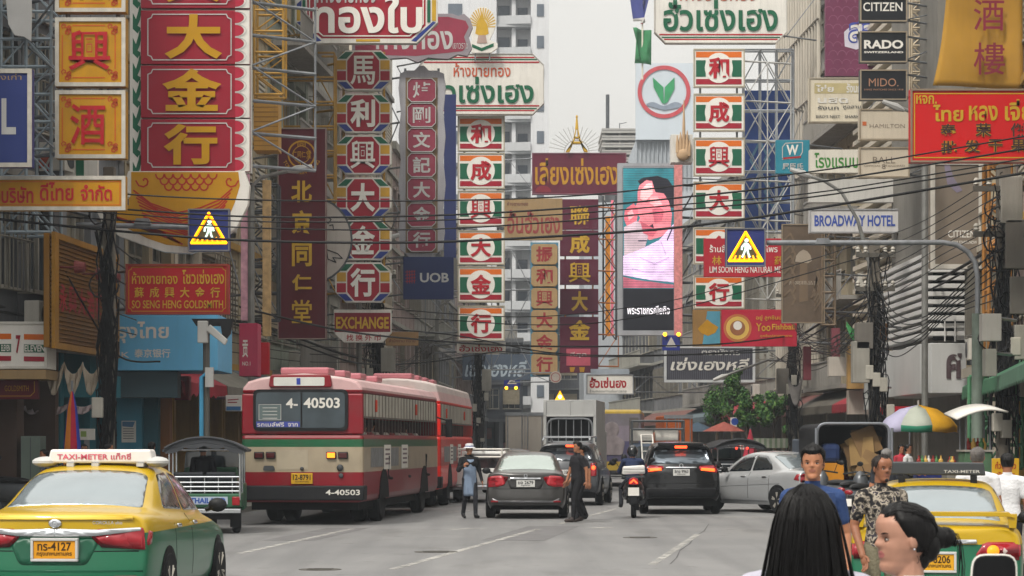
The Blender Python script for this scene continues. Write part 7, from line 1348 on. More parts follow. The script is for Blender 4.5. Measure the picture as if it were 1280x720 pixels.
    # sides
    for sx in (-1, 1):
        mb = MB(); n = int((L - .8) / .42)
        for k in range(n + 1): y = .3 + k * (L - .6) / n; mb.bx(sx * 1.236, sx * 1.244, y - .014, y + .014, 1.832, 2.658)
        mb.bx(sx * 1.236, sx * 1.243, .15, L - .15, 2.16, 2.2); mb.build('window_bars', mat('#6a605a', .5, .2, .2, 3), e)
        mb = MB(); mb.bx(sx * 1.225, sx * 1.232, .2, L - .2, 2.2, 2.655); mb.build('window_blind', mat('#b4b0a5', .6, 0, .2, 1.5, streak=.25), e)
        for k, y in enumerate((1.5, 7.2)): mb = MB(); mb.bx(sx * 1.244, sx * 1.27, y, y + .16, 2.3, 2.55); mb.build('side_lamp', mat('#c03a1e', .4, 0, .2, 5), e, bevel=.01)
        for y in (.9, 3.0): mb = MB(); mb.bx(sx * 1.252, sx * 1.258, y, y + 1.6, 1.16, 1.56); mb.build('vent_panel', mat('#7d7f80', .5, .1, .2, 6, streak=.3), e)
        for y, cc in ((2.55, OFFW), (5.0, mat('#a8434a', .6))): mb = MB(); mb.bx(sx * 1.26, sx * 1.266, y, y + .9, 1.1, 1.62); ps = mb.build('poster', WHT, e); mb = MB(); [mb.bx(sx * 1.267, sx * 1.27, y + .15, y + .75, 1.2 + .1 * k, 1.24 + .1 * k) for k in range(4)]; mb.build('print', mat('#7a6a70', .6), ps)
        for y in (2.6, L - 2.4): mb = MB(); mb.prism([(y + .62 * math.cos(R(a)), .5 + .62 * math.sin(R(a))) for a in range(0, 181, 15)], sx * 1.24, sx * 1.262, 0, 'yz'); mb.build('wheel_arch', DARK, e)
    mb = MB(); mb.bx(-1.1, 1.1, .2, L - .2, 1.7, 1.76); [mb.bx(x, x + .9, .5 + .8 * k, .62 + .8 * k, 1.3, 2.15) for k in range(int(L / .8) - 1) for x in (-1.05, .15)]; mb.build('seat', mat('#4a3a3a', .8, 0, .2, 3), e)
    mb = MB(); mb.bx(-1.1, 1.1, .3, L - .3, .3, .46); [mb.bx(-.6, .6, y, y + .25, .3, .6) for y in (2.4, L - 2.6)]; mb.build('underbody', DARK, e)
    for y, dual in ((2.6, True), (L - 2.4, False)):
        for sx in (-1, 1):
            for off in ((.0, .36) if dual else (0,)):
                M = Matrix.Translation((sx * (1.08 - off), y, .48)) @ Matrix.Rotation(R(90) * sx, 4, 'Y'); mb = MB(); mb.lathe([(.26, -.13), (.42, -.14), (.475, -.1), (.48, 0), (.475, .1), (.42, .14), (.27, .12)], 26, M); wh = mb.build('wheel', RUBBER, e, smooth=True); mb = MB(); mb.lathe([(.27, .11), (.22, .03), (.1, .03), (.1, .1), (.01, .1)], 18, M); mb.build('rim', STEELD, wh, smooth=True)
    for y in (.5, 2.4, 4.4, 6.6): mb = MB(); mb.bx(-.55, .45, y, y + .75, h + .05, h + .2); mb.build('roof_hatch', zmat('bus_hatch_' + body_name, [(-1, '#b06a72')], .5, .2, dirt=.2), e, bevel=.04)
    for sx in (-1, 1): mb = MB(); mb.tube([(sx * 1.2, L, 2.3), (sx * 1.5, L + .2, 2.2)], .02); mb.bx(sx * 1.42, sx * 1.58, L + .15, L + .25, 1.8, 2.25); mb.build('wing_mirror', BLACK, e, bevel=.02)
    return e
b1 = bus('red and cream city bus with a green band, number 40503 on its rear window', ((377.5 - 640) / 62, 46.8, 0), R(-6), 11.0, ('#7e0d1d', '#a39680', '#1c5a3a'), 'old')
b2 = bus('bright red city bus, second in line ahead of the cream banded one', ((545 - 640) / 49 - 1.12, 59.2, 0), R(-3.5), 10.4, ('#d8261c', '#b02a22', '#c4231b'), 'bright', 3.25, False)
# advert wrapped bus further on
e = empty('city_bus', ((762 - 640) / 33.5, 87, 0), 'bus wrapped in a grey violet advert, right of the white caged truck', 'bus', None, R(-4)); mb = MB(); mb.bx(-.62, 1.2, 0, 9, .45, 2.9); mb.build('body', zmat('advert_wrap', [(-1, '#2a2c34'), (.62, '#a58a32'), (.95, '#4a4666'), (1.7, '#7d7480'), (2.3, '#6f6a72'), (2.75, '#b89a3a')], .45, .3, dirt=.55), e, bevel=.08)
mb = MB(); mb.ball((.1, -.01, 2.15), (.28, .02, .3), 16); mb.prism(rpoly([(-.25, 1.2), (.5, 1.2), (.6, 1.7), (.25, 1.95), (-.1, 1.9)], .1), -.03, -.005); mb.build('advert_figure', mat('#7f7678', .6, 0, .3, 3), e); mb = MB(); mb.bx(.75, 1.1, -.03, -.005, .9, 2.6); mb.build('window', mat('#5a5450', .2, .1, .2, 2), e); wheels(e, (1.5, 7), 1.1, .45, STEELD, .26)
# more far traffic
for px, Y_, h_, kind, lab in ((690, 118, '#3a3d44', 'suv', 'far dark van-like car beyond the tan box truck'), (802, 104, '#8c8f94', 'sedan', 'far grey car beyond the slate blue pickup'), (724, 132, '#a33a30', 'suv', 'far dull red car at the bend of the street'), (772, 112, '#23252a', 'suv', 'far black car right of the advert wrapped bus')):
    e, sh = car('saloon_car', lab, 'car', ((px - 640) / F * Y_, Y_, 0), R(-3), kind, mat(h_, .3, .2, .1, 2, coat=.5))
    if kind == 'suv': sh.patch('rear_window', rpoly([(-.70, 1.17), (.70, 1.17), (.60, 1.50), (-.60, 1.50)], .07), 'rear', GLASSD, .004)
    else: sh.patch('rear_window', rpoly([(-.66, .76), (.66, .76), (.56, 1.54), (-.56, 1.54)], .09), 'top', GLASSD, .003)
    for sx in (-1, 1): sh.patch('tail_lamp', rpoly([(sx * .5, .8), (sx * .5, .95), (sx * .8, .95), (sx * .8, .8)], .03), 'rear', LAMPON if px == 724 else LAMPR, .014)
truck('far white box truck beyond the maroon column', ((742 - 640) / F * 125, 125, 0), R(-4), 1.8, 3.1, 4.2, mat('#a7a9a8', .5, 0, .1, 1, streak=.25), 'box')
# dark car tops between the sedan and the trucks
e, sh = car('saloon_car', 'black sedan mostly hidden behind the dark grey sedan and below the tan truck', 'car', ((634 - 640) / 38, 76, 0), R(-5), 'sedan', mat('#1a1c20', .3, .2, .1, 2, coat=.5)); sh.patch('rear_window', rpoly([(-.66, .76), (.66, .76), (.56, 1.54), (-.56, 1.54)], .09), 'top', GLASSD, .003)
# ---- tuk-tuks
def tuktuk(label, loc, rz, panel, canopy, scale=1., letters=None):
    e = empty('tuk_tuk', loc, label, 'tuk-tuk', None, rz); e.scale = (scale,) * 3
    mb = MB(); n = 10; top = [(-.72 + 1.44 * i / n, 1.56 + .20 * (1 - abs(2 * i / n - 1) ** 2.2)) for i in range(n + 1)]; mb.prism(top + [(.72, 1.50), (.6, 1.56), (0, 1.66), (-.6, 1.56), (-.72, 1.50)], -.12, 2.0); cn = mb.build('canopy', canopy, e, bevel=.015)
    mb = MB(); mb.tube([(x, -.13, z) for x, z in top], .025); mb.tube([(-.74, -.1, 1.52), (-.74, 2.0, 1.52)], .03); mb.tube([(.74, -.1, 1.52), (.74, 2.0, 1.52)], .03)
    vs = [];  
    for i in range(21): x = -.7 + 1.4 * i / 20; vs += [(x, -.1, 1.56 + .16 * (1 - abs(x / .72) ** 2.2)), (x, -.13, 1.46 + .15 * (1 - abs(x / .72) ** 2) - .05 * abs(math.sin(x * 9)))]
    mb.add(vs, [(2 * i, 2 * i + 1, 2 * i + 3, 2 * i + 2) for i in range(20)]); mb.build('valance', mat('#34363a', .6, 0, .2, 3), cn, smooth=True)
    mb = MB(); [mb.tube([(x, y, .62), (x, y, 1.54)], .022) for x in (-.64, .64) for y in (0, .9, 1.8)]; [mb.tube([(-.64, 0, z), (.64, 0, z)], .016) for z in (1.04, .94, .86, .78)]; [mb.tube([(x, .02, .74), (x, .02, 1.04)], .014) for x in (-.5, -.25, 0, .25, .5)]; mb.tube([(-.64, 0, 1.54), (.64, 0, 1.54)], .02); mb.build('rail_lattice', CHROME, e, smooth=True)
    mb = MB(); mb.bx(-.67, .67, 0, 1.2, .48, .74); mb.bx(-.67, -.6, 1.2, 2.2, .4, .9); mb.bx(.6, .67, 1.2, 2.2, .4, .9); mb.prism([(2.0, .35), (2.75, .45), (2.6, 1.1), (2.0, 1.2)], -.5, .5, 0, 'yz'); mb.build('body', panel, e, bevel=.03)
    mb = MB(); mb.bx(-.56, .56, .25, .85, .74, .92); mb.bx(-.57, -.02, .06, .2, .96, 1.13); mb.bx(.02, .57, .06, .2, .96, 1.13); mb.build('seat', mat('#20242a', .5, 0, .15, 3, coat=.2), e, bevel=.03)
    mb = MB(); mb.bx(-.3, .42, -.02, -.002, .54, .68); np_ = mb.build('name_plate', mat('#aab6c6', .4, .2, .1, 5), e); 
    if letters: mb = MB(); put_text(mb, letters, -.26, .56, .38, .66, -.026, .04); mb.build('lettering', mat('#2c4f9a', .5), np_)
    for sx in (-1, 1): mb = MB(); mb.bx(sx * .5, sx * .64, -.04, 0, .52, .68); mb.build('tail_lamp', LAMPR, e, bevel=.015)
    mb = MB(); mb.bx(-.66, .66, -.1, -.03, .38, .46); mb.build('bumper', CHROME, e, bevel=.01)
    for (x, y) in ((-.56, .45), (.56, .45), (0, 2.5)): mb = MB(); mb.lathe([(.14, -.07), (.22, -.075), (.255, -.04), (.26, 0), (.255, .04), (.22, .075), (.14, .07)], 22, Matrix.Translation((x, y, .26)) @ Matrix.Rotation(R(90), 4, 'Y')); wl = mb.build('wheel', RUBBER, e, smooth=True); mb = MB(); mb.lathe([(.01, -.06), (.14, -.06), (.14, .06), (.01, .06)], 14, Matrix.Translation((x, y, .26)) @ Matrix.Rotation(R(90), 4, 'Y')); mb.build('rim', STEELD, wl)
    mb = MB(); mb.bx(-.55, .55, .1, 2.2, .26, .47); [mb.bx(sx * .46, sx * .66, .1, .16, .12, .45) for sx in (-1, 1)]; mb.build('underbody', DARK, e)
    mb = MB(); mb.prism(rpoly([(-.55, 1.0), (.55, 1.0), (.5, 1.5), (-.5, 1.5)], .06), 2.28, 2.3); mb.build('windscreen', GLASSD, e)
    return e
tk1 = tuktuk('green tuk-tuk with a dark canopy and chrome rails beside the red and cream bus', ((256 - 640) / 68.5, 42.3, 0), R(4), mat('#2f5f44', .4, 0, .1, 2, coat=.3), mat('#3a3c40', .5, 0, .2, 2, streak=.2), 1.0, 'THAILAND')
tk2 = tuktuk('dark tuk-tuk with a black canopy and red lamps, right of the black SUV', ((916 - 640) / 42, 67, 0), R(6), mat('#1d1f22', .5), mat('#141517', .6), 1.0)
mb = MB(); mb.ball((-.12, -.14, 1.5), .035, 10); mb.ball((.2, -.14, 1.5), .035, 10); mb.build('canopy_lamp', mat('#ff3a2a', .3, emit=2.0), tk2); mb = MB(); mb.bx(.08, .34, -.16, -.1, .98, 1.2); mb.build('yellow_plate', mat('#c9a01e', .5), tk2)
# ---- cargo tricycle truck full of cardboard
e = empty('cargo_truck', ((1066 - 640) / 55, 52.7, 0), 'small truck with a black arched canopy, loaded with flattened cardboard', 'truck', None, R(2)); w = .82
mb = MB(); arc = rpoly([(-w, .8), (-w, 2.1), (w, 2.1), (w, .8)], .22, 6); inn = rpoly([(-w + .05, .8), (-w + .05, 2.05), (w - .05, 2.05), (w - .05, .8)], .2, 6); n = len(arc)
mb.prism(arc[3:-3] + inn[3:-3][::-1], 0, 2.6) if False else None
for i in range(n - 1): mb.prism([arc[i], arc[i + 1], inn[i + 1], inn[i]], 0, 2.6)
mb.bx(-w + .05, w - .05, 2.5, 2.55, .8, 2.05); mb.build('canopy', mat('#1b1c1f', .7, 0, .2, 3), e)
mb = MB(); mb.tube([(x, -.02, z) for x, z in arc], .03); mb.tube([(-w - .03, -.05, .5), (-w - .03, -.05, 2.0)], .03); mb.tube([(w + .06, -.05, .5), (w + .06, -.05, 2.0)], .035); mb.build('hoop', mat('#8c9098', .4, .4), e, smooth=True)
mb = MB(); mb.bx(-w, w, 0, 2.7, .55, .8); mb.bx(-w * .9, w * .9, 2.7, 4.2, .45, 1.75); mb.build('body', mat('#4d5560', .5, .1, .15, 2), e, bevel=.04); wheels(e, (.8, 3.5), .84, .32, STEELD)
ce = e.location
for k in range(14): mb = MB(); mb.bx(-.28, .28, 0, .02, 0, rnd.uniform(.45, .75)); o = mb.build('cardboard_sheet', rnd.choice([mat('#7a6040', .85, 0, .12, 3), mat('#665036', .85, 0, .12, 3), mat('#8a7048', .85, 0, .12, 3)]), None, (ce.x + .32 + rnd.uniform(-.15, .2), ce.y + .05 + .07 * k, .82 + .25 * (k % 3) + .1)); o.rotation_euler = (R(rnd.uniform(-14, 4)), R(rnd.uniform(-38, 38)), R(rnd.uniform(-25, 25))); tag(o, 'flattened brown cardboard sheet stacked in the black canopied truck', 'cardboard', 'cardboard sheets in the canopied truck')
mb = MB(); mb.bx(-.76, -.2, .02, .6, .802, 1.2); tag(mb.build('wooden_crate', mat('#b5781e', .6, 0, .15, 2), None, ce, bevel=.01), 'orange brown crate at the tailgate of the black canopied truck', 'crate')
mb = MB(); mb.bx(-.7, -.25, .1, .5, 1.3, 1.75); tag(mb.build('blue_sack', mat('#24345a', .8, 0, .2, 3), None, ce + Vector((0, 0.05, -.1)), bevel=.12), 'dark blue sack on top of the orange brown crate in the truck', 'sack')
# ---- rider's scooter
e = empty('motorbike', ((790.5 - 640) / 56.3, 51.0, 0), 'scooter with a lit tail lamp carrying a white carton, beside the black SUV', 'motorbike', None, R(-3)); mb = MB(); mb.ball((0, .35, .62), (.24, .5, .24), 14); mb.ball((0, 1.05, .72), (.2, .18, .36), 12); mb.bx(-.16, .16, .45, 1.0, .32, .42); [mb.ball((sx * .17, .1, .52), (.09, .34, .12), 10) for sx in (-1, 1)]; mb.build('body', mat('#1b1c1f', .3, .1, .1, 3, coat=.5), e, smooth=True)
for y in (.2, 1.25): mb = MB(); mb.lathe([(.17, -.055), (.26, -.06), (.29, -.02), (.29, .02), (.26, .06), (.17, .055)], 22, Matrix.Translation((0, y, .29)) @ Matrix.Rotation(R(90), 4, 'Y')); wl = mb.build('wheel', RUBBER, e, smooth=True); mb = MB(); mb.lathe([(.01, -.04), (.17, -.04), (.17, .04), (.01, .04)], 14, Matrix.Translation((0, y, .29)) @ Matrix.Rotation(R(90), 4, 'Y')); mb.build('rim', STEELD, wl)
mb = MB(); mb.prism(rpoly([(-.12, .74), (.12, .74), (.1, .87), (0, .91), (-.1, .87)], .03), -.14, -.06); tl = mb.build('tail_lamp', LAMPR, e, bevel=.01); mb = MB(); mb.prism([(-.09, .78), (0, .87), (.09, .78), (.06, .77), (0, .83), (-.06, .77)], -.155, -.142); mb.build('lit_chevron', LAMPON, tl)
mb = MB(); mb.bx(-.12, .12, -.16, -.15, .50, .68); mb.build('number_plate', WHT, e); mb = MB(); mb.bx(-.1, .1, -.14, .2, .3, .5); mb.build('mudguard', BLACK, e, bevel=.03); mb = MB(); mb.tube([(.14, .8, .3), (.2, .05, .36)], [.03, .06], 8); mb.build('exhaust', STEELD, e, smooth=True)
mb = MB(); mb.tube([(-.36, .95, 1.05), (-.1, 1.05, 1.1), (.1, 1.05, 1.1), (.36, .95, 1.05)], .018); [mb.ball((sx * .42, .95, 1.28), (.07, .02, .05), 10) for sx in (-1, 1)]; [mb.tube([(sx * .3, .98, 1.07), (sx * .42, .95, 1.26)], .008, 5) for sx in (-1, 1)]; mb.build('handlebar', BLACK, e, smooth=True); mb = MB(); mb.bx(-.24, .24, -.1, .22, .9, .94); mb.build('rack', STEELD, e)
mb = MB(); mb.prism([(-.25, .96), (.25, .985), (.24, 1.17), (-.23, 1.14)], -.14, .24); o = mb.build('carton', mat('#d5d3d0', .6, 0, .06, 3), None, e.location, bevel=.03); tag(o, 'white strapped carton on the rear rack of the scooter', 'carton'); mb = MB(); [mb.bx(-.235, .235, -.147, -.142, z, z + .012) for z in (1.02, 1.08)]; mb.build('strap', mat('#9a9896', .6), o)
# ---- dark rounded board at the lower right corner
e = empty('roadside_board', ((1241 - 640) / 500, 5.8, 0), 'black rounded board with a pale edge on a thin post, at the lower right corner', 'board'); a = .062
mb = MB(); mb.prism(rpoly([(-a, 1.2), (a, 1.2), (a - .004, 1.388), (-a + .014, 1.388)], .03), 0, .02); mb.build('board', mat('#101113', .35, 0, .15, 6), e, bevel=.004); mb = MB(); o_ = rpoly([(-a, 1.2), (a, 1.2), (a - .004, 1.388), (-a + .014, 1.388)], .03); mb.tube([(x, .004, z) for x, z in o_[3:] + o_[:4]], .0035, 6); mb.build('edge', OFFW, e, smooth=True); mb = MB(); mb.tube([(0, .03, 0), (0, .03, 1.3)], .015); mb.build('post', STEEL, e, smooth=True); mb = MB(); put_text(mb, 'J', -.012, 1.25, .004, 1.33, -.004, .0); mb.build('mark', mat('#2a2c30', .4), e)
# ================================================================== PEOPLE
def itp(tab, z):
    if z <= tab[0][0]: return tab[0][1]
    for (a, b), (c, d) in zip(tab, tab[1:]):
        if z <= c: t = (z - a) / (c - a); t = t * t * (3 - 2 * t) * .35 + t * .65; return b + (d - b) * t
    return tab[-1][1]
HF = [(0, .046), (.006, .066), (.014, .080), (.03, .0825), (.045, .077), (.057, .080), (.07, .081), (.085, .080), (.10, .080), (.118, .0785), (.135, .083), (.15, .086), (.17, .085), (.19, .076), (.205, .060), (.217, .038), (.225, .002)]
HB = [(0, .0), (.02, .018), (.05, .048), (.08, .078), (.11, .094), (.145, .100), (.175, .094), (.20, .074), (.215, .045), (.225, .002)]
HW = [(0, .022), (.01, .036), (.03, .046), (.06, .057), (.09, .0665), (.115, .0695), (.14, .0735), (.17, .073), (.19, .064), (.207, .047), (.218, .028), (.225, .001)]
NOSE = [(.08, 0), (.087, .006), (.094, .017), (.101, .0215), (.108, .018), (.118, .0115), (.127, .006), (.136, .002), (.145, 0)]
def head_pt(z, a, off=0.):
    """a = 0 faces front (-y), +-pi the back"""
    w, f, b = itp(HW, z), itp(HF, z), itp(HB, z); s_, c_ = math.sin(a), math.cos(a)
    x = w * (abs(s_) ** .86) * (1 if s_ >= 0 else -1)
    y = -f * (c_ ** .80) if c_ > 0 else b * ((-c_) ** .88)
    if c_ > 0:
        sg = .0085 + .006 * max(0, 1 - abs(z - .097) / .02); y -= itp(NOSE, z) * math.exp(-(x / sg) ** 2)
        for zc, am, sx, sz in ((.0745, .0045, .019, .0045), (.0605, .0050, .017, .0048)): y -= am * math.exp(-(x / sx) ** 2 - ((z - zc) / sz) ** 2)
        y += .003 * math.exp(-(x / .022) ** 2 - ((z - .0675) / .0022) ** 2)
        for sx in (-1, 1): y += .0085 * math.exp(-((x - sx * .030) / .013) ** 2 - ((z - .117) / .0085) ** 2); y -= .004 * math.exp(-((x - sx * .032) / .018) ** 2 - ((z - .133) / .005) ** 2); y -= .003 * math.exp(-((x - sx * .042) / .014) ** 2 - ((z - .098) / .014) ** 2)
    n = Vector((x, y * .9, (z - .12) * .8)).normalized()
    return Vector((x, y, z)) + n * off
def head_mb(mb, M, nz=44, na=56, fn=None, m=0):
    vs = []
    zs = [.225 * (1 - math.cos(math.pi * i / nz)) / 2 for i in range(nz + 1)]
    for z in zs:
        for j in range(na): a = -math.pi + 2 * math.pi * j / na; vs.append(M @ head_pt(z, a, fn(z, a) if fn else 0.))
    fs = [(i * na + j, i * na + (j + 1) % na, (i + 1) * na + (j + 1) % na, (i + 1) * na + j) for i in range(nz) for j in range(na)] + [tuple(range(na))[::-1], tuple(nz * na + j for j in range(na))]
    mb.add(vs, fs, m)
def capsule(mb, p, q, r0, r1, n=12, k=5):
    p, q = Vector(p), Vector(q); d = (q - p); L = d.length; d.normalize(); pts = []; rs = []
    for i in range(5): t = R(90 * i / 4); pts.append(p - d * r0 * math.cos(t)); rs.append(max(.001, r0 * math.sin(t)))
    for i in range(1, k): pts.append(p + (q - p) * i / k); rs.append(r0 + (r1 - r0) * i / k)
    for i in range(5): t = R(90 * i / 4); pts.append(q + d * r1 * math.sin(t)); rs.append(max(.001, r1 * math.cos(t)))
    mb.tube(pts, rs, n)
def hand_mb(mb, wr, d, side, curl=.5, sc=1.):
    """palm, four bent fingers of different length and a thumb leaving the side of the palm"""
    d = Vector(d).normalized(); side = (Vector(side) - d * Vector(side).dot(d)).normalized(); nrm = d.cross(side)
    wr = Vector(wr); c = wr + d * .05 * sc; B = Matrix((side, nrm, d)).transposed().to_4x4(); B.translation = c
    mb.ball((0, 0, 0), (.040 * sc, .0155 * sc, .052 * sc), 14, 0, B)
    for k, (L, o) in enumerate(((.072, .030), (.08, .0105), (.075, -.0095), (.058, -.028))):
        p = wr + d * (.088 - .006 * (k == 3)) * sc + side * o * sc; u = d; r_ = .0088 * sc
        for s_, ln in enumerate((.45, .32, .26)):
            a = curl * (.25 + .55 * s_); u = (d * math.cos(a) + nrm * math.sin(a)).normalized(); q = p + u * L * ln * sc; capsule(mb, p, q, r_, r_ * .93, 8, 2); p = q; r_ *= .93
    p = wr + d * .03 * sc + side * .032 * sc; u = (d * .75 + side * .65 + nrm * .1).normalized(); q = p + u * .04 * sc; capsule(mb, p, q, .0125 * sc, .0105 * sc, 8, 2); u = (d * .95 + side * .2 + nrm * .25).normalized(); capsule(mb, q, q + u * .032 * sc, .0105 * sc, .009 * sc, 8, 2)
SKIN = mat('#9f6c50', .5, 0, .14, 26, spec=.4); SKIND = mat('#86573e', .5, 0, .14, 26, spec=.4); SKINL = mat('#a87d69', .5, 0, .08, 26, spec=.4); LIPS = mat('#8a5a4a', .4, 0, .08, 20); LIPL = mat('#a0625e', .35, 0, .06, 20)
def hairmat(h='#0e0d0e'):
    k = 'hair' + h
    if k in MATS: return MATS[k]
    m = mat(h, .48, 0, .35, 9, key=k); n = m.node_tree; b = n.nodes['Principled BSDF']; tc = n.nodes.new("ShaderNodeTexCoord"); mp = n.nodes.new("ShaderNodeMapping"); mp.inputs['Scale'].default_value = (160, 160, 9); z = n.nodes.new("ShaderNodeTexNoise"); z.inputs['Scale'].default_value = 1; z.inputs['Detail'].default_value = 3; bp = n.nodes.new("ShaderNodeBump"); bp.inputs['Strength'].default_value = .5; bp.inputs['Distance'].default_value = .004
    n.links.new(tc.outputs['Object'], mp.inputs[0]); n.links.new(mp.outputs[0], z.inputs['Vector']); n.links.new(z.outputs[0], bp.inputs['Height']); n.links.new(bp.outputs[0], b.inputs['Normal']); b.inputs['Specular IOR Level'].default_value = .22; return m
HAIR = hairmat()
def camo():
    m = mat('#7a7468', .85, 0, .1, 6, key='camo'); n = m.node_tree; b = n.nodes['Principled BSDF']; tc = n.nodes.new("ShaderNodeTexCoord"); z = n.nodes.new("ShaderNodeTexNoise"); z.inputs['Scale'].default_value = 21; z.inputs['Detail'].default_value = 2.5; cr = n.nodes.new("ShaderNodeValToRGB"); cr.color_ramp.interpolation = 'CONSTANT'; el = cr.color_ramp.elements
    for _ in range(2): el.new(.5)
    for e_, (p, c) in zip(el, ((0, '#1e1d1f'), (.44, '#5c564e'), (.52, '#9a9184'), (.60, '#38343a'))): e_.position = p; e_.color = lin(c)
    n.links.new(tc.outputs['Object'], z.inputs['Vector']); n.links.new(z.outputs[0], cr.inputs[0]); n.links.new(cr.outputs[0], b.inputs['Base Color']); return m
def cloth_m(h, var=.1): return mat(h, .85, 0, var, 7, bump=.5)
J0 = dict(pelvis=(0, .01, .93), waist=(0, .0, 1.09), chest=(0, .0, 1.28), neck=(0, .03, 1.43), head=(0, .012, 1.475),
          sA=(.176, .02, 1.355), sB=(-.176, .02, 1.355), eA=(.225, .04, 1.10), eB=(-.225, .04, 1.10), wA=(.235, -.04, .86), wB=(-.235, -.04, .86),
          hA=(.09, .01, .90), hB=(-.09, .01, .90), kA=(.105, -.015, .49), kB=(-.105, -.015, .49), aA=(.11, .03, .085), aB=(-.11, .03, .085), tA=(.125, -.15, .035), tB=(-.125, -.15, .035))
def human(label, loc, rz, H=1.7, pose=None, top=None, legs=None, skin=SKIN, shoes=None, sleeve=.5, longs=True, hair='short', haircol=None, voxel=.008, girth=1., hyaw=0., hpitch=0., hs=1., face=True, lips=LIPS, hands=True, group=None, name='person', belly=0., handk=(.5, .5)):
    k = H / 1.7; J = {a: Vector(b) for a, b in J0.items()}
    for a, b in (pose or {}).items(): J[a] = Vector(b)
    e = empty(name, loc, label, 'person', group, rz); e.scale = (k,) * 3
    mb = MB(); segs = []
    def lim(p, q, r0, r1, reg): capsule(mb, p, q, r0, r1); segs.append((Vector(p), Vector(q), r0, r1, reg))
    g = girth
    # torso: stacked ellipses following the spine
    sp = [(J['pelvis'] + Vector((0, 0, -.07)), .135 * g, .095 * g), (J['pelvis'], .158 * g, .115 * g), (J['waist'], .138 * g, .102 * g + belly), ((J['waist'] + J['chest']) / 2, .15 * g, .108 * g), (J['chest'], .168 * g, .115 * g), ((J['chest'] + J['neck']) / 2 + Vector((0, .0, .035)), .165 * g, .095), (J['neck'] + Vector((0, 0, -.025)), .095, .064), (J['neck'] + Vector((0, 0, .0)), .06, .052)]
    vs = []; n = 20
    for c, rx, ry in sp:
        for j in range(n): t = 2 * math.pi * j / n; vs.append((c.x + rx * math.cos(t), c.y + ry * math.sin(t), c.z))
    mb.add(vs, [(i * n + j, i * n + (j + 1) % n, (i + 1) * n + (j + 1) % n, (i + 1) * n + j) for i in range(len(sp) - 1) for j in range(n)] + [tuple(range(n))[::-1], tuple((len(sp) - 1) * n + j for j in range(n))])
    segs.append((J['waist'], J['neck'] + Vector((0, 0, -.06)), .13, .12, 'top')); segs.append((J['pelvis'] + Vector((0, 0, .04)), J['waist'], .14, .13, 'top')); segs.append((J['pelvis'] + Vector((0, 0, -.08)), J['pelvis'] + Vector((0, 0, -.02)), .13, .14, 'legs'))
    lim(J['neck'] + Vector((0, 0, -.05)), J['head'] + Vector((0, .012, .07)), .058, .054, 'skin')
    for s_ in 'AB':
        sh, el, wr, hp, kn, an, to = (J[c + s_] for c in ('s', 'e', 'w', 'h', 'k', 'a', 't'))
        lim(J['neck'] + (sh - J['neck']) * .22 + Vector((0, 0, -.02)), sh, .056, .063 * g, 'top'); m_ = sh.lerp(el, min(1, sleeve * 2)) if sleeve < .5 else el
        lim(sh, m_, .063 * g, .055 * g, 'top')
        if sleeve < .5: lim(m_, el, .046, .041, 'skin')
        if sleeve >= 1: lim(el, wr, .047, .036, 'top')
        else:
            if sleeve == .5: pass
            lim(el, wr, .040, .028, 'skin')
        lim(hp, kn, .088 * g, .062, 'legs'); lim(kn, an, .060, .048 if longs else .04, 'legs' if longs else 'skin'); lim(an + Vector((0, 0, -.01)), an.lerp(to, .25), .045, .043, 'shoe'); lim(an.lerp(to, .1) + Vector((0, 0, -.035)), to, .042, .033, 'shoe')
    HM = Matrix.Translation(J['head']) @ Matrix.Rotation(hyaw, 4, 'Z') @ Matrix.Rotation(hpitch, 4, 'X') @ Matrix.Scale(hs, 4); HMi = HM.inverted()
    head_mb(mb, HM)
    for sx in (-1, 1): mb.ball((0, 0, 0), (.009, .019, .031), 12, 0, HM @ Matrix.Translation((sx * .072, .008, .112)) @ Matrix.Rotation(R(sx * 14), 4, 'Z') @ Matrix.Rotation(R(-8), 4, 'X'))
    me = mb.mesh('body', [skin]); tmp = bpy.data.objects.new('body', me); COL.objects.link(tmp)
    rm = tmp.modifiers.new('r', 'REMESH'); rm.mode = 'VOXEL'; rm.voxel_size = voxel; rm.use_smooth_shade = True
    sm = tmp.modifiers.new('s', 'SMOOTH'); sm.iterations = 2 if voxel > .006 else 3; sm.factor = .5
    ev = evalmesh(tmp); bpy.data.objects.remove(tmp); bpy.data.meshes.remove(me)
    V = [tuple(v.co) for v in ev.vertices]; Fc = [tuple(p.vertices) for p in ev.polygons]; C = [p.center.copy() for p in ev.polygons]; bpy.data.meshes.remove(ev)
    regs = {'skin': 0, 'top': 1, 'legs': 2, 'shoe': 3}; mi = []
    # smooth head box: everything above the chin line near the head is skin or lips
    for c in C:
        h = HMi @ c
        if h.z > -.004 and h.length < .28 and abs(h.x) < .1:
            mi.append(4 if (face and abs(h.x) < .0235 and -.2 < h.y < -.062 and .0545 < h.z < .0795 and abs(h.z - .067) < .0115 * (1 - (h.x / .025) ** 2) ** .5 + .001) else 0); continue
        best, br = 9, 'skin'
        for p, q, r0, r1, rg in segs:
            d = q - p; t = max(0, min(1, (c - p).dot(d) / max(1e-6, d.length_squared))); ds = (c - p - d * t).length - (r0 + (r1 - r0) * t)
            if ds < best: best, br = ds, rg
        if br == 'skin' and (c - J['neck']).length < .1 and c.z < J['neck'].z - .018 + .35 * (c.y - J['neck'].y): br = 'top'
        mi.append(regs[br])
    if hands:
        for s_, sx in (('A', 1), ('B', -1)):
            hb = MB(); wr, el = J['w' + s_], J['e' + s_]; hand_mb(hb, wr - (wr - el).normalized() * .01, wr - el, (-.25 * sx, -1, .1), handk[0 if s_ == 'A' else 1] * (1 if sx > 0 else 1)); o_ = len(V); V += hb.v; Fc += [tuple(i + o_ for i in f) for f in hb.f]; mi += [0] * len(hb.f)
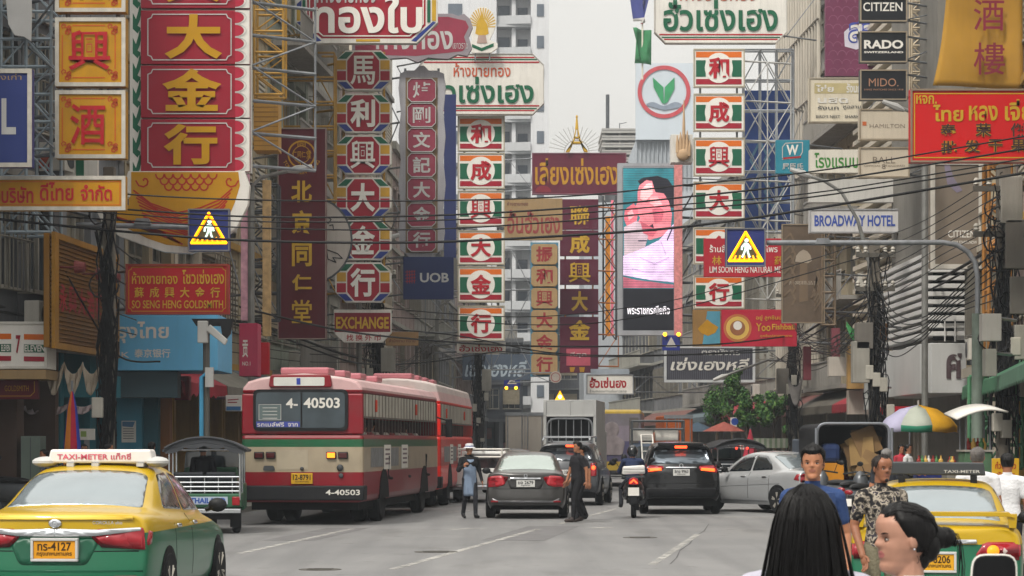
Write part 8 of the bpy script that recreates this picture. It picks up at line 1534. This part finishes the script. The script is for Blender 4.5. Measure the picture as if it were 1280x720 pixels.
    me = bpy.data.meshes.new('body'); me.from_pydata(V, [], Fc)
    for q in (skin, top, legs, shoes or BLACK, lips): me.materials.append(q)
    me.polygons.foreach_set('material_index', mi); me.polygons.foreach_set('use_smooth', [True] * len(Fc)); me.update(); b = bpy.data.objects.new('body', me); COL.objects.link(b); b.parent = e
    if face:
        for sx in (-1, 1):
            mb = MB(); mb.ball((0, 0, 0), (.0125, .0085, .0052), 14, 0, HM @ Matrix.Translation((sx * .0305, -.0672, .1165))); ey = mb.build('eye', mat('#b5aaa2', .2, 0, .05, 9), e, smooth=True)
            mb = MB(); mb.ball((0, 0, 0), (.0060, .003, .0050), 12, 0, HM @ Matrix.Translation((sx * .0305, -.0738, .1165))); mb.build('iris', mat('#1a110d', .15), ey, smooth=True)
            mb = MB(); mb.tube([HM @ Vector((sx * (.0305 + .0140 * math.cos(t)), -.0745 + .005 * abs(math.cos(t)), .1165 + .0056 * math.sin(t))) for t in [math.pi * i / 8 for i in range(9)]], .0016, 5); mb.build('eyelid', mat('#2a1d19', .6), e)
            mb = MB(); mb.tube([HM @ (head_pt(.1335 + .004 * math.sin(t * 2.6), sx * (.24 + .42 * t), .001)) for t in [i / 6 for i in range(7)]], [.0008, .002, .0026, .0026, .0022, .0016, .0008], 6); mb.build('eyebrow', mat('#17110f', .8), e, smooth=True)
    hc = haircol or HAIR; front = {'short': .178, 'bald': .21, 'back': .186, 'long': .18, 'recede': .2}.get(hair, .18)
    if hair in ('short', 'back', 'long', 'bald', 'crop', 'recede'):
        def fn(z, a):
            aa = abs(a); hl = front - .006 * math.cos(aa * 3) if aa < .9 else (front + (.135 - front) * min(1, (aa - .9) / .35) if aa < 1.25 else .135 + (.055 - .135) * min(1, (aa - 1.25) / .55))
            if hair == 'bald': hl = .215 if aa < 1.3 else .215 + (.06 - .215) * min(1, (aa - 1.3) / .6)
            t = (z - hl) / (.04 if hair == 'back' else .014); t = max(0, min(1, t)); t = t * t * (3 - 2 * t)
            th = {'short': .006 + .012 * max(0, min(1, (z - .15) / .04)), 'back': .012, 'long': .014, 'bald': .005, 'crop': .007, 'recede': .006}[hair]; bump = .003 * math.sin(a * 17 + z * 90) + .002 * math.sin(a * 31 - z * 140)
            extra = .014 * max(0, (z - .17) / .05) * max(0, math.cos(a)) if hair == 'short' else 0
            return -.007 + t * (.007 + th + extra + bump * (1 if hair != 'back' else .35))
        mb = MB(); head_mb(mb, HM, 44, 72, fn); mb.build('hair', hc, e, smooth=True, ang=180)
    if hair in ('short', 'recede') and face and voxel < .006:
        mb = MB(); rh = random.Random(3)
        for k in range(520):
            a = rh.uniform(-3.1, 3.1); z = rh.uniform(.168 if abs(a) < 1 else .1, .222)
            if hair == 'recede' and abs(a) < 1 and z < .205: continue
            p_ = head_pt(z, a, .003 if abs(a) > 1 else .012); n_ = (head_pt(z, a, .02) - head_pt(z, a, 0)).normalized(); d_ = (n_ + Vector((rh.gauss(0, .35), .35 + rh.gauss(0, .3), .5 * (abs(a) < 1.1)))).normalized(); l_ = rh.uniform(.012, .03) * (1 if z > .17 and hair == 'short' else .45); mb.tube([HM @ p_, HM @ (p_ + d_ * l_ * .6), HM @ (p_ + d_ * l_ + Vector((0, .004, .002)))], [.0016, .0013, .0004], 4)
        mb.build('hair_tuft', hc, e, smooth=True, ang=180)
    return e, HM, J
WALK = dict(kA=(.10, -.13, .50), aA=(.10, -.14, .09), tA=(.11, -.33, .05), kB=(-.10, .02, .49), aB=(-.10, .19, .11), tB=(-.11, .02, .035), eA=(.24, .10, 1.11), wA=(.25, .10, .87), eB=(-.24, -.02, 1.11), wB=(-.24, -.16, .90))
SIT = dict(pelvis=(0, .02, .56), waist=(0, .01, .72), chest=(0, 0, .91), neck=(0, .02, 1.06), head=(0, .0, 1.105), sA=(.178, .02, 1.015), sB=(-.178, .02, 1.015), eA=(.24, -.08, .76), eB=(-.24, -.08, .76), wA=(.16, -.27, .68), wB=(-.16, -.27, .68), hA=(.09, .0, .53), hB=(-.09, .0, .53), kA=(.13, -.42, .52), kB=(-.13, -.42, .52), aA=(.13, -.40, .1), aB=(-.13, -.40, .1), tA=(.14, -.58, .04), tB=(-.14, -.58, .04))
def at(px, Y, z=0.): return ((px - 640) / F * Y, Y, z)
BLK = cloth_m('#1b1b1e'); DKT = cloth_m('#26272c')
# woman in apron
e, HM, J = human('woman with a white bucket hat and grey blue apron walking beside the bright red bus', at(587, 50.9), R(18), 1.62, dict(WALK, eB=(-.27, -.02, 1.12), wB=(-.20, -.18, 1.22), wA=(.28, -.06, .86), eA=(.25, .05, 1.1)), BLK, DKT, SKIN, BLACK, 1., voxel=.009, handk=(.5, 1.2), girth=1.08)
mb = MB(); vs = []; nx, nz = 12, 12
for j in range(nz + 1):
    for i in range(nx + 1): u = -1 + 2 * i / nx; v = j / nz; wd = .17 - .05 * max(0, (v - .72) / .28); a = u * 1.15; vs.append((wd * 1.02 * math.sin(a), -(.135 + .035 * (1 - v)) * math.cos(a) + .02 - .02 * math.sin(u * 9 + v * 3) * (1 - v), .52 + .84 * v))
mb.add(vs, [(j * (nx + 1) + i, j * (nx + 1) + i + 1, (j + 1) * (nx + 1) + i + 1, (j + 1) * (nx + 1) + i) for j in range(nz) for i in range(nx)]); o = mb.build('apron', cloth_m('#76869c'), e, smooth=True); o.modifiers.new('s', 'SOLIDIFY').thickness = .008
mb = MB(); mb.lathe([(.145, .148), (.125, .165), (.102, .178), (.098, .225), (.08, .25), (.01, .258)], 22, HM); o = mb.build('hat', cloth_m('#c9c9cc'), e, smooth=True); o.modifiers.new('s', 'SOLIDIFY').thickness = .006; mb = MB(); mb.lathe([(.1, .178), (.103, .18), (.102, .2), (.099, .2)], 22, HM); mb.build('hat_band', cloth_m('#2e4d92'), o)
# man in black crossing
e, HM, J = human('man in a black shirt and trousers crossing in front of the dark grey sedan', at(721, 48.3), R(-62), 1.68, dict(WALK, wB=(-.26, -.10, .87)), cloth_m('#232226'), cloth_m('#1a1a1d'), SKIN, mat('#3a3230', .5), .3, voxel=.009, girth=1.05)
e, HM, J = human('dark-trousered man half hidden behind the man in black crossing the road', at(726, 49.5), R(-66), 1.60, WALK, cloth_m('#2c2b30'), cloth_m('#202024'), SKIN, BLACK, .3, voxel=.012, hair='crop')
# scooter rider
RIDE = dict(pelvis=(0, .0, .84), waist=(0, -.02, 1.0), chest=(0, -.06, 1.17), neck=(0, -.06, 1.30), head=(0, -.09, 1.335), sA=(.185, -.06, 1.255), sB=(-.185, -.06, 1.255), eA=(.29, -.22, 1.02), eB=(-.29, -.22, 1.02), wA=(.31, -.48, 1.02), wB=(-.31, -.48, 1.02), hA=(.1, -.02, .80), hB=(-.1, -.02, .80), kA=(.25, -.36, .66), kB=(-.25, -.36, .66), aA=(.25, -.14, .30), aB=(-.25, -.14, .30), tA=(.28, -.32, .25), tB=(-.28, -.32, .25))
e, HM, J = human('scooter rider in a dark helmet and navy jacket beside the black SUV', at(790.5, 51.5), R(177), 1.7, RIDE, cloth_m('#2a3450'), cloth_m('#202126'), SKIN, BLACK, 1., voxel=.010, hair='none', face=False)
mb = MB(); mb.ball((0, .01, .135), (.125, .145, .135), 24, 0, HM); o = mb.build('helmet', mat('#202225', .2, 0, .1, 3, coat=.7), e, smooth=True); mb = MB(); mb.ball((0, -.02, .12), (.118, .132, .07), 18, 0, HM); mb.build('visor', GLASSD, o, smooth=True)
# blue-shirted man
e, HM, J = human('man in a blue T-shirt facing the camera behind the long-haired woman', at(1017, 15.6), R(10), 1.63, dict(eA=(.25, .05, 1.1)), cloth_m('#30446e'), DKT, mat('#a57052', .5, 0, .14, 26, spec=.4), BLACK, .3, voxel=.005, hs=1.03, hair='short', hyaw=R(-22))
# camouflage-shirted man
e, HM, J = human('man with thinning hair and a camouflage T-shirt beside the golden yellow taxi', at(1103, 18.0), R(16), 1.57, dict(eB=(-.245, .03, 1.11), wB=(-.225, -.10, .86), wA=(.24, .02, .86)), camo(), cloth_m('#6f6a58'), SKIND, mat('#3a3230', .5), .35, voxel=.0055, hs=1.0, hair='recede', haircol=hairmat('#241e1b'), hyaw=R(6), hpitch=R(4), handk=(.5, .8))
mb = MB(); mb.ball((0, -.077, .022), (.018, .010, .016), 10, 0, HM); mb.ball((0, -.084, .083), (.02, .004, .003), 10, 0, HM); mb.build('beard', hairmat('#241e1b'), e, smooth=True)
# long-haired woman, back view
e, HM, J = human('woman with long straight black hair seen from behind in the foreground', at(1008, 7.0), R(172), 1.53, dict(sA=(.18, .03, 1.368), sB=(-.18, .03, 1.368)), cloth_m('#a9a7b4'), DKT, SKINL, BLACK, .45, voxel=.007, hair='long', hs=1.0, face=True, girth=.86)
mb = MB(); rr = random.Random(4); n = 40; rows = 16; vs = []
for j in range(rows + 1):
    v = j / rows
    for i in range(n):
        t = 2 * math.pi * i / n; zz = .24 - .785 * v; cp = max(.02, 1 - max(0, (zz - .125) / .118) ** 2) ** .5; hw = (.084 + .043 * min(1, v * 1.5) + .03 * v) * cp; hd = (.088 + .02 * v * (1 - v)) * cp; sl = 1 + (.02 * math.sin(t * 5 + 1 + 2 * v) + .012 * math.sin(t * 11 + 2 - 3 * v)) * min(1, v * 2)
        x = hw * math.sin(t) * sl; y = .035 + .05 * v + (hd * (-math.cos(t)) if math.cos(t) < 0 else hd * .35 * (-math.cos(t))); z = zz - .04 * v * v * math.sin(t * 3 + 1)
        vs.append(HM @ Vector((x, y, z)))
mb.add(vs, [(j * n + i, (j + 1) * n + i, (j + 1) * n + (i + 1) % n, j * n + (i + 1) % n) for j in range(rows) for i in range(n)] + [tuple(range(n)), tuple(rows * n + i for i in range(n))[::-1]])
for k in range(1000):   # strands gathered in uneven locks over the mass
    lk = random.Random(k % 46); t = math.pi + lk.uniform(-1.75, 1.75) + rr.gauss(0, .05); pts = []; fl = lk.uniform(-.02, .022) + rr.uniform(-.003, .003); L = lk.uniform(.45, .8) + rr.uniform(-.04, .04); wn = lk.uniform(-.25, .25) + (rr.uniform(-.5, .5) if k % 23 == 0 else 0); ph = lk.uniform(0, 6)
    for i in range(9):
        v = (i / 8) ** 1.4; zz = .243 - (.243 - .18 + L) * v; cp = max(.02, 1 - max(0, (zz - .125) / .121) ** 2) ** .5; hw = (.086 + .044 * min(1, v * 1.5) + .03 * v + fl * v) * cp; hd = (.091 + .02 * v * (1 - v) + fl * v * .4) * cp; pts.append(HM @ Vector((hw * math.sin(t + wn * math.sin(v * 3.5 + ph) * v), .036 + .05 * v - hd * math.cos(t), zz)))
    mb.tube(pts, [q * rr.choice((.5, .7, 1.)) for q in (.001, .002, .002, .002, .002, .002, .0017, .0012, .0004)], 3)
for k in range(34):
    x0 = rr.uniform(.08, .1) * (1 if k < 26 else -1); pts = [HM @ Vector((x0 + .02 * v + (.06 + .07 * rr.random()) * max(0, v - .35) ** 1.5 * (1 if k < 26 else -1), .05 + .03 * v, -.02 - .34 * v)) for v in [i / 7 for i in range(8)]]; mb.tube(pts, [.002] * 7 + [.0006], 4)
mb.build('hair', HAIR, e, smooth=True, ang=180)
# woman in profile
e, HM, J = human('woman in profile facing left with her dark hair tied back, closest to the camera', at(1126, 6.95), R(-76), 1.47, None, cloth_m('#c9c8cc'), DKT, SKINL, BLACK, .45, voxel=.0042, hair='back', hs=1.07, lips=LIPL, girth=.88, hpitch=R(2))
mb = MB(); mb.ball((0, .108, .112), (.042, .05, .042), 16, 0, HM); mb.ball((0, .145, .112), (.036, .04, .036), 14, 0, HM); mb.ball((0, .075, .09), (.062, .05, .06), 16, 0, HM); mb.ball((0, .05, .055), (.05, .04, .05), 14, 0, HM)
for k in range(60):
    a = rr.uniform(-1, 1); b = rr.uniform(0, 1); mb.tube([HM @ Vector((.02 * a, .15, .115)), HM @ Vector((.03 * a, .175 + .02 * b, .12 + .01 * a)), HM @ Vector((.03 * a, .19 + .02 * b, .10 - .02 * b)), HM @ Vector((.025 * a, .19 + .03 * b, .05 - .05 * b)), HM @ Vector((.02 * a, .185 + .03 * b, .0 - .06 * b))] if k > 52 else [HM @ Vector((.02 * a, .12, .10 + .02 * b)), HM @ Vector((.03 * a, .15, .125 + .02 * a * b)), HM @ Vector((.022 * a, .18, .11 - .03 * b)), HM @ Vector((.015 * a, .165, .085))], .0016, 4)
for k in range(260):   # combed-back strands over the skull
    a0 = rr.uniform(.25, 1.5) * rr.choice((-1, 1)); z0 = .186 - .045 * max(0, (abs(a0) - .8) / .7) + rr.uniform(0, .03); mb.tube([HM @ head_pt(min(.222, z0 + (.115 - z0) * t * t + .02 * math.sin(math.pi * t)), (abs(a0) + (math.pi - .2 - abs(a0)) * t) * (1 if a0 > 0 else -1), .001 + (.0115 + .003 * math.sin(k)) * min(1, t * 2.5)) for t in [i / 8 for i in range(9)]], [.0006] + [.0019] * 7 + [.0008], 4)
for k in range(46):   # loose wisps at temple, brow and nape
    a0 = rr.choice((-1, 1)) * rr.uniform(1.75, 2.5); z0 = rr.uniform(.05, .16); dz = rr.uniform(-.05, .01); mb.tube([HM @ head_pt(max(.02, min(.22, z0 + dz * t)), a0 + .5 * t * (1 if a0 > 0 else -1), .006 + .012 * math.sin(3 * t) * rr.random()) for t in [i / 5 for i in range(6)]], [.0009, .0011, .0011, .001, .0008, .0003], 4)
mb.build('hair_bun', HAIR, e, smooth=True, ang=180)
mb = MB(); mb.ball((.0785, .004, .083), (.004, .004, .004), 8, 0, HM); mb.ball((-.0785, .004, .083), (.004, .004, .004), 8, 0, HM); mb.build('earring', CHROME, e, smooth=True)
# men in white shirts on the right
human('balding man in a white shirt seen from behind beside the green food cart', at(1222, 24), R(165), 1.62, None, cloth_m('#c9c9cc'), DKT, SKIND, BLACK, .3, voxel=.009, hair='bald', haircol=hairmat('#5a5654'), face=False)
human('man in a white T-shirt with cropped black hair, seen from behind at the right edge', at(1259, 25.5), R(172), 1.55, None, cloth_m('#cfcfd2'), DKT, SKIND, BLACK, .3, voxel=.009, hair='crop', face=False, girth=1.1)
human('vendor in a white T-shirt behind the dark blue tiled stall', at(1136, 54.5), R(60), 1.62, dict(wA=(.2, -.25, 1.0), wB=(-.2, -.25, 1.0)), cloth_m('#d0d0d0'), DKT, SKIN, BLACK, .3, voxel=.012, hair='crop')
human('grey-haired man in dark clothes behind the camouflage-shirted man', at(1108, 33), R(170), 1.58, None, cloth_m('#2b2d33'), DKT, SKIN, BLACK, .3, voxel=.011, hair='crop', haircol=hairmat('#6d6a68'), face=False)
human('woman in a red top under the multicoloured umbrella', at(1127, 60), R(20), 1.6, None, cloth_m('#a83440'), DKT, SKIN, BLACK, .3, voxel=.013, hair='long')
human('person in dark red sitting in the shade behind the food stalls', at(1163, 61), R(-20), 1.5, SIT, cloth_m('#8a2c38'), DKT, SKIN, BLACK, .3, voxel=.013, hair='crop')
# left side onlookers
human('man in dark clothes standing in front of the brown pillar on the left', at(190, 46.5, .13), R(165), 1.55, None, cloth_m('#26282e'), DKT, SKIN, BLACK, .4, voxel=.012, hair='crop', face=False)
human('dark-haired man on the left pavement just right of the dark utility pole', at(137, 44.5, .13), R(100), 1.52, None, cloth_m('#c0bcb8'), DKT, SKIN, BLACK, .3, voxel=.012, hair='crop')
human('person in a grey blue shirt bending beside the folded parasol', at(74, 45.3, .13), R(-60), 1.55, dict(chest=(0, -.16, 1.2), neck=(0, -.27, 1.3), head=(0, -.34, 1.31), sA=(.178, -.24, 1.28), sB=(-.178, -.24, 1.28), eA=(.2, -.32, 1.02), eB=(-.2, -.32, 1.02), wA=(.18, -.45, .85), wB=(-.18, -.45, .85)), cloth_m('#7d8798'), DKT, SKIN, BLACK, .3, voxel=.012, hair='crop')
human('person in a brown shirt in the dark shop right of the folded parasol', at(105, 46.0, .13), R(20), 1.5, None, cloth_m('#6a4636'), DKT, SKIN, BLACK, .3, voxel=.012, hair='crop')
e, HM, J = human('passenger in dark clothes seated in the green tuk-tuk', (at(254, 42.9)[0], 42.9, .38), R(176), 1.62, dict(SIT, eA=(.22, .0, .78), eB=(-.22, .0, .78)), cloth_m('#1c1d22'), DKT, SKIN, BLACK, .5, voxel=.011, hair='short', face=False)
# passengers inside the first bus
p1, _, _ = human('passenger in a pale shirt seated behind the window bars of the red and cream bus', (0, 0, -5), 0, 1.62, SIT, cloth_m('#b9b4ac'), DKT, SKIN, BLACK, .3, voxel=.014, hair='crop', group='passengers in the red and cream bus')
p2, _, _ = human('passenger in a reddish shirt seated behind the window bars of the red and cream bus', (0, 0, -5), 0, 1.62, SIT, cloth_m('#8a4a4a'), DKT, SKIN, BLACK, .3, voxel=.014, hair='long', group='passengers in the red and cream bus')
BM = Matrix.Translation(b1.location) @ Matrix.Rotation(R(-6), 4, 'Z')
for i in range(9):
    src = (p1, p2)[i % 3 == 1]; w = BM @ Vector((.93, 1.0 + .95 * i, .86)); 
    if i < 2: src.location = w; src.rotation_euler = (0, 0, R(-6 + 180 - 12 * (i % 3)))
    else: dup(src, w, R(-6 + 180 - 14 * (i % 3) + 5 * (i % 2)))
# ================================================================== HAZE
mb = MB(); mb.bx(-420, 420, -42, 420, -1, 70); hz = mb.build('haze', [bpy.data.materials.new('haze')]); tag(hz, kind='stuff')
hm = hz.data.materials[0]; hm.use_nodes = True; n = hm.node_tree; n.nodes.clear(); ou = n.nodes.new('ShaderNodeOutputMaterial'); pv = n.nodes.new('ShaderNodeVolumePrincipled'); pv.inputs['Color'].default_value = (.82, .88, .95, 1); pv.inputs['Density'].default_value = .0006; pv.inputs['Anisotropy'].default_value = .2; n.links.new(pv.outputs[0], ou.inputs['Volume'])
SC.cycles.volume_step_rate = 4; SC.cycles.volume_max_steps = 64
for o in SC.objects:
    if o.parent is None and o.type == 'EMPTY': pass
